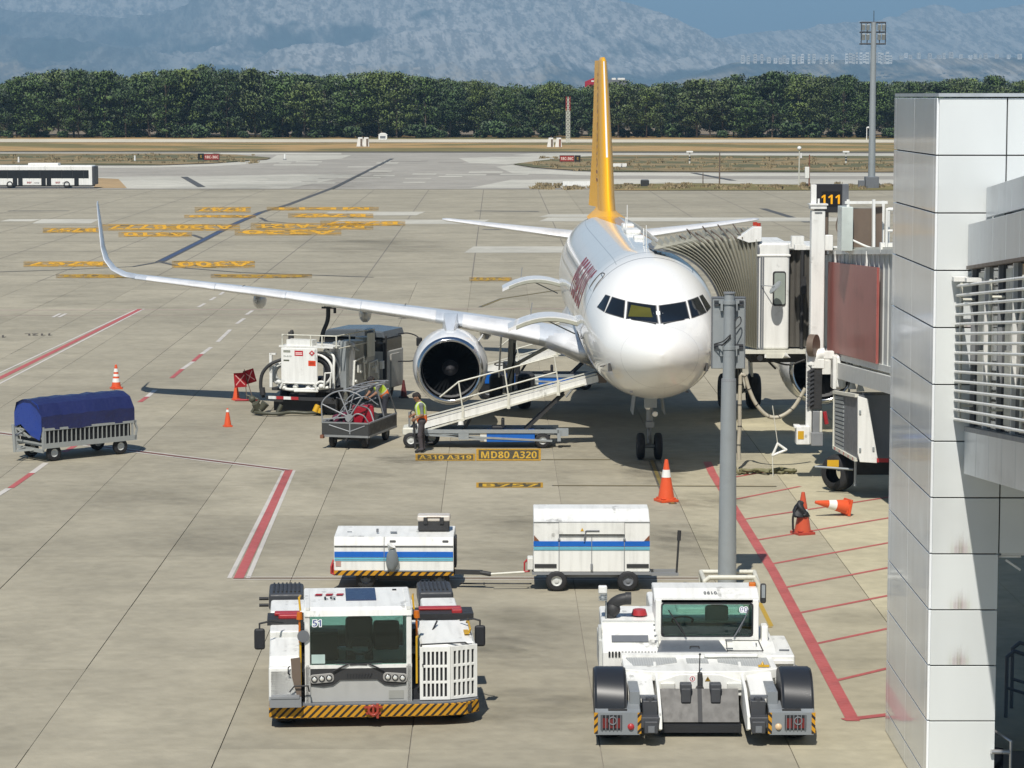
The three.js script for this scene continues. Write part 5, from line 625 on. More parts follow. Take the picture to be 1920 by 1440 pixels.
// cables from the bridge to the aircraft and along the ground
{
  const d = 74.2, P = (u, v, dd = d) => at(u, v, dd), c = thing('power_cable', 'beige ribbed power cable looping from the bridge to the airliner', 'cable', [0, 0, 0]), cm = dirty(0.46, 0.42, 0.33, 0.8);
  const pts = [[1510, 728], [1500, 746], [1484, 768], [1460, 782], [1440, 780], [1418, 758], [1404, 728], [1396, 704], [1390, 702], [1388, 722], [1387, 760], [1387, 800], [1385, 835], [1386, 862]].map(([u, v]) => P(u, v)); part(c, 'cable', pipe(pts, 0.055, 8, 5), cm);
  for (let k = 1; k < 13; k++) { const a = pts[k], b = pts[k - 1]; part(c, 'clip', rod(a.clone().lerp(b, 0.04), a.clone().lerp(b, -0.0).add(V(0, 0, 0.004)), 0.066, 8), M.charcoal); }
  const h = thing('ground_hose', 'coiled dirty hose lying on the apron behind the grey mast', 'hose', gnd(1440, 888)), R = rng(12), hm = dirty(0.20, 0.19, 0.10, 0.9); for (let k = 0; k < 4; k++) { const q = []; for (let i = 0; i < 12; i++) q.push([-0.75 + 1.5 * i / 11 + (R() - 0.5) * 0.1, 0.05 + k * 0.025, (R() - 0.5) * 0.7 * sin(i * 0.9)]); part(h, 'hose', pipe(q, 0.035, 6, 4), hm); } part(h, 'hose_end', [pipe([[-0.7, 0.05, 0], [-0.85, 0.06, 0.3], [-0.98, 0.4, 0.1], [-0.92, 0.1, -0.2]], 0.035, 6)], hm);
  const tri = thing('triangle_handle', 'small white triangular handle hanging on a rope beside the cable', 'handle', P(1460, 842, 73)); tri.rotation.z = 0.2; part(tri, 'frame', [...rods([[-0.2, -0.14, 0], [0.0, 0.15, 0], [0.2, -0.06, 0], [-0.2, -0.14, 0]], 0.035)], M.white); part(tri, 'rope', [rod([0, 0.15, 0], [0.06, 1.2, 0], 0.012, 5), rod([-0.2, -0.14, 0], [-0.3, -0.7, 0.1], 0.014, 5)], M.cream);
}
// ---------- tow tractor 51 (front towards us) ----------
const HAZ = canvasTex(128, 128, (c, w, h) => { c.fillStyle = '#c08a14'; c.fillRect(0, 0, w, h); c.strokeStyle = '#2a211a'; c.lineWidth = 38; for (let k = -2; k < 3; k++) { c.beginPath(); c.moveTo(k * 128 - 10, 138); c.lineTo(k * 128 + 138, -10); c.stroke(); } }); HAZ.wrapS = HAZ.wrapT = THREE.RepeatWrapping;
const hazard = (s, rot) => { const t = HAZ.clone(); t.repeat.set((rot ? -1 : 1) / s, 1 / s); t.needsUpdate = true; return new THREE.MeshStandardMaterial({ map: t, roughness: 0.7 }); };
const label = (w, h, draw, o = {}) => new THREE.MeshStandardMaterial({ map: canvasTex(w, h, (c) => { c.clearRect(0, 0, w, h); draw(c, w, h); }), transparent: true, roughness: 0.55, ...o });
const CABGLASS = new THREE.MeshPhysicalMaterial({ color: new THREE.Color(0.66, 0.80, 0.76), transmission: 1, roughness: 0.03, thickness: 0, ior: 1.5 });
const tread = (() => { const tc = tex(128, (u, v) => { const a = (u * 2 + v * 2) % 1, b = (u * 2 - v * 2 + 4) % 1; return (floor(u * 4) + floor(v * 4)) % 2 ? (abs(a - 0.5) < 0.16 ? 1 : 0.55) : (abs(b - 0.5) < 0.16 ? 1 : 0.55); }, true, 0.16); const t = tex(128, (u, v) => { const a = (u * 2 + v * 2) % 1, b = (u * 2 - v * 2 + 4) % 1; return (floor(u * 4) + floor(v * 4)) % 2 ? (abs(a - 0.5) < 0.13 ? 1 : 0) : (abs(b - 0.5) < 0.13 ? 1 : 0); }, false, 0.16); return new THREE.MeshStandardMaterial({ color: new THREE.Color().setRGB(0.80, 0.82, 0.80), roughness: 0.5, metalness: 0.1, bumpMap: t, bumpScale: 0.01, map: tc }); })();
{
  const p = gnd(703, 1371), t = thing('tow_tractor', 'white towbarless tow tractor numbered 51 with black and yellow striped front bumper', 'tow tractor', [p.x, 0, p.z], 0.075), W = M.white;
  const bump = [[-1.72, 0.36], [-1.60, 0.24], [1.10, 0.24], [1.5, 0.32], [1.73, 0.54], [1.73, 0.9], [-1.72, 0.9]];
  part(t, 'chassis', [box(3.0, 0.28, 5.6, -0.05, 0.44, -3.3), box(0.7, 0.5, 4.6, -1.3, 0.6, -3.0), box(3.2, 0.12, 0.3, 0, 0.28, -0.5)], M.black);
  part(t, 'bumper', put(prism(bump, 0.21, 0.012), 0, 0.28, 0, -PI / 2), hazard(0.125));
  part(t, 'bumper_top', put(prism(bump.map(([x, z]) => [x * 0.995, z + 0.006]), 0.02), 0, 0.395, 0, -PI / 2), M.grey);
  part(t, 'tow_hook', [put(new THREE.TorusGeometry(0.075, 0.025, 8, 16), -0.02, 0.30, -0.19), box(0.3, 0.03, 0.06, -0.02, 0.35, -0.22), box(0.24, 0.03, 0.06, -0.02, 0.25, -0.22), box(0.04, 0.24, 0.06, 0.05, 0.29, -0.21), rod([-0.02, 0.2, -0.19], [-0.02, 0.4, -0.19], 0.022)], dirty(0.34, 0.05, 0.03));
  for (const [x, z] of [[-1.45, -0.75], [1.38, -0.95], [-1.45, -5.2], [1.4, -5.2]]) wheel(t, 0.40, 0.36, x, 0.40, z, M.offwhite);
  // left body
  part(t, 'left_body', [rbox(0.52, 0.60, 1.5, 0.04, -1.46, 0.72, -1.05), sideprism([[-1.75, 0.45], [-0.30, 0.45], [-0.30, 0.95], [-0.62, 1.14], [-1.75, 1.22]], 0.50, -1.46, 0.02), rbox(0.50, 0.7, 0.9, 0.03, -1.47, 0.95, -2.35)], W);
  part(t, 'left_step', [box(0.52, 0.14, 0.22, -1.45, 0.46, -0.22), box(0.46, 0.03, 0.3, -1.45, 0.55, -0.25)], M.midgrey);
  part(t, 'left_grab_handle', rods([[-1.38, 0.62, -0.24], [-1.30, 0.72, -0.22], [-1.08, 0.72, -0.22], [-1.06, 0.62, -0.24]], 0.012, 6), M.charcoal);
  part(t, 'side_plate', put(prism([[-1.36, 1.16], [-1.20, 1.18], [-1.19, 0.55], [-1.25, 0.50], [-1.34, 0.85]], 0.03), 0, 0, -0.285), M.brown);
  part(t, 'side_plate_handle', rods([[-1.37, 1.04, -0.26], [-1.40, 1.02, -0.25], [-1.40, 0.92, -0.25], [-1.37, 0.90, -0.26]], 0.010, 5), M.black);
  // engine hood with slotted grille, front and chamfered face
  part(t, 'engine_hood', [put(prism([[0.76, 0.42], [1.24, 0.42], [1.70, 0.62], [1.70, 2.2], [0.76, 2.2]], 0.76, 0.02), 0, 0.86, 0, -PI / 2), put(prism([[0.77, 0.48], [1.22, 0.48], [1.66, 0.70], [1.66, 2.2], [0.77, 2.2]], 0.16, 0.03), 0, 1.215, 0, -PI / 2 + 0.045, 0, 0)], W);
  const grille = (w, nx, hs) => { const holes = []; for (let i = 0; i < nx; i++) for (let j = 0; j < 3; j++) { const x = -w / 2 + 0.04 + (i + 0.5) * (w - 0.08) / nx, y = -0.28 + j * 0.265, hw = (w - 0.08) / nx * 0.28, hh = 0.112; holes.push([[x - hw, y - hh], [x + hw, y - hh], [x + hw, y + hh], [x - hw, y + hh]]); } return prism([[-w / 2, -0.44], [w / 2, -0.44], [w / 2, 0.44], [-w / 2, 0.44]], 0.035, 0.003, holes); };
  const ga = part(t, 'grille', put(grille(0.50, 6), 1.0, 0.86, -0.385), W); part(ga, 'grille_back', box(0.48, 0.84, 0.01, 1.0, 0.86, -0.412), M.black);
  const gb = part(t, 'grille', put(grille(0.49, 5), 1.475, 0.86, -0.495, 0, 0.41, 0), W); part(gb, 'grille_back', box(0.46, 0.84, 0.01, 1.465, 0.86, -0.518, 0, 0.41, 0), M.black);
  part(t, 'hood_seam', [bar([0.80, 1.298, -0.60], [1.62, 1.298, -0.60], 0.012, 0.02), bar([0.78, 1.29, -0.52], [0.78, 0.48, -0.39], 0.01, 0.01)], M.midgrey);
  part(t, 'hood_handle', [rods([[1.60, 1.42, -1.75], [1.62, 1.48, -1.75], [1.62, 1.45, -1.1], [1.60, 1.38, -1.1]], 0.02, 6), box(0.08, 0.02, 0.3, 1.56, 1.38, -1.2)], M.yellow);
  // cab: posts, roof, glass, seat and wheel inside
  const x0 = -1.13, x1 = 0.62, zf = -0.36, zb = -1.98, yr = 1.90, cx = (x0 + x1) / 2;
  part(t, 'cab_frame', [rbox(0.09, 1.54, 0.12, 0.02, x0 + 0.045, 1.15, zf - 0.06), rbox(0.09, 1.54, 0.12, 0.02, x1 - 0.045, 1.15, zf - 0.06), rbox(0.09, 1.5, 0.12, 0.02, x0 + 0.045, 1.12, zb), rbox(0.09, 1.5, 0.12, 0.02, x1 - 0.045, 1.12, zb), box(x1 - x0, 0.06, 0.08, cx, 1.0, zf - 0.04), box(x1 - x0, 0.5, 0.05, cx, 0.75, zb), box(0.04, 0.6, 1.6, x0 + 0.03, 0.72, -1.45), box(0.04, 0.6, 1.6, x1 - 0.03, 0.72, -1.45)], W);
  const roof = part(t, 'cab_roof', [sideprism([[zb - 0.06, yr - 0.02], [zf + 0.02, yr - 0.06], [zf + 0.0, yr + 0.03], [zf - 0.12, yr + 0.07], [zb - 0.06, yr + 0.10]], x1 - x0 + 0.02, cx, 0.02), box(0.07, 0.05, zf - zb, x0 + 0.05, yr + 0.075, (zf + zb) / 2, 0.015), box(0.07, 0.05, zf - zb, x1 - 0.05, yr + 0.075, (zf + zb) / 2, 0.015)], W);
  part(roof, 'roof_hatch', box(0.50, 0.025, 0.95, cx + 0.06, yr + 0.10, zb + 0.56, 0.017), M.navy); part(roof, 'roof_vent', box(0.07, 0.02, 0.05, 0.38, yr + 0.105, zb + 0.2), M.black);
  part(roof, 'roof_marking', quad(0.58, 0.66, -0.72, yr + 0.106, -1.28, -PI / 2 + 0.017), label(256, 200, (c, w, h) => { c.fillStyle = '#a3262a'; for (let k = 0; k < 3; k++) { c.beginPath(); c.moveTo(18 + k * 78, 84); c.lineTo(34 + k * 78, 40); c.lineTo(96 + k * 78 - 12, 40); c.lineTo(82 + k * 78 - 12, 84); c.fill(); c.fillStyle = '#a3262a'; } c.fillStyle = '#222'; c.font = 'bold 92px sans-serif'; c.textAlign = 'center'; c.translate(w / 2, 118); c.rotate(PI); c.fillText('51', 0, 0); }));
  part(t, 'windscreen', box(x1 - x0 - 0.16, 0.86, 0.012, cx, 1.45, zf - 0.02), CABGLASS); part(t, 'rear_window', box(x1 - x0 - 0.18, 0.7, 0.012, cx, 1.40, zb), M.glass); for (const x of [x0 + 0.03, x1 - 0.03]) part(t, 'side_window', box(0.012, 0.7, 1.5, x, 1.38, -1.45), M.glass);
  part(t, 'cab_floor', [box(x1 - x0 - 0.1, 0.06, 1.6, cx, 0.62, -1.4), box(x1 - x0 - 0.12, 0.34, 0.3, cx, 0.86, zf - 0.22)], M.black);
  part(t, 'driver_seat', [rbox(0.46, 0.16, 0.46, 0.05, cx + 0.04, 0.92, -1.60), rbox(0.46, 0.58, 0.14, 0.06, cx + 0.04, 1.25, -1.86, -0.1), rbox(0.27, 0.25, 0.10, 0.05, cx + 0.04, 1.66, -1.90)], M.black); part(t, 'second_seat', [rbox(0.44, 0.5, 0.14, 0.05, cx + 0.5, 1.2, -1.95), rbox(0.5, 0.5, 0.3, 0.05, cx - 0.55, 1.05, -1.9)], M.black);
  part(t, 'steering_column', [rod([cx + 0.04, 0.7, -0.98], [cx + 0.04, 1.12, -1.10], 0.07), box(0.26, 0.06, 0.10, cx + 0.04, 1.14, -1.08), bar([cx - 0.10, 1.14, -1.06], [cx - 0.32, 1.18, -1.0], 0.10, 0.03)], M.midgrey); part(t, 'steering_wheel', put(new THREE.TorusGeometry(0.19, 0.018, 8, 24), cx + 0.04, 1.18, -1.14, -1.0), M.black);
  part(t, 'windscreen_number', quad(0.20, 0.16, x0 + 0.21, 1.725, zf - 0.004), label(160, 128, (c) => { c.font = 'bold 118px sans-serif'; c.textAlign = 'center'; c.fillStyle = '#3b4a86'; c.lineWidth = 20; c.strokeStyle = '#f4f6f6'; c.strokeText('51', 80, 106); c.fillText('51', 80, 106); }));
  part(t, 'paper_permit', box(0.22, 0.15, 0.004, x0 + 0.22, 1.13, zf - 0.008), dirty(0.50, 0.64, 0.60, 0.6));
  for (const s of [-1, 1]) part(t, 'windscreen_wiper', [rod([cx + s * 0.42, 0.93, zf + 0.03], [cx + s * 0.16, 1.05, zf + 0.02], 0.013, 6), rod([cx + s * 0.16 - s * 0.30, 1.03, zf + 0.012], [cx + s * 0.16 + s * 0.22, 1.06, zf + 0.012], 0.010, 5)], M.black);
  // front mask with headlamps
  part(t, 'front_panel', [box(x1 - x0 - 0.14, 0.56, 0.04, cx, 0.69, zf - 0.05), box(0.08, 0.6, 0.06, x0 + 0.05, 0.70, zf - 0.03), box(0.08, 0.6, 0.06, x1 - 0.05, 0.70, zf - 0.03)], dirty(0.42, 0.42, 0.40, 0.7));
  const fm = part(t, 'lamp_mask', put(prism([[-0.80, 0.27], [0.80, 0.27], [0.80, -0.02], [0.58, -0.05], [0.42, -0.03], [0.30, 0.06], [-0.30, 0.06], [-0.42, -0.03], [-0.58, -0.05], [-0.80, -0.02]], 0.03, 0.004), cx, 0.72, zf - 0.018), M.charcoal);
  for (let k = -4; k <= 4; k++) part(fm, 'mask_slot', bar([cx + k * 0.05 + 0.02, 0.88, zf + 0.0], [cx + k * 0.045, 0.81, zf + 0.0], 0.014, 0.012), M.black);
  for (const s of [-1, 1]) { const hc = part(t, 'headlamp', put(prism(rrect(0.40, 0.15, 0.06), 0.03, 0.006), cx + s * 0.60, 0.81, zf + 0.006, 0, 0, s * -0.08), dirty(0.34, 0.33, 0.31, 0.5)); for (const k of [-1, 0, 1]) { part(hc, 'lamp_ring', put(new THREE.TorusGeometry(0.044, 0.010, 8, 20), cx + s * 0.60 + k * 0.12, 0.81 - s * k * 0.010, zf + 0.026), M.charcoal); part(hc, 'lamp_lens', ball(0.042, cx + s * 0.60 + k * 0.12, 0.81 - s * k * 0.010, zf + 0.018, 14, [1, 1, 0.5]), M.lamp); } }
  part(t, 'number_plate', box(0.24, 0.14, 0.01, x1 - 0.26, 0.52, zf - 0.025), dirty(0.33, 0.33, 0.30, 0.6));
  // orange grab rails, beacons, mirrors
  for (const x of [x0 - 0.07, x1 + 0.08]) part(t, 'grab_rail', [...rods([[x, 0.70, zf - 0.02], [x, 1.46, zf - 0.04], [x + 0.02, 1.46, zf - 0.12]], 0.02, 6), ...rods([[x, 1.72, zb + 0.5], [x - 0.02, 1.93, zb + 0.45], [x, 1.90, zb + 0.1]], 0.02, 6)], M.yellow);
  for (const x of [x0 - 0.08, x1 + 0.10]) part(t, 'beacon', [cyl(0.055, 0.045, 0.12, x, 1.75, zf - 0.55), rod([x, 1.3, zf - 0.55], [x, 1.7, zf - 0.55], 0.02)], M.amber);
  part(t, 'round_mirror', put(cyl(0.10, 0.10, 0.02, 0, 0, 0, PI / 2, 0, 0, 18), x0 - 0.02, 1.52, zf + 0.03), M.grey);
  for (const s of [-1, 1]) { const x = s < 0 ? -1.88 : 1.80; part(t, 'mirror', [rbox(0.18, 0.36, 0.08, 0.04, x, 1.28, -1.35)], M.black); part(t, 'mirror_arm', [...rods([[s < 0 ? -1.5 : 1.5, 1.44, -1.9], [s < 0 ? -1.74 : 1.70, 1.56, -1.4], [x, 1.54, -1.35], [x, 1.40, -1.35]], 0.016, 6)], M.charcoal); }
  part(t, 'right_stay', [rod([0.74, 1.05, -0.6], [1.10, 1.45, -1.8], 0.016, 6), ...rods([[0.80, 0.98, -0.36], [0.78, 1.32, -0.5], [1.5, 1.34, -0.52], [1.68, 1.20, -0.58]], 0.013, 6)], M.charcoal);
  // cross beam behind the cab with red light covers; fender boxes; ridged rear mats
  part(t, 'cross_beam', [box(0.62, 0.10, 0.62, -1.46, 1.34, -2.75), box(1.12, 0.10, 0.62, 1.20, 1.40, -2.75), box(3.2, 0.3, 0.4, 0, 1.0, -2.9)], M.charcoal);
  parts(t, 'light_cover', [rbox(0.44, 0.06, 0.2, 0.02, -1.43, 1.42, -2.85), rbox(0.36, 0.09, 0.16, 0.03, -1.40, 1.42, -2.58), ], M.red); parts(t, 'light_cover', [rbox(0.74, 0.05, 0.2, 0.02, 1.20, 1.475, -2.85), rbox(0.18, 0.08, 0.14, 0.02, 1.48, 1.47, -2.58)], M.red);
  for (const x of [-1.42, 1.23]) { part(t, 'fender', [rbox(0.62, 0.34, 1.1, 0.04, x, 1.22, -3.75), box(0.6, 0.5, 0.9, x, 0.95, -3.7)], W); const m = part(t, 'rear_mat', [rbox(0.62, 0.30, 1.1, 0.05, x + (x < 0 ? -0.04 : -0.02), 1.32, -4.95), box(0.6, 0.6, 0.9, x, 0.9, -4.9)], M.dark); for (let k = 0; k < 7; k++) part(m, 'mat_ridge', bar([x - 0.26 + k * 0.075, 1.485, -4.55], [x - 0.26 + k * 0.075, 1.485, -5.4], 0.03, 0.03), M.charcoal); for (let k = 0; k < 4; k++) part(m, 'mat_tab', box(0.05, 0.1, 0.03, x - 0.22 + k * 0.14, 1.26, -4.39), M.charcoal); }
  part(t, 'rear_deck', [box(1.9, 0.5, 2.4, -0.1, 0.9, -4.2)], M.white2); part(t, 'hitch_pin', [rod([-1.78, 1.30, -4.9], [-1.95, 1.30, -4.9], 0.03), rod([-1.78, 1.18, -4.9], [-1.95, 1.18, -4.9], 0.03)], M.black);
}
// ---------- tow tractor 09 (seen from its pick-up end) ----------
{
  const p = gnd(1321, 1401), t = thing('tow_tractor', 'white towbarless tow tractor marked 09 with grey wheel boxes and an open pick-up bay', 'tow tractor', [p.x, 0, p.z], 0), W = M.white;
  const gb = dirty(0.23, 0.25, 0.265, 0.6);
  part(t, 'chassis', [box(2.4, 0.4, 3.6, 0, 0.55, -3.6), box(1.15, 0.3, 0.9, -0.06, 0.40, -2.1)], M.black);
  for (const s of [-1, 1]) {
    const x = s * 1.49; wheel(t, 0.56, 0.46, x, 0.56, -0.72, M.grey);
    // smooth black fender over the wheel
    const rs = []; for (let k = 0; k <= 14; k++) { const a = lerp(-8, 128, k / 14) * DEG, r = 0.645, y = 0.50 + r * sin(a), z = -0.72 + r * cos(a), w = 0.255; rs.push([[x - w, y - 0.03 * sin(a), z - 0.03 * cos(a)], [x - w + 0.04, y, z], [x + w - 0.04, y, z], [x + w, y - 0.03 * sin(a), z - 0.03 * cos(a)]]); }
    part(t, 'wheel_fender', toCreasedNormals(loft(rs, false), 0.5), mat(0.022, 0.024, 0.028, 0.32)); part(t, 'fender_side', [-1, 1].map(q => put(prism([...Array(15)].map((_, k) => { const a = lerp(-8, 128, k / 14) * DEG; return [0.62 * cos(a), 0.62 * sin(a)]; }).concat([[-0.38, 0.1], [0.5, -0.1]]), 0.015), x + q * 0.25, 0.50, -0.72, 0, -PI / 2, 0)), M.charcoal);
    // light box before the wheel
    const bx = s * 1.38, b = part(t, 'light_box', [sideprism([[-0.42, 0.24], [0, 0.20], [0.0, 0.56], [-0.06, 0.60], [-0.42, 0.66]], 0.72, bx, 0.012), box(0.16, 0.62, 0.9, s * 1.10, 0.52, -0.72)], gb);
    part(b, 'lamp_recess', box(0.34, 0.24, 0.01, bx + (s < 0 ? -0.10 : 0.06), 0.40, 0.004), M.black);
    for (let k = 0; k < 6; k++) part(b, 'guard_bar', bar([bx + (s < 0 ? -0.10 : 0.06) - 0.15 + k * 0.06, 0.28, 0.018], [bx + (s < 0 ? -0.10 : 0.06) - 0.15 + k * 0.06, 0.52, 0.018], 0.014, 0.014), M.grey);
    parts(b, 'red_lamp', [0, 1, 2].map(k => box(0.08, 0.16, 0.01, bx + (s < 0 ? -0.20 : -0.04) + k * 0.10, 0.39, 0.010)), dirty(0.15, 0.018, 0.018)); part(b, 'round_lamp_guard', put(new THREE.TorusGeometry(0.06, 0.012, 6, 16), bx + (s < 0 ? -0.08 : 0.10), 0.43, 0.02), M.grey);
    part(b, 'round_lamp', put(lathe([[0, 0.035], [0.04, 0.03], [0.055, 0]], 18), bx - s * 0.21, 0.33, 0.0, PI / 2), s < 0 ? M.red : dirty(0.7, 0.5, 0.3, 0.4));
    for (const q of [-0.345, 0.345]) part(b, 'warning_stripe', box(0.06, 0.34, 0.012, bx + q, 0.39, 0.0), hazard(0.13, s > 0));
    part(b, 'recess_lid', box(0.30, 0.015, 0.05, bx, 0.595, -0.05, 0.16), M.charcoal);
    // side arm, clamp
    part(t, 'side_arm', [sideprism([[-1.9, 0.5], [-0.2, 0.22], [0.05, 0.30], [0.0, 0.50], [-0.7, 0.80], [-1.9, 0.98]], 0.05, s * 0.70, 0.008), sideprism([[-1.9, 0.62], [-0.5, 0.56], [-0.5, 0.74], [-1.9, 0.95]], 0.42, s * 0.98, 0.012)], W);
    const cl = part(t, 'clamp', [rbox(0.24, 0.34, 0.34, 0.02, s * 0.86, 0.55, -0.30), rbox(0.30, 0.18, 0.3, 0.02, s * 0.86, 0.40, -0.12), rbox(0.22, 0.2, 0.14, 0.02, s * 0.85, 0.33, 0.0), cyl(0.07, 0.07, 0.2, s * 0.86, 0.66, -0.2)], M.dark); parts(cl, 'clamp_bolt', [box(0.1, 0.1, 0.05, s * 0.85, 0.31, 0.08), box(0.26, 0.04, 0.1, s * 0.88, 0.74, -0.34)], M.grey);
  }
  // pick-up bay: grey plates, white arch with cylinder and flaps
  part(t, 'bay_plate', [box(0.61, 0.56, 0.05, -0.34, 0.46, -0.92, -0.5), box(0.61, 0.56, 0.05, 0.31, 0.46, -0.92, -0.5)], dirty(0.075, 0.072, 0.068, 0.7)); part(t, 'bay_slot', box(0.07, 0.56, 0.06, -0.015, 0.46, -0.915, -0.5), M.black); part(t, 'bay_lip', [box(1.3, 0.12, 0.5, -0.01, 0.14, -0.9)], M.black);
  part(t, 'arch', put(prism([[-0.72, 0.56], [-0.72, 0.80], [-0.34, 0.92], [0.32, 0.92], [0.70, 0.80], [0.70, 0.56], [0.62, 0.56], [0.62, 0.66], [-0.64, 0.66], [-0.64, 0.56]], 0.12, 0.012), 0, 0, -1.25), W);
  for (const x of [-0.24, 0.24]) parts(t, 'stop_block', [rbox(0.19, 0.12, 0.2, 0.02, x, 0.76, -1.0), rbox(0.16, 0.24, 0.14, 0.02, x, 0.63, -0.96)], M.dark);
  parts(t, 'bay_lamp', [-0.52, 0.56].map(x => rbox(0.24, 0.13, 0.04, 0.02, x, 0.72, -1.17)), M.lamp); part(t, 'sensor_cylinder', [cyl(0.07, 0.07, 0.16, 0, 0.68, -1.12, PI / 2, 0, 0, 16), rbox(0.08, 0.28, 0.10, 0.02, 0, 0.82, -1.15)], M.charcoal); part(t, 'bay_frame', [rod([-0.1, 0.70, -1.1], [-0.1, 0.62, -1.08], 0.02), rod([0.1, 0.70, -1.1], [0.1, 0.62, -1.08], 0.02)], W);
  part(t, 'warning_sticker', [quad(0.10, 0.10, -0.12, 0.845, -1.185)], label(64, 64, (c) => { c.fillStyle = '#eee'; c.fillRect(0, 0, 64, 64); c.strokeStyle = '#b22'; c.lineWidth = 7; c.beginPath(); c.arc(32, 32, 24, 0, 7); c.stroke(); c.fillStyle = '#222'; c.fillRect(26, 18, 12, 28); })); part(t, 'warning_sticker', [quad(0.11, 0.10, 0.13, 0.845, -1.185)], label(64, 64, (c) => { c.fillStyle = '#8a6d1a'; c.beginPath(); c.moveTo(32, 6); c.lineTo(60, 58); c.lineTo(4, 58); c.fill(); c.fillStyle = '#222'; c.fillRect(28, 24, 8, 20); }));
  part(t, 'wand', [rod([0.0, 0.93, -1.3], [0.01, 1.22, -1.34], 0.010, 5), ball(0.02, 0.01, 1.22, -1.34)], M.charcoal);
  // deck with tread plates
  part(t, 'deck', [put(prism([[-1.22, 2.55], [1.30, 2.55], [1.30, 1.55], [0.75, 1.32], [-0.75, 1.32], [-1.22, 1.5]], 0.16, 0.01), 0, 0.86, 0, -PI / 2), box(2.5, 0.14, 0.2, 0.02, 0.92, -2.5), rbox(0.9, 0.06, 0.12, 0.02, 0.6, 0.99, -2.36)], W);
  part(t, 'tread_plate', [put(prism([[-1.16, 2.38], [-0.32, 2.38], [-0.32, 2.0], [-0.70, 1.74], [-1.05, 1.72]], 0.012), 0, 0.945, 0, -PI / 2)], tread); part(t, 'tread_plate', [put(prism([[1.20, 2.38], [0.36, 2.38], [0.36, 2.0], [0.72, 1.74], [1.20, 1.62]], 0.012), 0, 0.945, 0, -PI / 2)], tread); part(t, 'tread_plate', box(0.36, 0.012, 0.42, 0.02, 0.945, -2.12), tread);
  // engine hood (left)
  const hood = part(t, 'engine_hood', [sideprism([[-4.6, 0.6], [-2.62, 0.6], [-2.62, 0.98], [-2.74, 1.04], [-3.55, 1.34], [-4.6, 1.40]], 0.94, -1.06, 0.02)], W);
  part(hood, 'hood_lip', [box(0.90, 0.03, 0.04, -1.06, 1.335, -3.52), bar([-0.60, 1.05, -2.74], [-0.60, 1.34, -3.5], 0.03, 0.02)], M.offwhite); part(hood, 'hood_vent', box(0.62, 0.02, 0.20, -1.06, 1.145, -2.98, 0.355), M.grey);
  for (let k = 0; k < 15; k++) part(hood, 'vent_slot', box(0.030, 0.09, 0.02, -1.42 + k * 0.055, 0.955, -2.612), M.black); parts(hood, 'hood_latch', [0, 1, 2, 3].map(k => box(0.05, 0.03, 0.04, -0.62, 1.12 + k * 0.06, -2.9 - k * 0.17)), M.midgrey);
  part(t, 'exhaust', [pipe([[-1.36, 1.35, -3.8], [-1.34, 1.55, -3.8], [-1.22, 1.66, -3.75], [-1.06, 1.70, -3.72]], 0.10, 12, 5), ball(0.13, -1.32, 1.50, -3.78), cyl(0.11, 0.11, 0.10, -1.06, 1.70, -3.72, 0, 0, PI / 2)], M.charcoal); part(t, 'red_cap', [cyl(0.14, 0.11, 0.09, -0.86, 1.43, -3.9, 0, 0, 0, 18)], M.red);
  const wl = part(t, 'work_lamp', [rbox(0.15, 0.13, 0.12, 0.02, -1.50, 1.86, -3.7)], M.white); part(wl, 'lamp_cage', [...[0, 1, 2, 3].map(k => box(0.15, 0.012, 0.012, -1.50, 1.79 - k * 0.035, -3.63)), rod([-1.44, 1.3, -3.7], [-1.44, 1.8, -3.7], 0.016), ball(0.06, -1.5, 1.72, -3.68)], M.galv);
  // cab
  const x0 = -0.62, x1 = 1.14, zf = -3.25, cx = (x0 + x1) / 2;
  part(t, 'cab', [rbox(x1 - x0, 0.20, 0.10, 0.02, cx, 1.05, zf), rbox(0.11, 0.66, 0.10, 0.02, x0 + 0.055, 1.45, zf), rbox(0.11, 0.66, 0.10, 0.02, x1 - 0.055, 1.45, zf), box(0.05, 1.0, 0.95, x0 + 0.03, 1.2, zf - 0.5), box(0.05, 1.0, 0.95, x1 - 0.03, 1.2, zf - 0.5), box(x1 - x0, 0.4, 0.05, cx, 1.0, zf - 0.95), ...[x0 + 0.05, x1 - 0.05].map(x => box(0.09, 0.8, 0.09, x, 1.4, zf - 0.92)), box(x1 - x0, 0.10, 0.08, cx, 1.74, zf)], W);
  const rf = part(t, 'cab_roof', [sideprism([[zf - 1.0, 1.74], [zf + 0.04, 1.72], [zf + 0.04, 1.77], [zf - 0.40, 1.895], [zf - 1.0, 1.88]], x1 - x0 + 0.03, cx, 0.015)], W);
  part(rf, 'roof_number', quad(0.40, 0.16, cx + 0.06, 1.852, zf - 0.19, -PI / 2 + 0.28), label(256, 64, (c, w, h) => { c.fillStyle = '#3a3d40'; c.font = 'bold 58px sans-serif'; c.textAlign = 'center'; c.translate(w / 2, 12); c.rotate(PI); c.letterSpacing = '6px'; c.fillText('0190', 0, 0); }));
  part(t, 'rear_windscreen', put(prism(rrect(x1 - x0 - 0.22, 0.56, 0.05), 0.012), cx, 1.43, zf + 0.03), CABGLASS); part(t, 'window_seal', put(prism(rrect(x1 - x0 - 0.19, 0.59, 0.06), 0.02, 0, [rrect(x1 - x0 - 0.24, 0.54, 0.05)]), cx, 1.43, zf + 0.045), M.black); part(t, 'front_window', box(x1 - x0 - 0.2, 0.55, 0.012, cx, 1.48, zf - 0.95), M.glass);
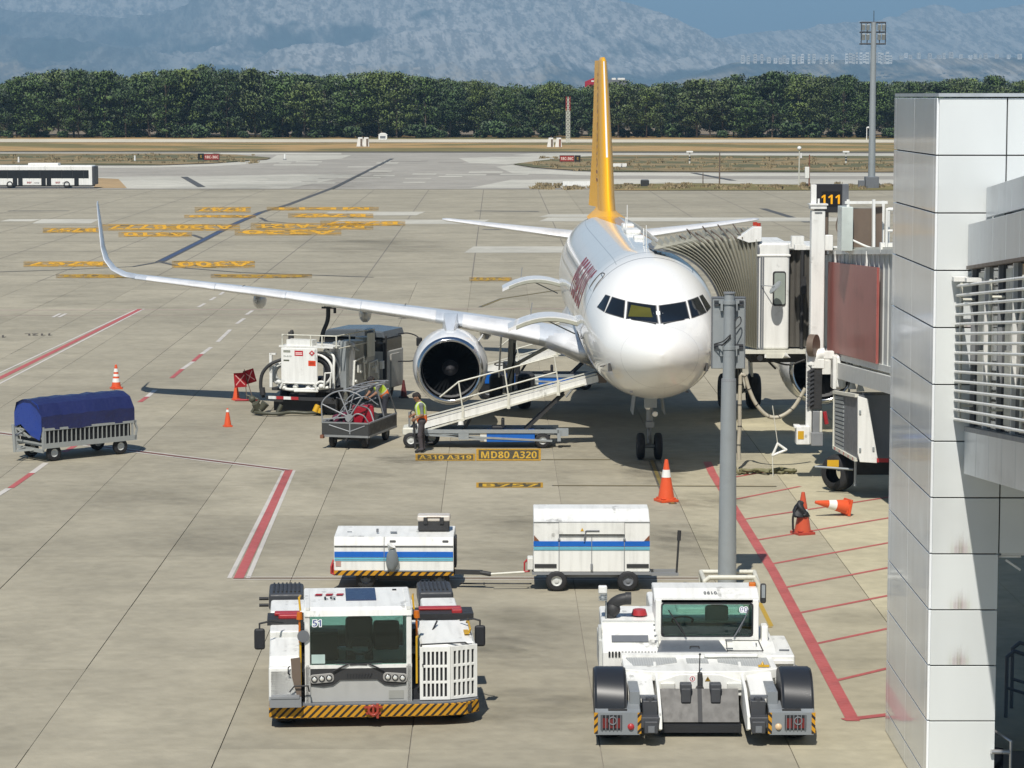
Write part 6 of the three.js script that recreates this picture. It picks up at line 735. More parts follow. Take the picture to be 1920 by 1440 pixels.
  part(t, 'cab_interior', [box(x1 - x0 - 0.12, 0.05, 0.9, cx, 0.9, zf - 0.5), box(x1 - x0 - 0.14, 0.34, 0.3, cx, 1.10, zf - 0.35)], M.black); part(t, 'driver_seat', [rbox(0.40, 0.34, 0.12, 0.05, cx + 0.22, 1.36, zf - 0.75), rbox(0.26, 0.14, 0.1, 0.04, cx + 0.22, 1.60, zf - 0.75)], dirty(0.3, 0.36, 0.34, 0.8)); part(t, 'steering_wheel', put(new THREE.TorusGeometry(0.18, 0.016, 8, 22), cx - 0.38, 1.30, zf - 0.55, 1.0), M.black); part(t, 'cab_sill', [box(x1 - x0 - 0.2, 0.03, 0.3, cx, 1.26, zf - 0.75)], M.cream);
  for (const [a, b] of [[-0.20, -0.42], [0.96 - cx + 0.26 + 0.0, 0.82]]) { const X = b < 0 ? -0.26 : 0.66; part(t, 'window_wiper', [rod([cx + (b < 0 ? -0.36 : 0.46), 1.14, zf + 0.08], [cx + (b < 0 ? -0.56 : 0.64), 1.46, zf + 0.07], 0.014, 6), rod([cx + (b < 0 ? -0.42 : 0.54), 1.22, zf + 0.06], [cx + (b < 0 ? -0.66 : 0.70), 1.60, zf + 0.055], 0.012, 5)], b < 0 ? M.charcoal : M.grey); }
  part(t, 'window_number', quad(0.20, 0.15, x1 - 0.26, 1.60, zf + 0.048), label(160, 120, (c, w) => { c.translate(w, 0); c.scale(-1, 1); c.font = 'bold 104px sans-serif'; c.textAlign = 'center'; c.lineWidth = 16; c.strokeStyle = '#eef0f2'; c.strokeText('09', 80, 96); c.fillStyle = '#5b5a86'; c.fillText('09', 80, 96); c.lineWidth = 4; c.strokeText('09', 80, 96); }));
  // sloping lids before the cab
  const lid = part(t, 'grey_lid', [put(prism([[-0.52, 3.18], [0.46, 3.18], [0.56, 2.60], [-0.62, 2.60]], 0.035, 0.006), 0, 0, 0, 0, 0, 0)].map(g => { const q = g.attributes.position; for (let i = 0; i < q.count; i++) { const x = q.getX(i), z = q.getY(i), h = q.getZ(i); q.setXYZ(i, x, 0.99 + (z - 2.6) * 0.13 + h, -z); } g.deleteAttribute('normal'); g = g.toNonIndexed ? g : g; g.computeVertexNormals(); return g; }), dirty(0.115, 0.13, 0.155, 0.55)); part(lid, 'lid_handle', rods([[-0.06, 1.02, -2.74], [-0.05, 1.06, -2.76], [0.09, 1.06, -2.76], [0.10, 1.02, -2.74]], 0.011, 6), M.black);
  part(t, 'deck_body', [sideprism([[-4.6, 0.6], [-2.56, 0.6], [-2.56, 0.96], [-3.2, 1.05], [-4.6, 1.05]], 1.95, 0.42, 0.01)], W); part(t, 'white_lid', [box(0.58, 0.02, 0.52, 0.86, 1.022, -2.88, 0.14)], W); part(t, 'lid_seam', [[0.55, -2.62, 1.17, -2.62], [0.57, -3.14, 1.13, -3.14], [0.56, -2.62, 0.58, -3.14], [1.16, -2.62, 1.13, -3.14]].map(([a, b, c, d]) => bar([a, 1.012 + (-b - 2.6) * 0.13, b], [c, 1.012 + (-d - 2.6) * 0.13, d], 0.014, 0.012)), M.charcoal); parts(t, 'lid_hinge', [box(0.12, 0.02, 0.03, 0.62, 1.10, -3.1), box(0.12, 0.02, 0.03, 0.60, 1.04, -2.68), box(0.02, 0.02, 0.1, 1.07, 1.075, -2.9)], M.grey);
  part(t, 'right_body', [rbox(0.44, 0.50, 1.7, 0.03, 1.46, 0.72, -3.3), box(0.5, 0.05, 0.10, 1.40, 0.86, -2.45), rbox(0.12, 0.30, 0.3, 0.03, 1.25, 1.16, -3.4)], W); part(t, 'side_handle', [rod([1.45, 0.99, -2.8], [1.62, 0.99, -2.8], 0.014), rod([1.66, 0.80, -2.5], [1.74, 0.78, -2.4], 0.014)], M.grey);
  part(t, 'mirror', [rbox(0.10, 0.34, 0.10, 0.03, x1 + 0.10, 1.82, zf - 0.3)], M.charcoal); part(t, 'mirror_glass', box(0.06, 0.22, 0.01, x1 + 0.10, 1.86, zf - 0.245), M.galv); part(t, 'amber_lamp', rbox(0.12, 0.08, 0.08, 0.02, x1 - 0.06, 1.92, zf - 0.6), M.amber);
  part(t, 'reflector_flag', [box(0.18, 0.03, 0.04, 1.08, 0.97, -1.62), put(new THREE.ConeGeometry(0.03, 0.06, 8), 1.06, 1.02, -1.62)], M.yellow);
  for (const x of [-1.15, 1.2]) wheel(t, 0.5, 0.4, x, 0.5, -3.9, M.grey);
  part(t, 'front_hood', [rbox(1.7, 0.6, 2.6, 0.05, 0.26, 0.92, -5.7), rbox(1.1, 0.12, 0.8, 0.04, 0.4, 1.26, -5.3)], W);
  part(t, 'rear_wheel_skirt', [box(0.06, 0.5, 1.2, -1.55, 0.85, -3.6), box(0.05, 0.3, 0.3, -1.56, 1.15, -3.3)], M.offwhite);
}
// ---------- ground power carts ----------
{
  const W = M.white, P0 = gnd(739, 1105), t = thing('ground_power_cart', 'low white ground power cart with blue stripe, hazard base and a cooler box on top', 'ground power unit', [P0.x, 0, P0.z], -0.01);
  const w = 2.50, z0 = 0.10, s = (y0, y1, m, name, dz = 0.004) => part(t, name, box(w * 0.992, y1 - y0, 0.012, 0, (y0 + y1) / 2, z0 + dz), m);
  part(t, 'body', [sideprism([[-1.45, 0.42], [z0 - 0.005, 0.42], [z0 - 0.005, 0.955], [z0 - 0.06, 1.12], [-1.1, 1.17], [-1.45, 1.0]], w, 0, 0.01)], W);
  s(0.70, 0.815, M.blue, 'blue_band'); s(0.655, 0.685, M.cyan, 'cyan_band'); s(0.625, 0.640, M.cyan, 'cyan_band'); s(0.915, 0.935, M.charcoal, 'panel_gap', 0.002);
  part(t, 'door_seam', [bar([-0.20, 0.44, z0 + 0.006], [-0.20, 0.95, z0 + 0.006], 0.012, 0.012), bar([-0.2, 0.96, z0 + 0.0], [-0.2, 1.12, z0 - 0.055], 0.012, 0.012), bar([-0.2, 0.41, z0 + 0.01], [1.25, 0.41, z0 + 0.01], 0.03, 0.02)], M.midgrey);
  part(t, 'hazard_base', box(w, 0.105, 1.5, 0, 0.365, z0 - 0.74), hazard(0.17));
  for (const x of [-0.02, 1.08]) part(t, 'recessed_handle', put(prism(rrect(0.13, 0.045, 0.02), 0.012), x, 1.03, z0 - 0.025, -0.35), M.charcoal);
  parts(t, 'bleeder', [rbox(0.05, 0.08, 0.05, 0.01, -0.36, 1.20, -0.28), box(0.14, 0.01, 0.10, -0.02, 1.165, -0.3), box(0.1, 0.01, 0.03, -0.95, 1.165, -0.35)], M.grey); part(t, 'sign_sticker', box(0.11, 0.11, 0.004, -1.16, 0.56, z0 + 0.004), dirty(0.5, 0.3, 0.26));
  for (const x of [-0.60, 0.95]) for (const z of [-0.1, -1.2]) wheel(t, 0.21, 0.16, x, 0.21, z, M.grey); parts(t, 'axle', [box(1.9, 0.08, 0.1, 0.15, 0.26, -0.1), box(0.9, 0.2, 1.0, 0.1, 0.25, -0.7)], M.black);
  part(t, 'red_hitch', [...rods([[-1.27, 0.62, z0 - 0.1], [-1.31, 0.5, z0], [-1.31, 0.36, z0], [-1.24, 0.33, z0]], 0.02, 6), box(0.05, 0.2, 0.1, -1.27, 0.45, 0)], M.red); part(t, 'side_frame', [box(0.04, 0.62, 0.5, 1.28, 0.75, -0.4)], M.charcoal);
  part(t, 'tow_bar', [bar([1.2, 0.36, -0.1], [1.85, 0.36, -0.02], 0.09, 0.09), rod([1.8, 0.36, -0.02], [2.0, 0.33, 0], 0.05), ball(0.05, 2.0, 0.33, 0)], M.charcoal);
  const c = thing('cooler_box', 'cream cooler box with two dark latches lying on the low power cart', 'box', [P0.x + 0.82, 1.16, P0.z - 0.62]); part(c, 'tub', rbox(0.66, 0.22, 0.36, 0.03, 0, 0.11, 0), M.charcoal); part(c, 'lid', rbox(0.70, 0.13, 0.40, 0.04, 0, 0.27, 0), dirty(0.66, 0.60, 0.52)); for (const x of [-0.17, 0.17]) part(c, 'latch', rbox(0.09, 0.14, 0.03, 0.01, x, 0.23, 0.20), M.charcoal); part(c, 'lid_grip', box(0.3, 0.02, 0.02, 0, 0.30, 0.205), M.brown);
  // plastic bag hanging at the cart's front
  const R = rng(21), bg = new THREE.SphereGeometry(0.18, 22, 16), q = bg.attributes.position; for (let i = 0; i < q.count; i++) { const x = q.getX(i), y = q.getY(i), z = q.getZ(i), n = 0.75 + 0.5 * fbm(x * 9 + 20, y * 9 + z * 7 + 20, 512, 3, 3); q.setXYZ(i, x * 0.72 * n, y * 1.35 * n, z * 0.40 * n); } bg.computeVertexNormals();
  const b = thing('plastic_bag', 'crumpled grey translucent plastic bag hanging on the striped power cart', 'bag', [P0.x - 0.03, 0.66, P0.z + 0.20]); part(b, 'bag', bg, new THREE.MeshPhysicalMaterial({ color: new THREE.Color(0.30, 0.33, 0.34), roughness: 0.25, transmission: 0.45, thickness: 0 })); part(b, 'knot', put(new THREE.ConeGeometry(0.10, 0.14, 9), -0.05, 0.25, -0.02, 0.2, 0, 2.6), M.white);
}
{
  const W = M.white2, P0 = gnd(1109, 1108), t = thing('ground_power_cart', 'tall white ground power cart with blue stripe on four small wheels', 'ground power unit', [P0.x, 0, P0.z], 0), w = 2.42, z0 = 0.06;
  part(t, 'body', [sideprism([[-1.5, 0.42], [z0 - 0.005, 0.42], [z0 - 0.005, 1.475], [z0 - 0.12, 1.50], [-0.5, 1.66], [-1.1, 1.66], [-1.5, 1.5]], w, 0, 0.012)], M.white);
  const s = (x0, x1, y0, y1, m, name, dz = 0.004) => part(t, name, box(x1 - x0, y1 - y0, 0.012, (x0 + x1) / 2, (y0 + y1) / 2, z0 + dz), m), H = w / 2;
  s(-H, H, 0.955, 1.06, M.blue, 'blue_band'); s(-H, H, 0.905, 0.935, M.cyan, 'cyan_band'); s(-H, H, 0.875, 0.888, M.cyan, 'cyan_band'); s(-H + 0.02, -H + 0.48, 0.50, 0.58, M.charcoal, 'lower_vent'); s(H - 0.48, H - 0.02, 0.50, 0.58, M.charcoal, 'lower_vent'); s(-H, H, 1.455, 1.468, M.midgrey, 'lid_gap', 0.002);
  for (const x of [-0.68, 0.68]) { s(x - 0.007, x + 0.007, 0.44, 1.47, M.midgrey, 'door_seam', 0.006); } s(-0.007, 0.007, 0.44, 1.15, M.midgrey, 'door_seam', 0.006); s(-0.68, 0.68, 1.185, 1.215, M.charcoal, 'intake_slot', 0.005);
  part(t, 'intake_flap', [box(1.36, 0.24, 0.02, 0, 1.335, z0 + 0.03, -0.12)], W); part(t, 'lift_handle', [...rods([[-0.14, 1.27, z0 + 0.05], [-0.10, 1.29, z0 + 0.06], [0.16, 1.29, z0 + 0.06]], 0.014, 6), rod([-0.12, 1.28, z0 + 0.06], [-0.16, 1.08, z0 + 0.05], 0.014, 6)], M.grey); part(t, 'door_bolt', [rbox(0.05, 0.14, 0.03, 0.01, 0, 0.52, z0 + 0.02), rbox(0.05, 0.05, 0.03, 0.01, -0.68, 1.10, z0 + 0.02), rbox(0.05, 0.05, 0.03, 0.01, 0.68, 1.10, z0 + 0.02)], M.midgrey);
  for (const q of [-1, 1]) part(t, 'corner_lamp', put(prism([[-0.055, 0.06], [0.055, -0.06], [-0.055, -0.06]].map(([x, y]) => [x * -q, y]), 0.012), q * (H - 0.062), 1.13, z0 + 0.006), M.rust); part(t, 'yellow_sign', put(prism([[-0.035, 0], [0.035, 0], [0, 0.07]], 0.01), -0.2, 1.28, z0 + 0.05), M.yellow);
  part(t, 'undercarriage', [box(w + 0.06, 0.06, 1.5, 0, 0.38, -0.7), box(1.8, 0.1, 1.0, 0, 0.3, -0.7), bar([1.2, 0.34, -0.1], [1.82, 0.34, -0.1], 0.08, 0.06), bar([-1.2, 0.34, -0.5], [1.8, 0.34, -0.5], 0.06, 0.06)], M.midgrey);
  for (const x of [-0.73, 0.76]) for (const z of [0.0, -1.2]) wheel(t, 0.22, 0.17, x, 0.22, z, x < 0 ? M.offwhite : M.grey);
  part(t, 'hand_post', [rod([1.78, 0.34, -0.1], [1.83, 1.24, -0.1], 0.022), rod([1.825, 1.05, -0.1], [1.835, 1.26, -0.1], 0.04)], M.charcoal); part(t, 'red_hitch', [...rods([[-1.40, 0.42, 0], [-1.40, 0.60, 0], [-1.34, 0.66, 0], [-1.30, 0.42, 0], [-1.45, 0.40, 0]], 0.02, 6)], M.red); part(t, 'side_box', [rbox(0.12, 0.26, 0.3, 0.02, -1.28, 0.58, -0.1)], W); part(t, 'drawbar', [rod([-1.4, 0.40, 0], [-2.1, 0.36, 0.02], 0.025)], M.cream);
  const tb = thing('tow_bar', 'thin black tow bar lying on the apron between the two power carts', 'tow bar', gnd(930, 1099)); part(tb, 'bar', [rod([-0.75, 0.06, 0], [0.75, 0.06, 0.04], 0.016), rod([-0.7, 0.06, 0.03], [-0.25, 0.06, 0.05], 0.014), rod([-0.25, 0.06, -0.02], [-0.25, 0.06, 0.07], 0.02)], M.charcoal);
}
scene.children.filter(o => /^ground_power_cart/.test(o.name)).forEach(o => { for (const c of o.children) if (c.name === 'wheel') { const g = c.geometry; g.computeBoundingBox(); const b = g.boundingBox.getCenter(V()); for (const k of [c, ...c.children]) k.geometry.translate(-b.x, -b.y, -b.z).rotateY(PI / 2).translate(b.x, b.y, b.z); } });
// ---------- cones ----------
function coneThing(labelText, p, h, o = {}) {
  const t = thing('traffic_cone', labelText, 'traffic cone', p, o.turn ?? 0.4), r = h * 0.20, b = h * 0.33, top = 0.03 * h + 0.012, R = y => lerp(r, top, y / h), body = o.mat ?? M.orange;
  part(t, 'base', [rbox(b * 1.35, 0.05 * h + 0.015, b * 1.35, 0.012, 0, 0.03 * h, 0), rbox(b * 1.1, 0.03 * h, b * 1.1, 0.01, 0, 0.085 * h, 0)], o.base ?? body); const c = part(t, 'cone_body', lathe([[r, 0.06 * h], [top, h - 0.01], [top * 0.7, h], [0.001, h]], 24), body);
  for (const [y0, y1] of o.bands ?? [[0.34, 0.50], [0.64, 0.80]]) part(c, 'white_band', put(lathe([[R(y0 * h) + 0.006, y0 * h], [R(y1 * h) + 0.006, y1 * h]], 24)), o.band ?? M.white); return t;
}
coneThing('orange traffic cone with white bands standing under the airliner nose', gnd(1249, 940), 1.08, { bands: [[0.26, 0.38], [0.58, 0.76]] });
coneThing('orange and white banded cone standing behind the blue covered trolley', gnd(218, 729), 0.86, { bands: [[0.28, 0.44], [0.52, 0.62], [0.70, 0.84]] });
coneThing('small plain orange cone with a white tip between trolley and refuelling truck', gnd(427, 800), 0.58, { bands: [[0.80, 0.93]] });
const flagCone = coneThing('orange cone under two red flags left of the refuelling truck', gnd(443, 750), 0.62, { bands: [] });
coneThing('cone coloured dark red for shadow, standing between refuelling truck and engine', gnd(757, 746), 0.62, { bands: [], mat: dirty(0.12, 0.03, 0.03), base: M.charcoal });  // body and base colours are darkened to carry the shadow there
coneThing('red and white cone half hidden behind the near belt loader', gnd(864, 812), 0.62, { bands: [[0.40, 0.75]], mat: dirty(0.6, 0.06, 0.03) });
{
  const t = coneThing('cone with a black jacket hung over it inside the red hatched area', gnd(1505, 1001), 1.0, { bands: [[0.42, 0.6]], base: dirty(0.45, 0.06, 0.04), mat: dirty(0.55, 0.09, 0.04) });
  const j = thing('black_jacket', 'black jacket hanging over a cone in the hatched area', 'jacket', [t.position.x, 0, t.position.z]), rs = []; for (let k = 0; k <= 8; k++) { const y = lerp(0.80, 0.42, k / 8), r = []; for (let i = 0; i < 16; i++) { const a = i / 16 * 2 * PI, w = lerp(0.05, 0.18, pow(k / 8, 0.6)) * (1 + 0.25 * sin(a * 3 + k)); r.push([-0.06 + cos(a) * w * 1.05, y, 0.03 + sin(a) * w]); } rs.push(r); } part(j, 'jacket_body', loft(rs, true, true), M.black); parts(j, 'sleeve', [pipe([[-0.16, 0.66, 0.1], [-0.24, 0.45, 0.12], [-0.24, 0.12, 0.1]], 0.028, 6), pipe([[-0.05, 0.6, 0.14], [0.05, 0.5, 0.16], [0.0, 0.46, 0.17]], 0.04, 6)], M.black);
  const f = coneThing('orange cone lying on its side at the edge of the hatched area', gnd(1590, 966), 0.92, { bands: [[0.40, 0.62]], turn: 0 }); f.rotation.set(0, 0.35, PI / 2 - 0.19); f.position.y = 0.20;
}
{
  const t = thing('warning_flags', 'pair of red flags with white crosses standing by the refuelling truck', 'flag', gnd(452, 752)), fm = new THREE.MeshStandardMaterial({ roughness: 0.9, side: THREE.DoubleSide, map: canvasTex(128, 128, (c, w, h) => { c.fillStyle = '#9c0f1c'; c.fillRect(0, 0, w, h); c.strokeStyle = '#d9a5a0'; c.lineWidth = 9; c.beginPath(); c.moveTo(18, 20); c.lineTo(110, 108); c.moveTo(110, 20); c.lineTo(18, 108); c.stroke(); }) });
  const cloth = (x, y, z, w, h, ry, rz) => { const g = new THREE.PlaneGeometry(w, h, 8, 6), q = g.attributes.position; for (let i = 0; i < q.count; i++) q.setZ(i, 0.05 * sin(q.getX(i) * 9 + q.getY(i) * 3)); g.computeVertexNormals(); g.userData.keep = true; return put(g, x, y, z, 0, ry, rz); };
  part(t, 'flag_cloth', cloth(-0.02, 0.72, 0.03, 0.40, 0.50, 0.3, 0.06), fm); part(t, 'flag_cloth', cloth(0.30, 0.84, -0.02, 0.44, 0.46, -0.3, 0.3), fm); part(t, 'flag_stick', [rod([0.2, 0, 0], [0.12, 1.08, 0], 0.014), rod([0.42, 0, 0], [0.16, 0.9, 0], 0.014)], M.brown); parts(t, 'flag_base', [rod([-0.2, 0.04, 0.1], [0.6, 0.04, 0.0], 0.03), rod([-0.15, 0.04, -0.2], [0.5, 0.05, 0.25], 0.025)], M.red);
}
// ---------- baggage trolley under a blue cover ----------
{
  const A = gnd(104, 864), B = gnd(221, 852), C = gnd(57, 857), D = gnd(170, 845), m = A.clone().add(B).add(C).add(D).multiplyScalar(0.25), t = thing('baggage_trolley', 'baggage trolley with slatted metal sides under a dark blue tarpaulin', 'baggage trolley', [m.x, 0, m.z], Math.atan2(A.z - B.z, B.x - A.x));
  const L = 3.0, w = 1.42, x0 = -1.42, x1 = x0 + L, H = w / 2, fr = dirty(0.33, 0.345, 0.33, 0.7), tarp = dirty(0.020, 0.026, 0.10, 0.55, { bumpMap: tex(256, (u, v) => fbm(u * 4, v * 4, 4, 4, 51), false, 1.1), bumpScale: 0.03 });
  part(t, 'deck', [box(L, 0.08, w, x0 + L / 2, 0.48, 0)], fr); parts(t, 'sill_beam', [-1, 1].map(s => bar([x0, 0.46, s * H], [x1 + 0.1, 0.46, s * H], 0.05, 0.14)), fr); parts(t, 'top_rail', [-1, 1].map(s => bar([x0, 0.93, s * H], [x1 + 0.1, 0.93, s * H], 0.05, 0.07)), fr);
  for (const s of [-1, 1]) for (let k = 0; k <= 20; k++) part(t, 'side_slat', bar([x0 + 0.04 + k * (L - 0.08) / 20, 0.5, s * H], [x0 + 0.04 + k * (L - 0.08) / 20, 0.91, s * H], k % 20 ? 0.026 : 0.06, 0.03), fr); part(t, 'load', box(L - 0.15, 0.5, w - 0.12, x0 + L / 2, 0.72, 0), M.black);
  // end gate with bars, hitch
  part(t, 'end_gate', [...[0.52, 0.68, 0.86].map(y => bar([x0 - 0.02, y, -H], [x0 - 0.02, y, H], 0.04, 0.05)), ...[-H, H].map(z => bar([x0 - 0.02, 0.35, z], [x0 - 0.02, 1.0, z], 0.06, 0.06)), bar([x0 - 0.03, 0.86, -H], [x0 - 0.03, 0.66, 0], 0.05, 0.05), bar([x0 - 0.03, 0.66, 0], [x0 - 0.03, 0.86, H], 0.05, 0.05), bar([x0 - 0.02, 0.9, -H], [x0 + 0.02, 1.35, -H + 0.35], 0.05, 0.05)], fr);
  part(t, 'drawbar', [bar([x0, 0.34, -0.25], [x0 - 0.45, 0.30, 0], 0.06, 0.06), bar([x0, 0.34, 0.25], [x0 - 0.45, 0.30, 0], 0.06, 0.06), rod([x0 - 0.45, 0.26, -0.1], [x0 - 0.50, 1.05, -0.1], 0.05), bar([x0 - 0.45, 0.72, -0.1], [x0, 0.8, -0.35], 0.05, 0.05), bar([x0 - 0.02, 0.32, -H], [x0 - 0.02, 0.32, H], 0.06, 0.1)], fr);
  parts(t, 'tail_end', [bar([x1 + 0.1, 0.42, -H], [x1 + 0.1, 1.0, -H], 0.05, 0.05), bar([x1 + 0.02, 0.98, H], [x1 + 0.12, 0.72, H], 0.05, 0.05), bar([x1 + 0.12, 0.72, H], [x1 + 0.04, 0.42, H], 0.05, 0.05)], fr);
  for (const x of [x0 + 0.38, x0 + 2.6]) for (const s of [-1, 1]) wheel(t, 0.235, 0.13, x, 0.235, s * 0.60, M.offwhite).rotation.set(0, 0, 0);
  t.children.filter(c => c.name === 'wheel').forEach(c => { /* wheels roll along the trolley */ });
  const prof = [[-H - 0.02, 0.90], [-H - 0.02, 1.32], [-H * 0.72, 1.62], [-H * 0.25, 1.74], [H * 0.25, 1.74], [H * 0.72, 1.62], [H + 0.02, 1.30], [H + 0.02, 0.90]], R = rng(3), rs = []; for (let k = 0; k <= 12; k++) { const x = lerp(x0 - 0.08, x1 + 0.02, k / 12); rs.push(prof.map(([z, y], i) => [x + (i > 1 && i < 6 && k === 0 ? -0.06 : 0), y + (R() - 0.5) * 0.02 - (i === 0 || i === 7 ? 0.03 * R() : 0) + 0.03 * (k / 12), z + (R() - 0.5) * 0.015])); }
  for (const k of [2, 4, 6, 8, 10]) rs[k] = rs[k].map(([x, y, z]) => [x, y + 0.022, z * 1.012]);
  const tp = part(t, 'tarpaulin', toCreasedNormals(loft(rs, false), 0.45), tarp); part(tp, 'front_curtain', [put(prism(prof.map(([z, y]) => [z, y]).concat([[H * 0.85, 0.62], [H * 0.2, 0.72], [-H * 0.55, 1.0]]), 0.02), x0 - 0.07, 0, 0, 0, -PI / 2, 0)], dirty(0.018, 0.055, 0.30, 0.5)); part(tp, 'rear_curtain', [put(prism(prof, 0.02), x1 + 0.02, 0, 0, 0, -PI / 2, 0)], tarp);
}
// wheels whose axle lies across the trolley's long (x) axis
function turnWheels(o) { for (const c of o.children) if (c.name === 'wheel') { const g = c.geometry; g.computeBoundingBox(); const b = g.boundingBox.getCenter(V()); for (const k of [c, ...c.children]) k.geometry.translate(-b.x, -b.y, -b.z).rotateY(PI / 2).translate(b.x, b.y, b.z); } }
scene.children.filter(o => /^baggage_trolley/.test(o.name)).forEach(turnWheels);
// ---------- dark open luggage cart with hoops ----------
{
  const p = gnd(648, 842), t = thing('luggage_cart', 'dark open luggage cart with bent tube hoops, parked beside the refuelling truck', 'luggage cart', [p.x, 0, p.z], -0.26), w = 1.42, L = 2.7, H = w / 2, dk = dirty(0.045, 0.046, 0.045, 0.75), tube = dirty(0.26, 0.27, 0.28, 0.6);
  part(t, 'tub', [box(w, 0.05, L, 0, 0.42, -L / 2), box(w, 0.36, 0.04, 0, 0.58, 0), box(w, 0.36, 0.04, 0, 0.58, -L), box(0.04, 0.36, L, -H, 0.58, -L / 2), box(0.04, 0.36, L, H, 0.58, -L / 2)], dk); part(t, 'tub_rim', [bar([-H, 0.77, 0], [H, 0.77, 0], 0.06, 0.04), bar([H, 0.77, 0], [H, 0.77, -L], 0.06, 0.04), bar([-H, 0.77, 0], [-H, 0.77, -L], 0.06, 0.04), bar([-H, 0.38, 0.02], [H, 0.38, 0.02], 0.06, 0.06), bar([H, 0.38, 0], [H, 0.38, -L], 0.06, 0.06)], M.steel);
  const hoop = z => pipe([[-H, 0.78, z], [-H, 1.35, z], [-H * 0.6, 1.62, z], [0, 1.72, z], [H * 0.6, 1.60, z], [H * 0.75, 1.50, z]], 0.022, 8, 5); part(t, 'front_hoop', [hoop(0), rod([-H, 1.30, 0], [0.1, 0.95, 0], 0.022), rod([-0.2, 1.68, 0], [0.12, 0.95, 0], 0.022), rod([H * 0.7, 1.5, 0], [0.12, 0.95, 0], 0.022), rod([-H, 0.85, 0], [0.1, 0.95, 0], 0.022), put(cyl(0.12, 0.12, 0.05, 0, 0, 0, PI / 2, 0, 0, 18), 0.12, 0.92, 0), rod([0.14, 0.8, 0.02], [0.14, 0.44, 0.02], 0.022), rod([0.14, 0.52, 0.02], [-0.5, 0.7, 0.02], 0.018), rod([0.14, 0.52, 0.02], [0.6, 0.7, 0.02], 0.018)], tube);
  parts(t, 'loose_tube', [pipe([[-0.5, 0.8, -0.7], [-0.2, 1.25, -0.7], [0.3, 1.45, -0.9], [0.65, 1.2, -1.1]], 0.02, 6), pipe([[-0.6, 0.8, -1.6], [-0.45, 1.3, -1.6], [0.1, 1.6, -1.6], [0.6, 1.75, -1.7]], 0.022, 6), pipe([[-0.66, 0.85, -2.4], [-0.5, 1.35, -2.4], [0.05, 1.62, -2.4], [0.55, 1.7, -2.3]], 0.022, 6), rod([-0.6, 0.8, -0.2], [0.3, 1.3, -2.0], 0.018), rod([-0.3, 1.5, -0.1], [0.5, 0.8, -1.9], 0.018), pipe([[0.1, 0.8, 0.02], [0.35, 1.05, 0.05], [0.55, 1.0, 0.0], [0.66, 0.8, -0.1]], 0.022, 6), rod([-0.4, 0.82, -0.1], [-0.1, 1.2, -0.5], 0.02)], tube);
  part(t, 'roof_frame', [pipe([[0.2, 1.72, 0.0], [0.45, 1.78, -0.8], [0.62, 1.80, -1.6], [0.6, 1.72, -2.2]], 0.024, 6), pipe([[-0.1, 1.7, 0.0], [0.1, 1.80, -0.8], [0.3, 1.82, -1.8], [0.62, 1.80, -2.2]], 0.024, 6), ...[0.2, 0.6, 1.0, 1.4, 1.8].map(z => rod([0.02 + z * 0.1, 1.76 + z * 0.02, -z], [0.34 + z * 0.12, 1.74 + z * 0.02, -z - 0.3], 0.018)), pipe([[H, 0.78, -0.5], [H * 0.7, 1.1, -0.7], [0.3, 1.25, -0.4]], 0.024, 6), rod([H, 0.78, -L], [H, 1.6, -1.9], 0.024), rod([H, 0.78, -1.5], [H * 0.8, 1.74, -1.2], 0.024)], tube);
  for (const [x, z] of [[-0.5, -0.35], [0.5, -0.35], [-0.5, -2.3], [0.5, -2.3]]) wheel(t, 0.235, 0.14, x, 0.235, z, M.grey); parts(t, 'axle', [box(1.0, 0.06, 0.08, 0, 0.26, -0.35), box(1.0, 0.06, 0.08, 0, 0.26, -2.3), rod([0, 0.3, -0.3], [0.1, 0.3, 0.3], 0.03)], M.charcoal); part(t, 'hitch', [box(0.1, 0.1, 0.14, -H + 0.02, 0.36, 0.08)], M.rust);
  const q = (x, y, z) => V(x, y, z).applyAxisAngle(V(0, 1, 0), -0.26).add(t.position), s1 = thing('suitcase', 'red hard-shell suitcase lying in the dark luggage cart', 'suitcase', q(0.18, 0.46, -1.15), 0.2); part(s1, 'shell', rbox(0.62, 0.72, 0.34, 0.06, 0, 0.36, 0, 0, 0, 0.05), dirty(0.36, 0.015, 0.03, 0.4)); part(s1, 'handle', rods([[-0.1, 0.72, 0], [-0.1, 0.78, 0], [0.12, 0.78, 0], [0.12, 0.72, 0]], 0.014), M.black);
  const s2 = thing('suitcase', 'purple-red soft bag beside the red suitcase in the dark cart', 'suitcase', q(-0.38, 0.46, -0.85), -0.3); part(s2, 'shell', rbox(0.5, 0.5, 0.36, 0.09, 0, 0.25, 0, 0, 0, 0.3), dirty(0.13, 0.02, 0.045, 0.8)); part(s2, 'strap', [box(0.06, 0.52, 0.38, 0.05, 0.26, 0, 0, 0, 0.3)], M.black);
}
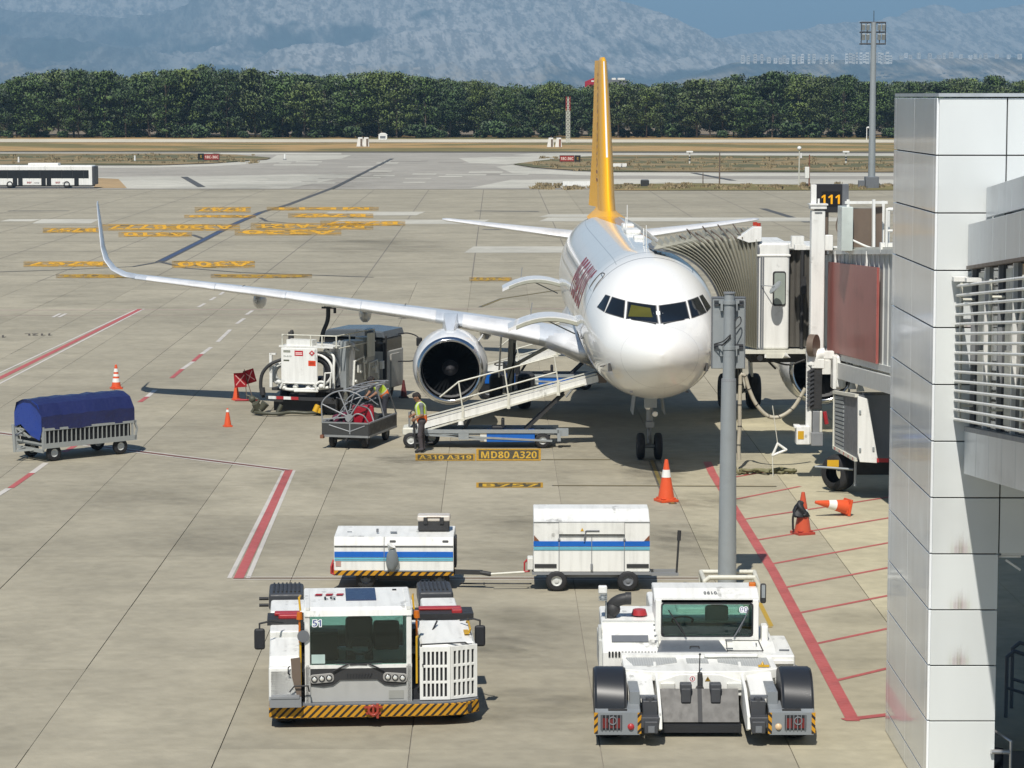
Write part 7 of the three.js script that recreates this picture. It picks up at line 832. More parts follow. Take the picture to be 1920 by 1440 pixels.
// ---------- refuelling truck ----------
{
  const p = gnd(566, 778), t = thing('refuelling_truck', 'white hydrant refuelling truck with hose reel and dark cab, its hose raised to the wing', 'fuel truck', [p.x, 0, p.z], -0.33), W = M.white, K = M.charcoal;
  part(t, 'chassis', [box(0.9, 0.24, 6.0, 0, 0.72, -3.1), box(2.2, 0.10, 4.0, 0, 0.92, -2.1)], K); for (const x of [-0.95, 0.95]) for (const z of [-1.1, -5.0]) wheel(t, 0.46, 0.3, x, 0.46, z, M.offwhite);
  part(t, 'rear_bumper', [box(2.3, 0.12, 0.2, -0.05, 0.62, 0.02), box(2.2, 0.5, 0.1, 0, 0.34, -0.3)], K); for (let k = 0; k < 4; k++) part(t, 'reflector_strip', box(0.28, 0.11, 0.012, -0.98 + k * 0.26, 0.63, 0.13), k % 2 ? M.red : M.white);
  const rp = part(t, 'rear_panel', rbox(1.28, 1.36, 0.07, 0.05, -0.10, 1.82, -0.06), W);
  const stick = (u, v, w, h, draw) => part(rp, 'sticker', quad(w, h, -0.10 + u, 1.82 + v, -0.022), label(128, 96, draw));
  stick(0.00, 0.48, 0.30, 0.20, (c) => { c.fillStyle = '#b5202c'; c.fillRect(0, 0, 128, 96); c.fillStyle = '#f0d8d4'; c.fillRect(14, 30, 100, 14); c.fillRect(14, 54, 100, 18); }); stick(-0.42, 0.54, 0.24, 0.08, (c) => { c.fillStyle = '#5b5e50'; c.fillRect(0, 0, 128, 96); c.fillStyle = '#c9cbbd'; c.font = 'bold 70px sans-serif'; c.fillText('DIKKAT', 4, 74, 120); }); stick(-0.40, 0.36, 0.32, 0.09, (c) => { c.fillStyle = '#a7aaa2'; c.font = 'bold 90px sans-serif'; c.fillText('549', 4, 84, 120); }); stick(-0.44, 0.20, 0.2, 0.06, (c) => { c.fillStyle = '#5b5e50'; c.fillRect(0, 0, 128, 96); }); stick(0.46, 0.12, 0.26, 0.2, (c) => { c.fillStyle = '#d5431b'; c.fillRect(0, 0, 128, 96); c.fillStyle = '#3a1a10'; c.fillRect(26, 34, 76, 8); c.fillRect(26, 54, 76, 8); });
  part(rp, 'diamond_sign', [put(box(0.15, 0.15, 0.008, 0, 0, 0, 0, 0, PI / 4), 0.36, 2.32, -0.018)], dirty(0.5, 0.05, 0.06)); part(rp, 'diamond_print', put(box(0.06, 0.06, 0.008), 0.36, 2.32, -0.012), M.white);
  // reel with hose behind the panel, valves, tank and pipework
  const rl = part(t, 'hose_reel', [put(new THREE.TorusGeometry(0.62, 0.05, 8, 32), 0.28, 1.62, -0.42), put(new THREE.TorusGeometry(0.62, 0.05, 8, 32), 0.28, 1.62, -1.0)], W); part(rl, 'reel_hose', put(new THREE.TorusGeometry(0.45, 0.17, 10, 28), 0.28, 1.62, -0.7, 0, 0, 0, [1, 1, 1.5]), M.black);
  part(t, 'left_reel', [put(new THREE.TorusGeometry(0.42, 0.04, 8, 24), -0.85, 1.45, -0.5, 0, 0.5, 0), put(new THREE.TorusGeometry(0.36, 0.09, 8, 24), -0.88, 1.45, -0.7, 0, 0.5, 0)], M.offwhite); part(t, 'left_post', [rbox(0.10, 1.3, 0.08, 0.02, -1.12, 1.62, -0.1), box(0.2, 0.06, 0.08, -1.04, 2.24, -0.1)], W); part(t, 'hanging_hose', [pipe([[-0.72, 2.05, -0.1], [-1.1, 1.85, 0.0], [-1.36, 1.5, 0.05], [-1.42, 0.95, 0.05], [-1.35, 0.6, 0.0]], 0.06, 8), rod([-1.38, 0.98, 0.05], [-1.35, 0.7, 0.05], 0.10)], K);
  part(t, 'filter_vessel', [cyl(0.42, 0.42, 1.5, 0.85, 1.75, -1.4, 0, 0, 0, 20), cyl(0.3, 0.3, 1.3, 0.55, 1.7, -2.1), ball(0.42, 0.85, 2.5, -1.4, 16, [1, 0.4, 1])], M.alu); part(t, 'pipework', [pipe([[-0.9, 1.05, -0.2], [-0.5, 0.95, 0.05], [0.3, 0.98, 0.08], [0.9, 1.05, -0.1]], 0.06, 8), pipe([[0.65, 2.4, -0.5], [0.95, 2.2, -0.4], [1.0, 1.7, -0.3], [1.0, 1.0, -0.3]], 0.045, 8), pipe([[0.4, 1.05, 0.0], [0.6, 1.25, -0.1], [0.85, 1.2, -0.1]], 0.05, 8), ...[[-0.6, 1.0], [-0.2, 1.05], [0.25, 1.02], [0.7, 1.1], [-0.8, 1.2]].map(([x, y]) => ball(0.10, x, y, 0.02, 10)), ...rods([[0.8, 1.05, 0.05], [0.85, 1.6, 0.05], [1.05, 1.62, 0.05], [1.0, 1.05, 0.0]], 0.03, 6), ...rods([[-0.7, 0.98, 0.12], [-0.6, 1.2, 0.12], [0.5, 1.2, 0.12], [0.6, 0.92, 0.12], [-0.2, 0.90, 0.14]], 0.04, 6)], M.white2);
  part(t, 'side_tank', [box(0.7, 0.7, 2.4, 0.85, 1.3, -2.6), cyl(0.36, 0.36, 1.3, 0.86, 1.95, -2.3, 0, 0, 0, 18), cyl(0.30, 0.30, 1.5, 0.9, 1.9, -3.2, 0, 0, 0, 16), box(0.05, 0.7, 0.8, 1.22, 1.35, -1.7), box(0.05, 0.9, 0.7, 1.22, 1.5, -2.9)], dirty(0.42, 0.41, 0.37, 0.55, { metalness: 0.2 })); part(t, 'side_valve', [...[0, 1, 2, 3, 4].map(k => cyl(0.06, 0.06, 0.12, 1.3, 1.15 + (k % 3) * 0.32, -1.4 - k * 0.42, 0, 0, PI / 2)), ...rods([[1.28, 1.0, -1.3], [1.28, 1.9, -1.4], [1.28, 2.0, -2.2], [1.28, 1.1, -2.3]], 0.035, 6), ...rods([[1.28, 1.0, -2.6], [1.28, 1.7, -2.7], [1.28, 1.75, -3.4], [1.28, 0.9, -3.5]], 0.03, 6), rbox(0.08, 0.3, 0.26, 0.02, 1.29, 1.6, -1.75)], M.white2); part(t, 'grey_column', [box(0.2, 1.9, 0.25, 1.1, 1.75, -1.0), rod([0.95, 2.7, -0.9], [1.35, 2.3, -1.6], 0.05), rod([0.75, 2.65, -0.9], [1.2, 2.35, -1.2], 0.05)], M.galv);
  // raised platform with rails
  part(t, 'platform', [box(1.9, 0.06, 1.5, 0.05, 2.52, -1.0), box(0.9, 0.22, 0.4, -0.2, 2.66, -0.5)], W); part(t, 'platform_rail', [...rods([[-0.8, 2.5, -0.3], [-0.8, 2.95, -0.3], [1.1, 2.95, -0.3], [1.1, 2.5, -0.3]], 0.026, 6), rod([1.1, 2.95, -0.3], [1.25, 2.95, -3.2], 0.026), rod([1.25, 2.95, -3.2], [1.25, 2.0, -3.2], 0.026), rod([0.2, 2.95, -0.3], [0.2, 2.5, -0.3], 0.024), rod([0.6, 2.95, -0.3], [0.6, 2.5, -0.3], 0.024), rod([1.15, 2.95, -1.3], [1.15, 2.3, -1.3], 0.024), rod([1.2, 2.5, -0.3], [1.3, 2.5, -3.2], 0.022), box(0.04, 0.9, 0.6, 1.3, 2.4, -2.8)], M.cream); part(t, 'rear_lamp', [rbox(0.16, 0.3, 0.16, 0.03, -0.75, 2.86, -0.9), ball(0.06, -0.72, 3.02, -0.9)], K);
  // cab
  const cz = -5.0; part(t, 'cab', [rbox(2.3, 1.5, 1.7, 0.06, 0.05, 1.5, cz - 0.2)], dirty(0.48, 0.47, 0.43, 0.6)); part(t, 'cab_windows', [rbox(2.24, 0.72, 1.66, 0.08, 0.05, 2.40, cz - 0.2)], M.darkglass); part(t, 'cab_roof', [put(prism([[-1.15, 0], [1.15, 0], [1.08, 0.26], [0.2, 0.34], [-0.9, 0.30], [-1.1, 0.16]], 1.9, 0.05), 0.05, 2.76, cz - 0.2), box(0.02, 0.3, 1.8, 0.2, 2.93, cz - 0.15)], dirty(0.10, 0.115, 0.13, 0.35)); part(t, 'cab_post', [rbox(0.12, 1.7, 0.14, 0.03, 1.16, 2.0, cz + 0.6)], K); part(t, 'cab_door', [rbox(0.05, 1.3, 0.8, 0.02, 1.21, 1.45, cz - 0.2)], dirty(0.42, 0.41, 0.37, 0.6));
  part(t, 'mirror_arm', [pipe([[1.1, 2.8, cz - 0.6], [1.6, 2.86, cz - 0.5], [2.0, 2.7, cz - 0.4], [2.05, 2.3, cz - 0.4], [1.9, 1.85, cz - 0.4], [1.25, 1.75, cz - 0.4]], 0.026, 6), rbox(0.2, 0.34, 0.12, 0.04, 2.02, 2.55, cz - 0.4), rbox(0.2, 0.5, 0.12, 0.05, 2.04, 2.12, cz - 0.4)], M.black); part(t, 'cab_step', [box(0.1, 0.3, 0.2, 1.25, 1.5, -3.9), put(new THREE.ConeGeometry(0.1, 0.5, 8), 1.22, 1.5, -3.4)], M.white); part(t, 'mudguard', [box(0.4, 0.1, 1.1, 0.98, 1.0, -5.0), box(0.05, 0.5, 0.9, 1.2, 0.75, -3.0)], M.galv);
  // hose up to the wing
  const top = at(614, 572, 88.6).sub(t.position).applyAxisAngle(V(0, 1, 0), 0.33); top.y /= 0.87; const h = part(t, 'wing_hose', [pipe([[top.x - 0.15, 2.6, top.z + 0.2], [top.x - 0.12, 2.95, top.z + 0.1], [top.x + 0.0, 3.4, top.z], [top.x + 0.03, top.y, top.z]], 0.075, 8)], M.black); part(h, 'hose_coupling', [cyl(0.14, 0.14, 0.2, top.x + 0.03, top.y, top.z), rod([top.x - 0.2, top.y - 0.1, top.z], [top.x + 0.26, top.y - 0.1, top.z], 0.04), rod([top.x + 0.26, top.y - 0.3, top.z], [top.x + 0.26, top.y, top.z], 0.05)], M.black);
  // hydrant coupler and hoses lying left of the truck
  for (const c of t.children) if (c.name !== 'wheel') for (const k of [c, ...c.children]) k.geometry.scale(1, 0.87, 1);
  for (const c of t.children) if (/^(cab|cab_windows|cab_roof|cab_post|cab_door|mirror_arm)$/.test(c.name)) c.position.y = -0.24;
  const g = thing('hydrant_coupler', 'dark hydrant coupler and hoses lying on the apron behind the refuelling truck', 'hose', gnd(490, 778)), hm = dirty(0.075, 0.075, 0.05, 0.8); part(g, 'hose', [pipe([[-0.2, 0.1, 0.1], [0.1, 0.1, 0.35], [0.6, 0.09, 0.4], [1.0, 0.12, 0.25], [1.5, 0.10, 0.3], [2.0, 0.12, 0.15]], 0.055, 8), pipe([[-0.35, 0.45, -0.2], [-0.15, 0.3, 0.0], [0.0, 0.12, 0.2]], 0.05, 8)], hm); parts(g, 'coupler', [cyl(0.14, 0.12, 0.35, -0.12, 0.25, 0.05, 0.4, 0, 0.4), cyl(0.1, 0.14, 0.25, 0.08, 0.3, 0.1, 0, 0, -0.6), ball(0.12, -0.3, 0.5, -0.15), rod([-0.5, 0.62, -0.2], [-0.1, 0.5, -0.1], 0.035), rod([0.55, 0.1, 0.3], [0.68, 0.36, 0.25], 0.07), rod([-0.3, 0.1, 0.1], [-0.05, 0.5, 0.1], 0.05)], hm); part(g, 'coupler_valve', [rod([1.75, 0.12, 0.2], [1.85, 0.34, 0.15], 0.10), rod([1.9, 0.1, 0.3], [1.95, 0.25, 0.3], 0.06)], M.yellow);
}
// ---------- belt loaders ----------
function beltLoader(labelText, p, turn, s = {}) {
  const t = thing('belt_loader', labelText, 'belt loader', p, turn), fr = M.galv, K = M.charcoal, A = [-2.25, 0.52], B = [3.35, 2.02], lerpB = f => [lerp(A[0], B[0], f), lerp(A[1], B[1], f)];
  part(t, 'chassis', [box(4.3, 0.10, 0.10, 0.05, 0.50, 0.55), box(4.3, 0.10, 0.10, 0.05, 0.50, -0.55), box(4.0, 0.06, 1.1, 0.05, 0.42, 0), bar([-1.7, 0.40, 0.56], [2.0, 0.22, 0.56], 0.05, 0.06), bar([-1.5, 0.48, 0.56], [0.0, 0.24, 0.56], 0.05, 0.05), box(0.10, 0.34, 0.10, 2.2, 0.38, 0.55), box(0.35, 0.2, 0.3, 2.3, 0.46, 0.4), box(0.3, 0.2, 0.2, -0.6, 0.36, 0.5)], fr);
  part(t, 'engine_cover', [rbox(1.42, 0.30, 0.9, 0.02, 0.78, 0.33, 0.12)], M.blue); part(t, 'battery_box', [rbox(0.2, 0.28, 0.3, 0.02, -0.02, 0.33, 0.42)], M.white2);
  for (const [x, z] of [[-2.15, 0.46], [-1.55, -0.2], [1.72, 0.50], [1.72, -0.5], [-2.15, -0.5]]) { const w = wheel(t, 0.23, 0.16, x, 0.23, z, M.offwhite); }
  turnWheels(t);
  const bed = part(t, 'belt', [bar([A[0], A[1] + 0.02, 0], [B[0], B[1] + 0.02, 0], 0.72, 0.05)], M.black); parts(bed, 'roller', [cyl(0.09, 0.09, 0.8, A[0], A[1], 0, PI / 2), cyl(0.09, 0.09, 0.8, B[0], B[1], 0, PI / 2), rbox(0.4, 0.22, 0.9, 0.04, A[0] + 0.05, A[1] - 0.04, 0.05)], M.cream);
  for (const z of [0.42, -0.42]) { parts(t, 'side_beam', [bar([A[0] + 0.3, A[1] + 0.10, z], [B[0], B[1] + 0.03, z], 0.06, 0.19)], M.white); parts(t, 'side_lip', [bar([A[0] + 0.25, A[1] + 0.24, z], [B[0] - 0.05, B[1] + 0.17, z], 0.10, 0.03), bar([A[0] + 0.6, A[1] + 0.02, z + 0.01], [B[0] - 0.4, B[1] - 0.14, z + 0.01], 0.09, 0.05)], M.cream); }
  part(t, 'bumper_pad', [bar([B[0], B[1] + 0.05, -0.42], [B[0], B[1] + 0.05, 0.42], 0.16, 0.16), box(0.25, 0.2, 0.9, B[0] + 0.12, B[1], 0)], M.brown);
  const z = 0.5, ps = [0.29, 0.53, 0.79].map(lerpB); for (const [x, y] of ps) part(t, 'rail_post', [bar([x, y - 0.12, z], [x, y + 0.30, z], 0.07, 0.05), rod([x, y + 0.2, z], [x - 0.12, y + 1.0, z], 0.024, 6), box(0.1, 0.06, 0.1, x, y - 0.12, z)], M.cream);
  const up = (f, h) => { const [x, y] = lerpB(f); return [x - 0.12, y + h, z]; }; part(t, 'hand_rail', [...rods([[up(0.29, 1.0)[0] - 0.55, up(0.29, 1.0)[1] - 0.45, z], up(0.29, 1.0), up(0.79, 1.0)], 0.026, 6), rod([up(0.29, 0.45)[0] - 0.1, up(0.29, 0.45)[1], z], up(0.80, 0.52), 0.024, 6)], M.cream);
  parts(t, 'strut', [bar([1.2, 0.5, 0.3], [2.35, 1.58, 0.3], 0.10, 0.08), bar([1.2, 0.5, -0.3], [2.35, 1.58, -0.3], 0.10, 0.08), bar([-0.6, 0.5, 0.2], [-0.3, 1.0, 0.2], 0.08, 0.08)], K); part(t, 'lower_stay', [rod([2.4, 1.5, 0.44], [2.6, 1.75, 0.44], 0.03), rod([-2.2, 0.5, 0.3], [-2.2, 1.05, 0.3], 0.03)], M.steel);
  part(t, 'driver_seat', [rbox(0.36, 0.12, 0.36, 0.05, 0.4, 0.58, 0.2), rbox(0.1, 0.3, 0.36, 0.04, 0.55, 0.7, 0.2)], M.black); return t;
}
const BL1 = beltLoader('near belt loader with white handrail and bright blue engine cover, raised to the forward hold', gnd(908, 836), 0.0);
{ const p = gnd(1000, 728), b = dup(BL1, [p.x + 0.1, 0, p.z], 0.0, 'far belt loader behind the engine, raised to the rear hold'); const m = thing('crew_tractor', 'dark baggage tractor with blue panels standing behind the engine', 'tractor', gnd(948, 745), 0.1); part(m, 'body', [rbox(1.9, 0.6, 1.2, 0.06, 0, 0.55, 0), rbox(0.5, 0.5, 1.1, 0.05, 0.2, 0.95, 0)], M.black); for (const x of [-0.62, 0.12]) part(m, 'blue_panel', rbox(0.3, 0.36, 0.04, 0.02, x, 0.72, 0.61), M.blue); for (const x of [-0.65, 0.65]) for (const z of [-0.5, 0.5]) wheel(m, 0.28, 0.18, x, 0.28, z, M.grey); turnWheels(m); part(m, 'steering_wheel', put(new THREE.TorusGeometry(0.18, 0.02, 6, 16), -0.2, 1.15, 0, 1.2), M.charcoal); }
// oil and rubber marks on the concrete
{
  const st = (u, v, w, h, a, turn, seed, lab) => { const m = new THREE.MeshStandardMaterial({ transparent: true, roughness: 0.7, map: canvasTex(128, 128, (c, W, H) => { c.clearRect(0, 0, W, H); const R = rng(seed); for (let i = 0; i < 220; i++) { const r = sqrt(R()) * 0.42, q = R() * 6.28, x = W * (0.5 + r * cos(q)), y = H * (0.5 + r * sin(q)), s = (3 + R() * 13) * (1 - r * 1.4); c.fillStyle = `rgba(38,34,30,${a * (0.016 + 0.035 * R())})`; c.beginPath(); c.ellipse(x, y, s * 1.8, max(0.6, s * 0.7), R() * 0.6, 0, 7); c.fill(); } }) }), p = gnd(u, v), g = quad(w, h, 0, 0, 0, -PI / 2, 0, 0); g.rotateY(turn); g.translate(p.x, 0.0135 + seed * 0.0002, p.z); struct('oil_stain', g, m); };
  [[765, 862, 2.2, 2.6, 1.3, 0, 1], [1010, 985, 4, 5, 0.5, 0.4, 2], [960, 1040, 5, 6, 0.45, 0, 3], [1290, 1010, 3, 6, 0.8, 0.2, 4], [980, 1180, 4, 6, 0.5, 0, 5], [1330, 940, 2.5, 4, 0.9, 0, 6], [620, 905, 5, 8, 0.4, 0, 7], [1020, 1330, 3.5, 4, 0.5, 0.3, 8], [420, 1010, 5, 8, 0.3, 0, 9], [1225, 885, 2.2, 6, 0.9, 0, 10], [690, 990, 4, 6, 0.4, 0, 11], [930, 1215, 2.5, 4, 0.6, 0, 12], [250, 930, 6, 8, 0.35, 0.5, 13], [1090, 560, 8, 14, 0.5, 0, 14], [700, 460, 14, 30, 0.5, 0.2, 15], [520, 350, 26, 50, 0.5, -0.4, 16], [640, 330, 22, 60, 0.5, -0.3, 17]].forEach(a => st(...a));
}
// ---------- people ----------
function field(bones, lo, hi, cell, k = 0.035) {   // smooth union of tapered capsules [p, q, r0, r1], meshed
  const L = max(hi[0] - lo[0], hi[1] - lo[1], hi[2] - lo[2]), N = Math.ceil(L / cell) + 4, mc = new MarchingCubes(N, M.white, false, false, 400000), c = [0, 1, 2].map(i => (lo[i] + hi[i]) / 2), h = L / 2 * N / (N - 4), B = bones.map(([p, q, r0, r1]) => { const d = [q[0] - p[0], q[1] - p[1], q[2] - p[2]]; return { p, d, l2: d[0] * d[0] + d[1] * d[1] + d[2] * d[2] || 1e-9, r0, r1: r1 ?? r0 }; });
  mc.isolation = 0; let i = 0;
  for (let z = 0; z < N; z++) for (let y = 0; y < N; y++) for (let x = 0; x < N; x++, i++) {
    const X = c[0] + (x - N / 2) / (N / 2) * h, Y = c[1] + (y - N / 2) / (N / 2) * h, Z = c[2] + (z - N / 2) / (N / 2) * h; let s = 9;
    for (const b of B) { const ax = X - b.p[0], ay = Y - b.p[1], az = Z - b.p[2], t = clamp((ax * b.d[0] + ay * b.d[1] + az * b.d[2]) / b.l2, 0, 1), dx = ax - b.d[0] * t, dy = ay - b.d[1] * t, dz = az - b.d[2] * t, ds = sqrt(dx * dx + dy * dy + dz * dz) - lerp(b.r0, b.r1, t), hh = clamp(0.5 + 0.5 * (s - ds) / k, 0, 1); s = s > 8 ? ds : lerp(s, ds, hh) - k * hh * (1 - hh); }
    mc.field[i] = -s;
  }
  mc.update(); const n = mc.count, g = new THREE.BufferGeometry(), P = new Float32Array(n * 3); for (let j = 0; j < n * 3; j++) P[j] = mc.positionArray[j] * h + c[j % 3];
  g.setAttribute('position', new THREE.BufferAttribute(P, 3)); g.setAttribute('normal', new THREE.BufferAttribute(new Float32Array(mc.normalArray.subarray(0, n * 3)), 3)); g.computeVertexNormals(); const m = mergeVertices((g.deleteAttribute('normal'), g), 1e-4); m.computeVertexNormals(); return m.toNonIndexed();
}
function bounds(b, pad) { const lo = [9, 9, 9], hi = [-9, -9, -9]; for (const [p, q, r0, r1] of b) for (const e of [p, q]) for (let i = 0; i < 3; i++) { lo[i] = min(lo[i], e[i] - max(r0, r1 ?? r0) - pad); hi[i] = max(hi[i], e[i] + max(r0, r1 ?? r0) + pad); } return [lo, hi]; }
const mix3 = (a, b, t) => a.map((v, i) => lerp(v, b[i], t));
function person(labelText, pos, turn, J, col, group) {   // joints in metres, the figure faces -x
  const t = thing('person', labelText, 'person', pos, turn, group), b = [];
  for (const s of ['L', 'R']) { b.push([J['hip' + s], J['knee' + s], 0.105, 0.066], [J['knee' + s], J['ank' + s], 0.070, 0.052], [J['ank' + s], [J['ank' + s][0] - 0.17, 0.04, J['ank' + s][2]], 0.050, 0.038], [J['sh' + s], J['el' + s], 0.058, 0.043], [J['el' + s], J['wr' + s], 0.043, 0.029]); b.push([J.pelvis, J['hip' + s], 0.12, 0.11], [J.chest, J['sh' + s], 0.11, 0.062]); }
  b.push([J.pelvis, J.chest, 0.135, 0.145], [J.chest, J.neck, 0.10, 0.055], [J.neck, J.head, 0.052, 0.056]);
  const [lo, hi] = bounds(b, 0.03), body = field(b, lo, hi, 0.013, 0.04), H = J.head, fd = J.face ?? [-1, -0.2, 0], f = V(...fd).normalize(), up = V(0, 1, 0).addScaledVector(f, -f.y).normalize(), sd = V().crossVectors(f, up), hp = (a, u, s) => [H[0] + f.x * a + up.x * u + sd.x * s, H[1] + f.y * a + up.y * u + sd.y * s, H[2] + f.z * a + up.z * u + sd.z * s];
  const hb = [[hp(0, 0.06, 0), hp(0.01, 0.05, 0), 0.088], [hp(-0.035, 0.05, 0), hp(-0.04, 0.06, 0), 0.086], [hp(0.045, -0.06, 0), hp(0.03, -0.03, 0), 0.048, 0.066], [hp(0.10, 0.01, 0), hp(0.085, 0.05, 0), 0.016, 0.010], [hp(0.078, 0.055, -0.035), hp(0.078, 0.055, 0.035), 0.018], [hp(0.092, -0.045, -0.015), hp(0.092, -0.045, 0.015), 0.009], [hp(-0.01, 0.0, 0.083), hp(-0.012, 0.045, 0.086), 0.017, 0.02], [hp(-0.01, 0.0, -0.083), hp(-0.012, 0.045, -0.086), 0.017, 0.02], [J.neck, H, 0.05, 0.055]];
  const head = field(hb, ...bounds(hb, 0.015), 0.006, 0.02), hands = [];
  for (const s of ['L', 'R']) { const w = V(...J['wr' + s]), e = V(...J['el' + s]), d = w.clone().sub(e).normalize(), n = V(0, 0, s === 'L' ? 1 : -1).addScaledVector(d, -d.z * (s === 'L' ? 1 : -1)).normalize(), u = V().crossVectors(d, n), P = (a, k, c) => [w.x + d.x * a + u.x * k + n.x * c, w.y + d.y * a + u.y * k + n.y * c, w.z + d.z * a + u.z * k + n.z * c], fb = [[P(-0.02, 0, 0), P(0.03, 0, 0), 0.027, 0.026], [P(0.03, -0.022, 0), P(0.075, -0.026, 0), 0.018, 0.016], [P(0.03, 0.0, 0), P(0.08, 0.0, 0), 0.018, 0.016], [P(0.03, 0.022, 0), P(0.072, 0.026, 0), 0.018, 0.015]]; [[-0.030, 0.072], [-0.010, 0.080], [0.011, 0.076], [0.030, 0.060]].forEach(([k, l]) => fb.push([P(0.078, k, 0), P(0.078 + l * 0.5, k, -0.012), 0.0095, 0.009], [P(0.078 + l * 0.5, k, -0.012), P(0.078 + l * 0.75, k, -0.042), 0.009, 0.0078])); fb.push([P(0.012, -0.024, -0.006), P(0.045, -0.052, -0.022), 0.013, 0.011], [P(0.045, -0.052, -0.022), P(0.072, -0.056, -0.036), 0.0105, 0.009]); hands.push(field(fb, ...bounds(fb, 0.008), 0.0042, 0.007)); }
  const paint = (g, fn) => { const p = g.attributes.position, c = new Float32Array(p.count * 3); for (let i = 0; i < p.count; i++) { const k = fn(p.getX(i), p.getY(i), p.getZ(i)); c.set(k, i * 3); } g.setAttribute('color', new THREE.BufferAttribute(c, 3)); return g; };
  const near = (x, y, z, a, q) => { const d = [q[0] - a[0], q[1] - a[1], q[2] - a[2]], l = d[0] ** 2 + d[1] ** 2 + d[2] ** 2, k = clamp(((x - a[0]) * d[0] + (y - a[1]) * d[1] + (z - a[2]) * d[2]) / l, 0, 1); return [Math.hypot(x - a[0] - d[0] * k, y - a[1] - d[1] * k, z - a[2] - d[2] * k), k]; };
  paint(body, (x, y, z) => { if (y < 0.10) return [0.02, 0.02, 0.022]; for (const s of ['L', 'R']) { if (near(x, y, z, J['el' + s], J['wr' + s])[0] < 0.055) return col.skin; } const p = near(x, y, z, J.pelvis, J.chest); if (y < J.pelvis[1] + 0.06 && p[1] < 0.15) return mix3(col.legs, col.legs.map(v => v * 0.7), fbm(x * 14 + 50, y * 14 + z * 9 + 50, 512, 3, 2)); if (near(x, y, z, J.neck, J.head)[0] < 0.075 && near(x, y, z, J.chest, J.neck)[1] > 0.9) return col.skin; return col.shirt; });
  for (const g of hands) paint(g, () => col.skin); paint(head, () => col.skin);
  part(t, 'body', [body, head, ...hands], mat(1, 1, 1, 0.85, { vertexColors: true }));
  const hr = [[hp(-0.012, 0.095, 0), hp(0.02, 0.105, 0), 0.079], [hp(-0.055, 0.04, 0), hp(-0.05, 0.09, 0), 0.078], [hp(-0.05, -0.02, 0), hp(-0.055, 0.03, 0), 0.055, 0.066], [hp(-0.02, 0.06, -0.04), hp(-0.02, 0.06, 0.04), 0.062]]; part(t, 'hair', field(hr, ...bounds(hr, 0.01), 0.007, 0.02), mat(0.016, 0.013, 0.012, 0.8));
  const vb = [[J.pelvis.map((v, i) => v + (i === 1 ? 0.0 : 0)), J.chest, 0.158, 0.168], [J.chest, mix3(J.chest, J.neck, 0.75), 0.130, 0.082], [J.chest, mix3(J.chest, J.shL, 0.8), 0.125, 0.082], [J.chest, mix3(J.chest, J.shR, 0.8), 0.125, 0.082]], vest = field(vb, ...bounds(vb, 0.02), 0.012, 0.04), ax = V(...J.chest).sub(V(...J.pelvis)), al = ax.length(); ax.normalize();
  paint(vest, (x, y, z) => { const q = (x - J.pelvis[0]) * ax.x + (y - J.pelvis[1]) * ax.y + (z - J.pelvis[2]) * ax.z, k = q / al; if (abs(k - 0.42) < 0.05 || abs(abs(z - J.chest[2]) - 0.09) < 0.022 && k > 0.5) return [0.55, 0.56, 0.52]; return k < 0.36 ? [0.80, 0.16, 0.03] : [0.46, 0.62, 0.05]; }); part(t, 'vest', vest, mat(1, 1, 1, 0.8, { vertexColors: true })); return t;
}
person('person in yellow and orange vest and dark trousers standing at the near belt loader', gnd(790, 848), 0.15, { pelvis: [0.02, 0.96, 0], hipL: [0.01, 0.92, 0.09], hipR: [0.01, 0.92, -0.09], kneeL: [-0.05, 0.50, 0.10], kneeR: [0.04, 0.49, -0.10], ankL: [0.0, 0.09, 0.12], ankR: [0.08, 0.09, -0.12], chest: [-0.02, 1.30, 0], shL: [-0.02, 1.40, 0.18], shR: [-0.02, 1.40, -0.18], elL: [0.0, 1.12, 0.24], elR: [-0.08, 1.13, -0.23], wrL: [-0.19, 1.00, 0.17], wrR: [-0.26, 1.06, -0.13], neck: [-0.05, 1.47, 0], head: [-0.11, 1.58, 0], face: [-1, -0.65, 0] }, { skin: [0.30, 0.16, 0.10], legs: [0.075, 0.065, 0.07], shirt: [0.16, 0.17, 0.18] });
person('person in yellow vest bending over the dark luggage cart', gnd(716, 796), 0.5, { pelvis: [0.12, 0.94, 0], hipL: [0.10, 0.90, 0.09], hipR: [0.10, 0.90, -0.09], kneeL: [0.04, 0.49, 0.10], kneeR: [0.10, 0.49, -0.10], ankL: [0.10, 0.09, 0.12], ankR: [0.16, 0.09, -0.12], chest: [-0.10, 1.20, 0], shL: [-0.16, 1.27, 0.18], shR: [-0.16, 1.27, -0.18], elL: [-0.30, 1.04, 0.22], elR: [-0.30, 1.04, -0.22], wrL: [-0.46, 0.92, 0.15], wrR: [-0.46, 0.92, -0.15], neck: [-0.24, 1.33, 0], head: [-0.34, 1.38, 0], face: [-1, -0.9, 0] }, { skin: [0.30, 0.16, 0.10], legs: [0.03, 0.032, 0.045], shirt: [0.10, 0.10, 0.11] });
{ const p = gnd(779, 846), t = thing('tow_bar_stand', 'dark upright tow bar held by the person at the near belt loader', 'tow bar', p); part(t, 'shaft', [rod([0, 0.06, 0], [-0.06, 1.05, -0.06], 0.035), rod([0, 0.22, 0], [0.5, 0.24, -0.1], 0.03)], M.charcoal); part(t, 'grip', put(new THREE.TorusGeometry(0.07, 0.018, 6, 14), -0.065, 1.12, -0.06), M.charcoal); }
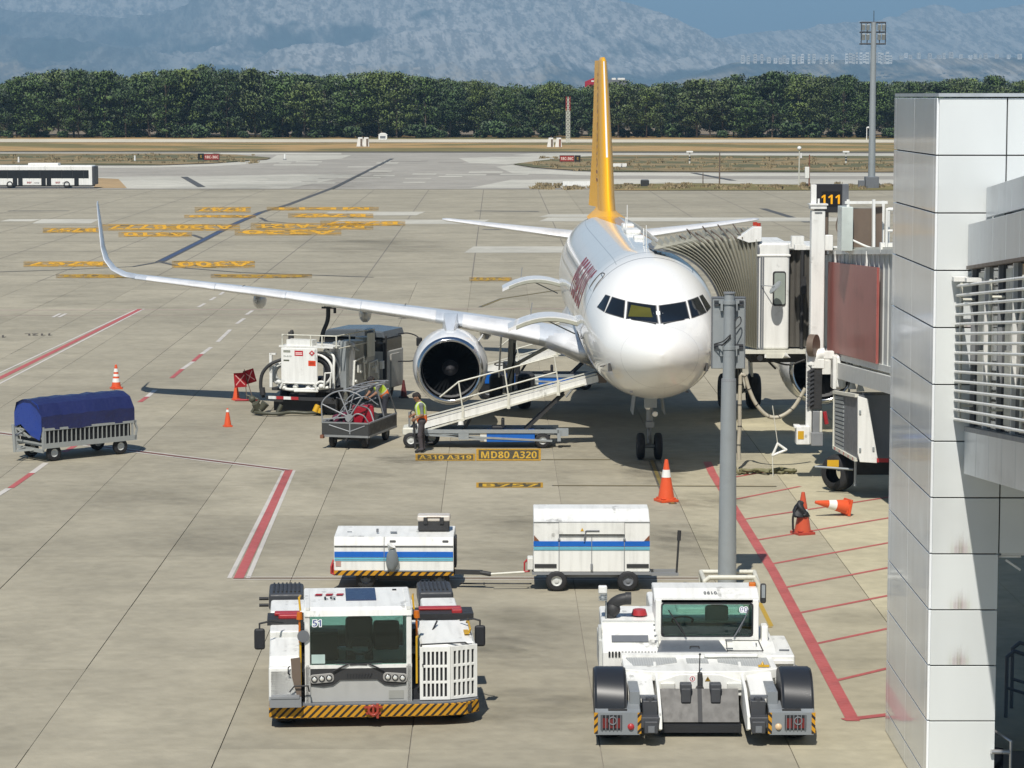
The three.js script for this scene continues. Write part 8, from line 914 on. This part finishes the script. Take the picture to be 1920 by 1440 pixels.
// ---------- far things on the airfield ----------
{
  const p0 = gnd(-2, 352), p1 = gnd(174, 352.6), sc = (p1.x - gnd(20, 352).x), t = thing('apron_bus', 'long white apron bus with dark windows driving at the far left edge of the apron', 'bus', [p1.x, 0, p1.z - 1.2]), L = 11.8, H = 2.5, w = 2.6;
  part(t, 'body', [rbox(L, H * 0.90, w, 0.12, -L / 2, H * 0.56, 0)], M.white); part(t, 'roof_unit', [rbox(3.4, 0.26, 1.7, 0.06, -3.6 - 2.0, H * 1.06, 0)], M.white);
  const wd = part(t, 'window_band', [rbox(L - 0.55, 0.98, w + 0.03, 0.06, -L / 2 - 0.12, 1.55, 0)], M.darkglass); for (let k = 0; k < 9; k++) part(wd, 'window_post', box(0.06, 0.96, 0.02, -1.0 - k * 1.22, 1.55, w / 2 + 0.02), M.black);
  for (const x of [-1.2, -4.3, -4.9, -7.5, -8.1]) part(t, 'door_leaf', box(0.5, 1.6, 0.03, x - 0.6, 1.1, w / 2 + 0.02), M.darkglass); part(t, 'tail_end', rbox(0.5, H * 0.82, w - 0.06, 0.06, 0.02, H * 0.56, 0), M.dark); part(t, 'skirt', box(L - 0.2, 0.1, w - 0.1, -L / 2, 0.22, 0), M.black);
  part(t, 'lettering', [quad(1.6, 0.3, -6.6, 0.62, w / 2 + 0.025)], label(256, 48, (c) => { c.fillStyle = '#a0302c'; c.font = 'bold 44px sans-serif'; c.fillText('BGF', 6, 40); c.fillStyle = '#555'; c.font = 'italic 40px sans-serif'; c.fillText('ramp', 130, 40); })); part(t, 'lettering', [quad(1.6, 0.3, -3.4, 0.62, w / 2 + 0.025)], label(256, 48, (c) => { c.fillStyle = '#a0302c'; c.font = 'bold 44px sans-serif'; c.fillText('BGF', 6, 40); c.fillStyle = '#555'; c.font = 'italic 40px sans-serif'; c.fillText('yolcu', 130, 40); }));
  for (const x of [-2.9, -9.3]) for (const z of [-1, 1]) { const w_ = wheel(t, 0.42, 0.28, x, 0.42, z * (w / 2 - 0.13), M.grey); } turnWheels(t);
}
const atG = (u, v) => gnd(u, v), pole = (name, lab, cat, u, v0, v1, r, m, extra, grp) => { const p = gnd(u, v0), h = at(u, v1, -p.z).y, t = thing(name, lab, cat, p, 0, grp); part(t, 'pole', cyl(r, r * 0.7, h, 0, h / 2, 0, 0, 0, 0, 10), m); extra?.(t, h); return t; };
pole('floodlight_mast', 'tall grey floodlight mast with a two-tier lamp frame', 'light mast', 1634, 353, 42, 0.42, M.galv, (t, h) => {
  const s = -t.position.z / FOCAL, F = (u, v) => [(u - 1640) * s, at(1640, v, -t.position.z).y]; const bars = []; for (const v of [42, 60, 82]) { const [a, y] = F(1617, v), [b] = F(1662, v); bars.push(rod([a, y, 0], [b, y, 0], 0.09, 6), rod([a, y, -1.2], [b, y, -1.2], 0.09, 6), rod([a, y, 0], [a, y, -1.2], 0.07, 6), rod([b, y, 0], [b, y, -1.2], 0.07, 6)); } for (const u of [1617, 1628, 1651, 1662]) { const [x, y0] = F(u, 84), [, y1] = F(u, 42); bars.push(rod([x, y0, 0], [x, y1, 0], 0.06, 6)); } part(t, 'lamp_frame', bars, M.dark);
  for (const v of [46, 64]) for (const u of [1621, 1629, 1650, 1658]) { const [x, y] = F(u, v); part(t, 'floodlight', rbox(0.36, 0.7, 0.3, 0.04, x, y - 0.3, 0.15, 0.4), M.galv); } part(t, 'lightning_rod', rod([0, h, 0], [0, h + 1.3, 0], 0.04, 5), M.dark); part(t, 'mast_base', [rbox(1.5, 1.3, 1.4, 0.05, 0, 0.65, 0), rbox(0.7, 0.9, 0.6, 0.03, -1.2, 0.45, 0.5)], M.grey);
});
pole('lattice_mast', 'thin red and white lattice mast before the pine wood left of the tail', 'mast', 1065, 268, 181, 0.10, M.cream, (t, h) => { const g = []; for (let k = 0; k < 12; k++) { const y = k * h / 12 * 0.96; for (const [a, b] of [[-0.4, 0.4], [0.4, -0.4]]) g.push(rod([a, y, 0], [b, y + h / 12, 0], 0.06, 4)); } g.push(rod([-0.4, 0, 0], [-0.4, h, 0], 0.08, 5), rod([0.4, 0, 0], [0.4, h, 0], 0.08, 5)); part(t, 'lattice', g, M.cream); part(t, 'red_section', [rod([-0.4, h * 0.7, 0.02], [-0.4, h, 0.02], 0.1, 5), rod([0.4, h * 0.7, 0.02], [0.4, h, 0.02], 0.1, 5)], M.red); });
pole('thin_pole', 'thin bare pole on the grass between tail fin and gate sign', 'pole', 1349, 345, 286, 0.09, M.brown); pole('thin_pole', 'pale thin pole nearest the left of the gate sign', 'pole', 1498, 350, 278, 0.08, M.cream, (t, h) => part(t, 'pole_cap', ball(0.25, 0, h, 0), M.white)); pole('thin_pole', 'short thin pole beside the paler taxiway, left of the taller bare pole', 'pole', 1318, 345, 324, 0.07, M.brown); pole('thin_pole', 'thin red topped pole directly behind the gate sign', 'pole', 1517, 350, 290, 0.09, M.rust, (t, h) => part(t, 'pole_box', rbox(0.5, 1.3, 0.3, 0.04, -0.25, 1.6, 0), M.white));
for (const [u, v, lab] of [[1293, 309, 'white topped approach lamp post on the grass right of the tail'], [1586, 309, 'white topped approach lamp post on the grass left of the floodlight mast']]) pole('lamp_post', lab, 'lamp post', u, v, 286, 0.14, M.cream, (t, h) => { part(t, 'lamp_head', rbox(1.0, 0.26, 0.5, 0.06, 0, h + 0.1, 0), M.white); parts(t, 'dark_band', [0.4, 0.62].map(k => cyl(0.16, 0.16, h * 0.12, 0, h * k, 0, 0, 0, 0, 10)), M.charcoal); });
for (const [u, v, w, lab, red] of [[397, 303, 2.5, 'red taxiway location sign with white text on the left grass island', 1], [377, 302, 1.0, 'small black and yellow sign beside the left red sign', 0], [1063, 306, 2.3, 'red taxiway location sign left of the tail fin', 1], [1083, 306, 0.9, 'small black and yellow sign beside the red sign left of the tail', 0]]) { const p = gnd(u, v), t = thing('taxiway_sign', lab, 'sign', p); part(t, 'sign_board', rbox(w, 1.0, 0.2, 0.04, 0, 0.72, 0), M.charcoal); part(t, 'sign_face', quad(w * 0.94, 0.86, 0, 0.72, 0.105), new THREE.MeshStandardMaterial({ roughness: 0.6, map: canvasTex(128, 48, (c, W, H) => { c.fillStyle = red ? '#8e2a22' : '#1b1b19'; c.fillRect(0, 0, W, H); c.fillStyle = red ? '#e6d6cc' : '#caa53a'; c.font = 'bold 34px sans-serif'; c.textAlign = 'center'; c.fillText(red ? '18C-36C' : 'F2', 64, 36, 118); }) })); parts(t, 'sign_leg', [-0.35, 0.35].map(k => cyl(0.05, 0.05, 0.3, k * w, 0.12, 0)), M.grey); }
for (const [u, v, lab, r] of [[675, 275, 'left white upright marker board pair beyond the taxiway', 0], [686, 275, 'right white upright marker board pair beyond the taxiway', 0], [1032, 276, 'white marker cabinet beside the lattice mast', 0], [1047, 276, 'red and white marker cabinet nearest the lattice mast', 1]]) { const p = gnd(u, v), t = thing('marker_cabinet', lab, 'cabinet', p), h = 1.9; part(t, 'cabinet_body', [prism([[-0.7, 0], [0.7, 0], [0.55, h], [-0.35, h]], 0.9, 0.04)], M.white); part(t, 'stripe', box(0.4, h * 0.8, 0.04, 0.3, h * 0.45, 0.46), r ? M.rust : M.brown); }
{ const p = gnd(718, 262), t = thing('equipment_hut', 'small white equipment hut on the runway strip before the wood', 'hut', p); part(t, 'wall', rbox(2.0, 1.2, 1.6, 0.05, 0, 0.6, 0), M.white); part(t, 'opening', box(1.3, 0.6, 0.05, 0, 0.62, 0.81), M.grey); part(t, 'roof', put(prism([[-1.1, 0], [1.1, 0], [0.5, 0.4], [-0.5, 0.4]], 1.7), 0, 1.2, 0), M.white); }
{ const p = gnd(1209, 350), t = thing('grey_cabinet', 'small dark grey utility cabinet on the dirt strip right of the tail', 'cabinet', p); part(t, 'cabinet_body', rbox(0.95, 0.72, 0.8, 0.05, 0, 0.38, 0), M.charcoal); part(t, 'lid', rbox(0.8, 0.10, 0.7, 0.04, 0, 0.78, 0), M.grey); }
for (const [u, v, w, lab] of [[1157, 315, 1.5, 'low white board on the grass right of the tail fin, longer one'], [1170, 315, 0.8, 'short white board beside the long low one on the grass'], [1085, 351, 3.6, 'low pale barrier board at the foot of the tail fin']]) { const p = gnd(u, v), t = thing('low_board', lab, 'barrier', p); part(t, 'board', rbox(w, 0.5, 0.12, 0.03, 0, 0.4, 0), M.white); parts(t, 'foot', [-0.4, 0.4].map(k => box(0.1, 0.3, 0.3, k * w, 0.12, 0)), M.grey); }
for (const [u, v, lab] of [[35, 305, 'small white edge marker on the left grass island'], [253, 302, 'small white edge marker beside the dark drain on the grass'], [534, 299, 'small white edge marker on the pale taxiway shoulder'], [1502, 297, 'small tan box on the right grass']]) { const p = gnd(u, v), t = thing('edge_marker', lab, 'marker', p); part(t, 'post', cyl(0.16, 0.12, 0.9, 0, 0.45, 0), M.white); part(t, 'foot', cyl(0.3, 0.3, 0.08, 0, 0.04, 0), M.grey); }
{ const d = 1000, p = at(1108, 150, d), t = thing('distant_airliner', 'far airliner with red tail showing just above the pine wood left of the fin', 'airplane', [p.x, 0, -d]), y = p.y; part(t, 'tail_fin', prism([[-2.4, y - 6], [2.6, y - 6], [2.8, y + 1.0], [0.6, y + 0.6], [-2.2, y - 0.6]], 0.5, 0.05), dirty(0.42, 0.02, 0.04)); part(t, 'fuselage', [put(cyl(1.9, 1.9, 24, 0, 0, 0, 0, 0, PI / 2, 16), 11, y - 9, 0)], M.white); part(t, 'tail_emblem', box(1.0, 0.5, 0.06, 0.6, y - 0.4, 0.27), M.white); }
{ const d = 990, t = thing('distant_roof', 'white roof edge showing above the pine wood right of the fin', 'building', [at(1155, 150, d).x, 0, -d]), y = at(1155, 149, d).y; part(t, 'wall', [box(7.5, y, 6, 0, y / 2, 0)], M.grey); part(t, 'roof', [box(2.6, 0.7, 6.2, 1.8, y + 0.2, 0), box(1.4, 0.7, 6.2, -0.9, y + 0.2, 0)], M.white); }
{ const p = gnd(1625, 262), t = thing('wind_cone_post', 'short post with a small white wind cone before the right end of the wood', 'post', p); part(t, 'pole', cyl(0.1, 0.08, 3, 0, 1.5, 0), M.white); part(t, 'wind_cone', put(new THREE.CylinderGeometry(0.15, 0.32, 1.5, 10, 1, true), 0.8, 2.9, 0, 0, 0, PI / 2), M.white); }
const renderer = new THREE.WebGLRenderer({ antialias: true });
renderer.setSize(1024, 768);
renderer.toneMapping = THREE.LinearToneMapping; renderer.toneMappingExposure = EXPOSURE;
renderer.shadowMap.enabled = true; renderer.shadowMap.type = THREE.PCFSoftShadowMap;
renderer.render(scene, camera);
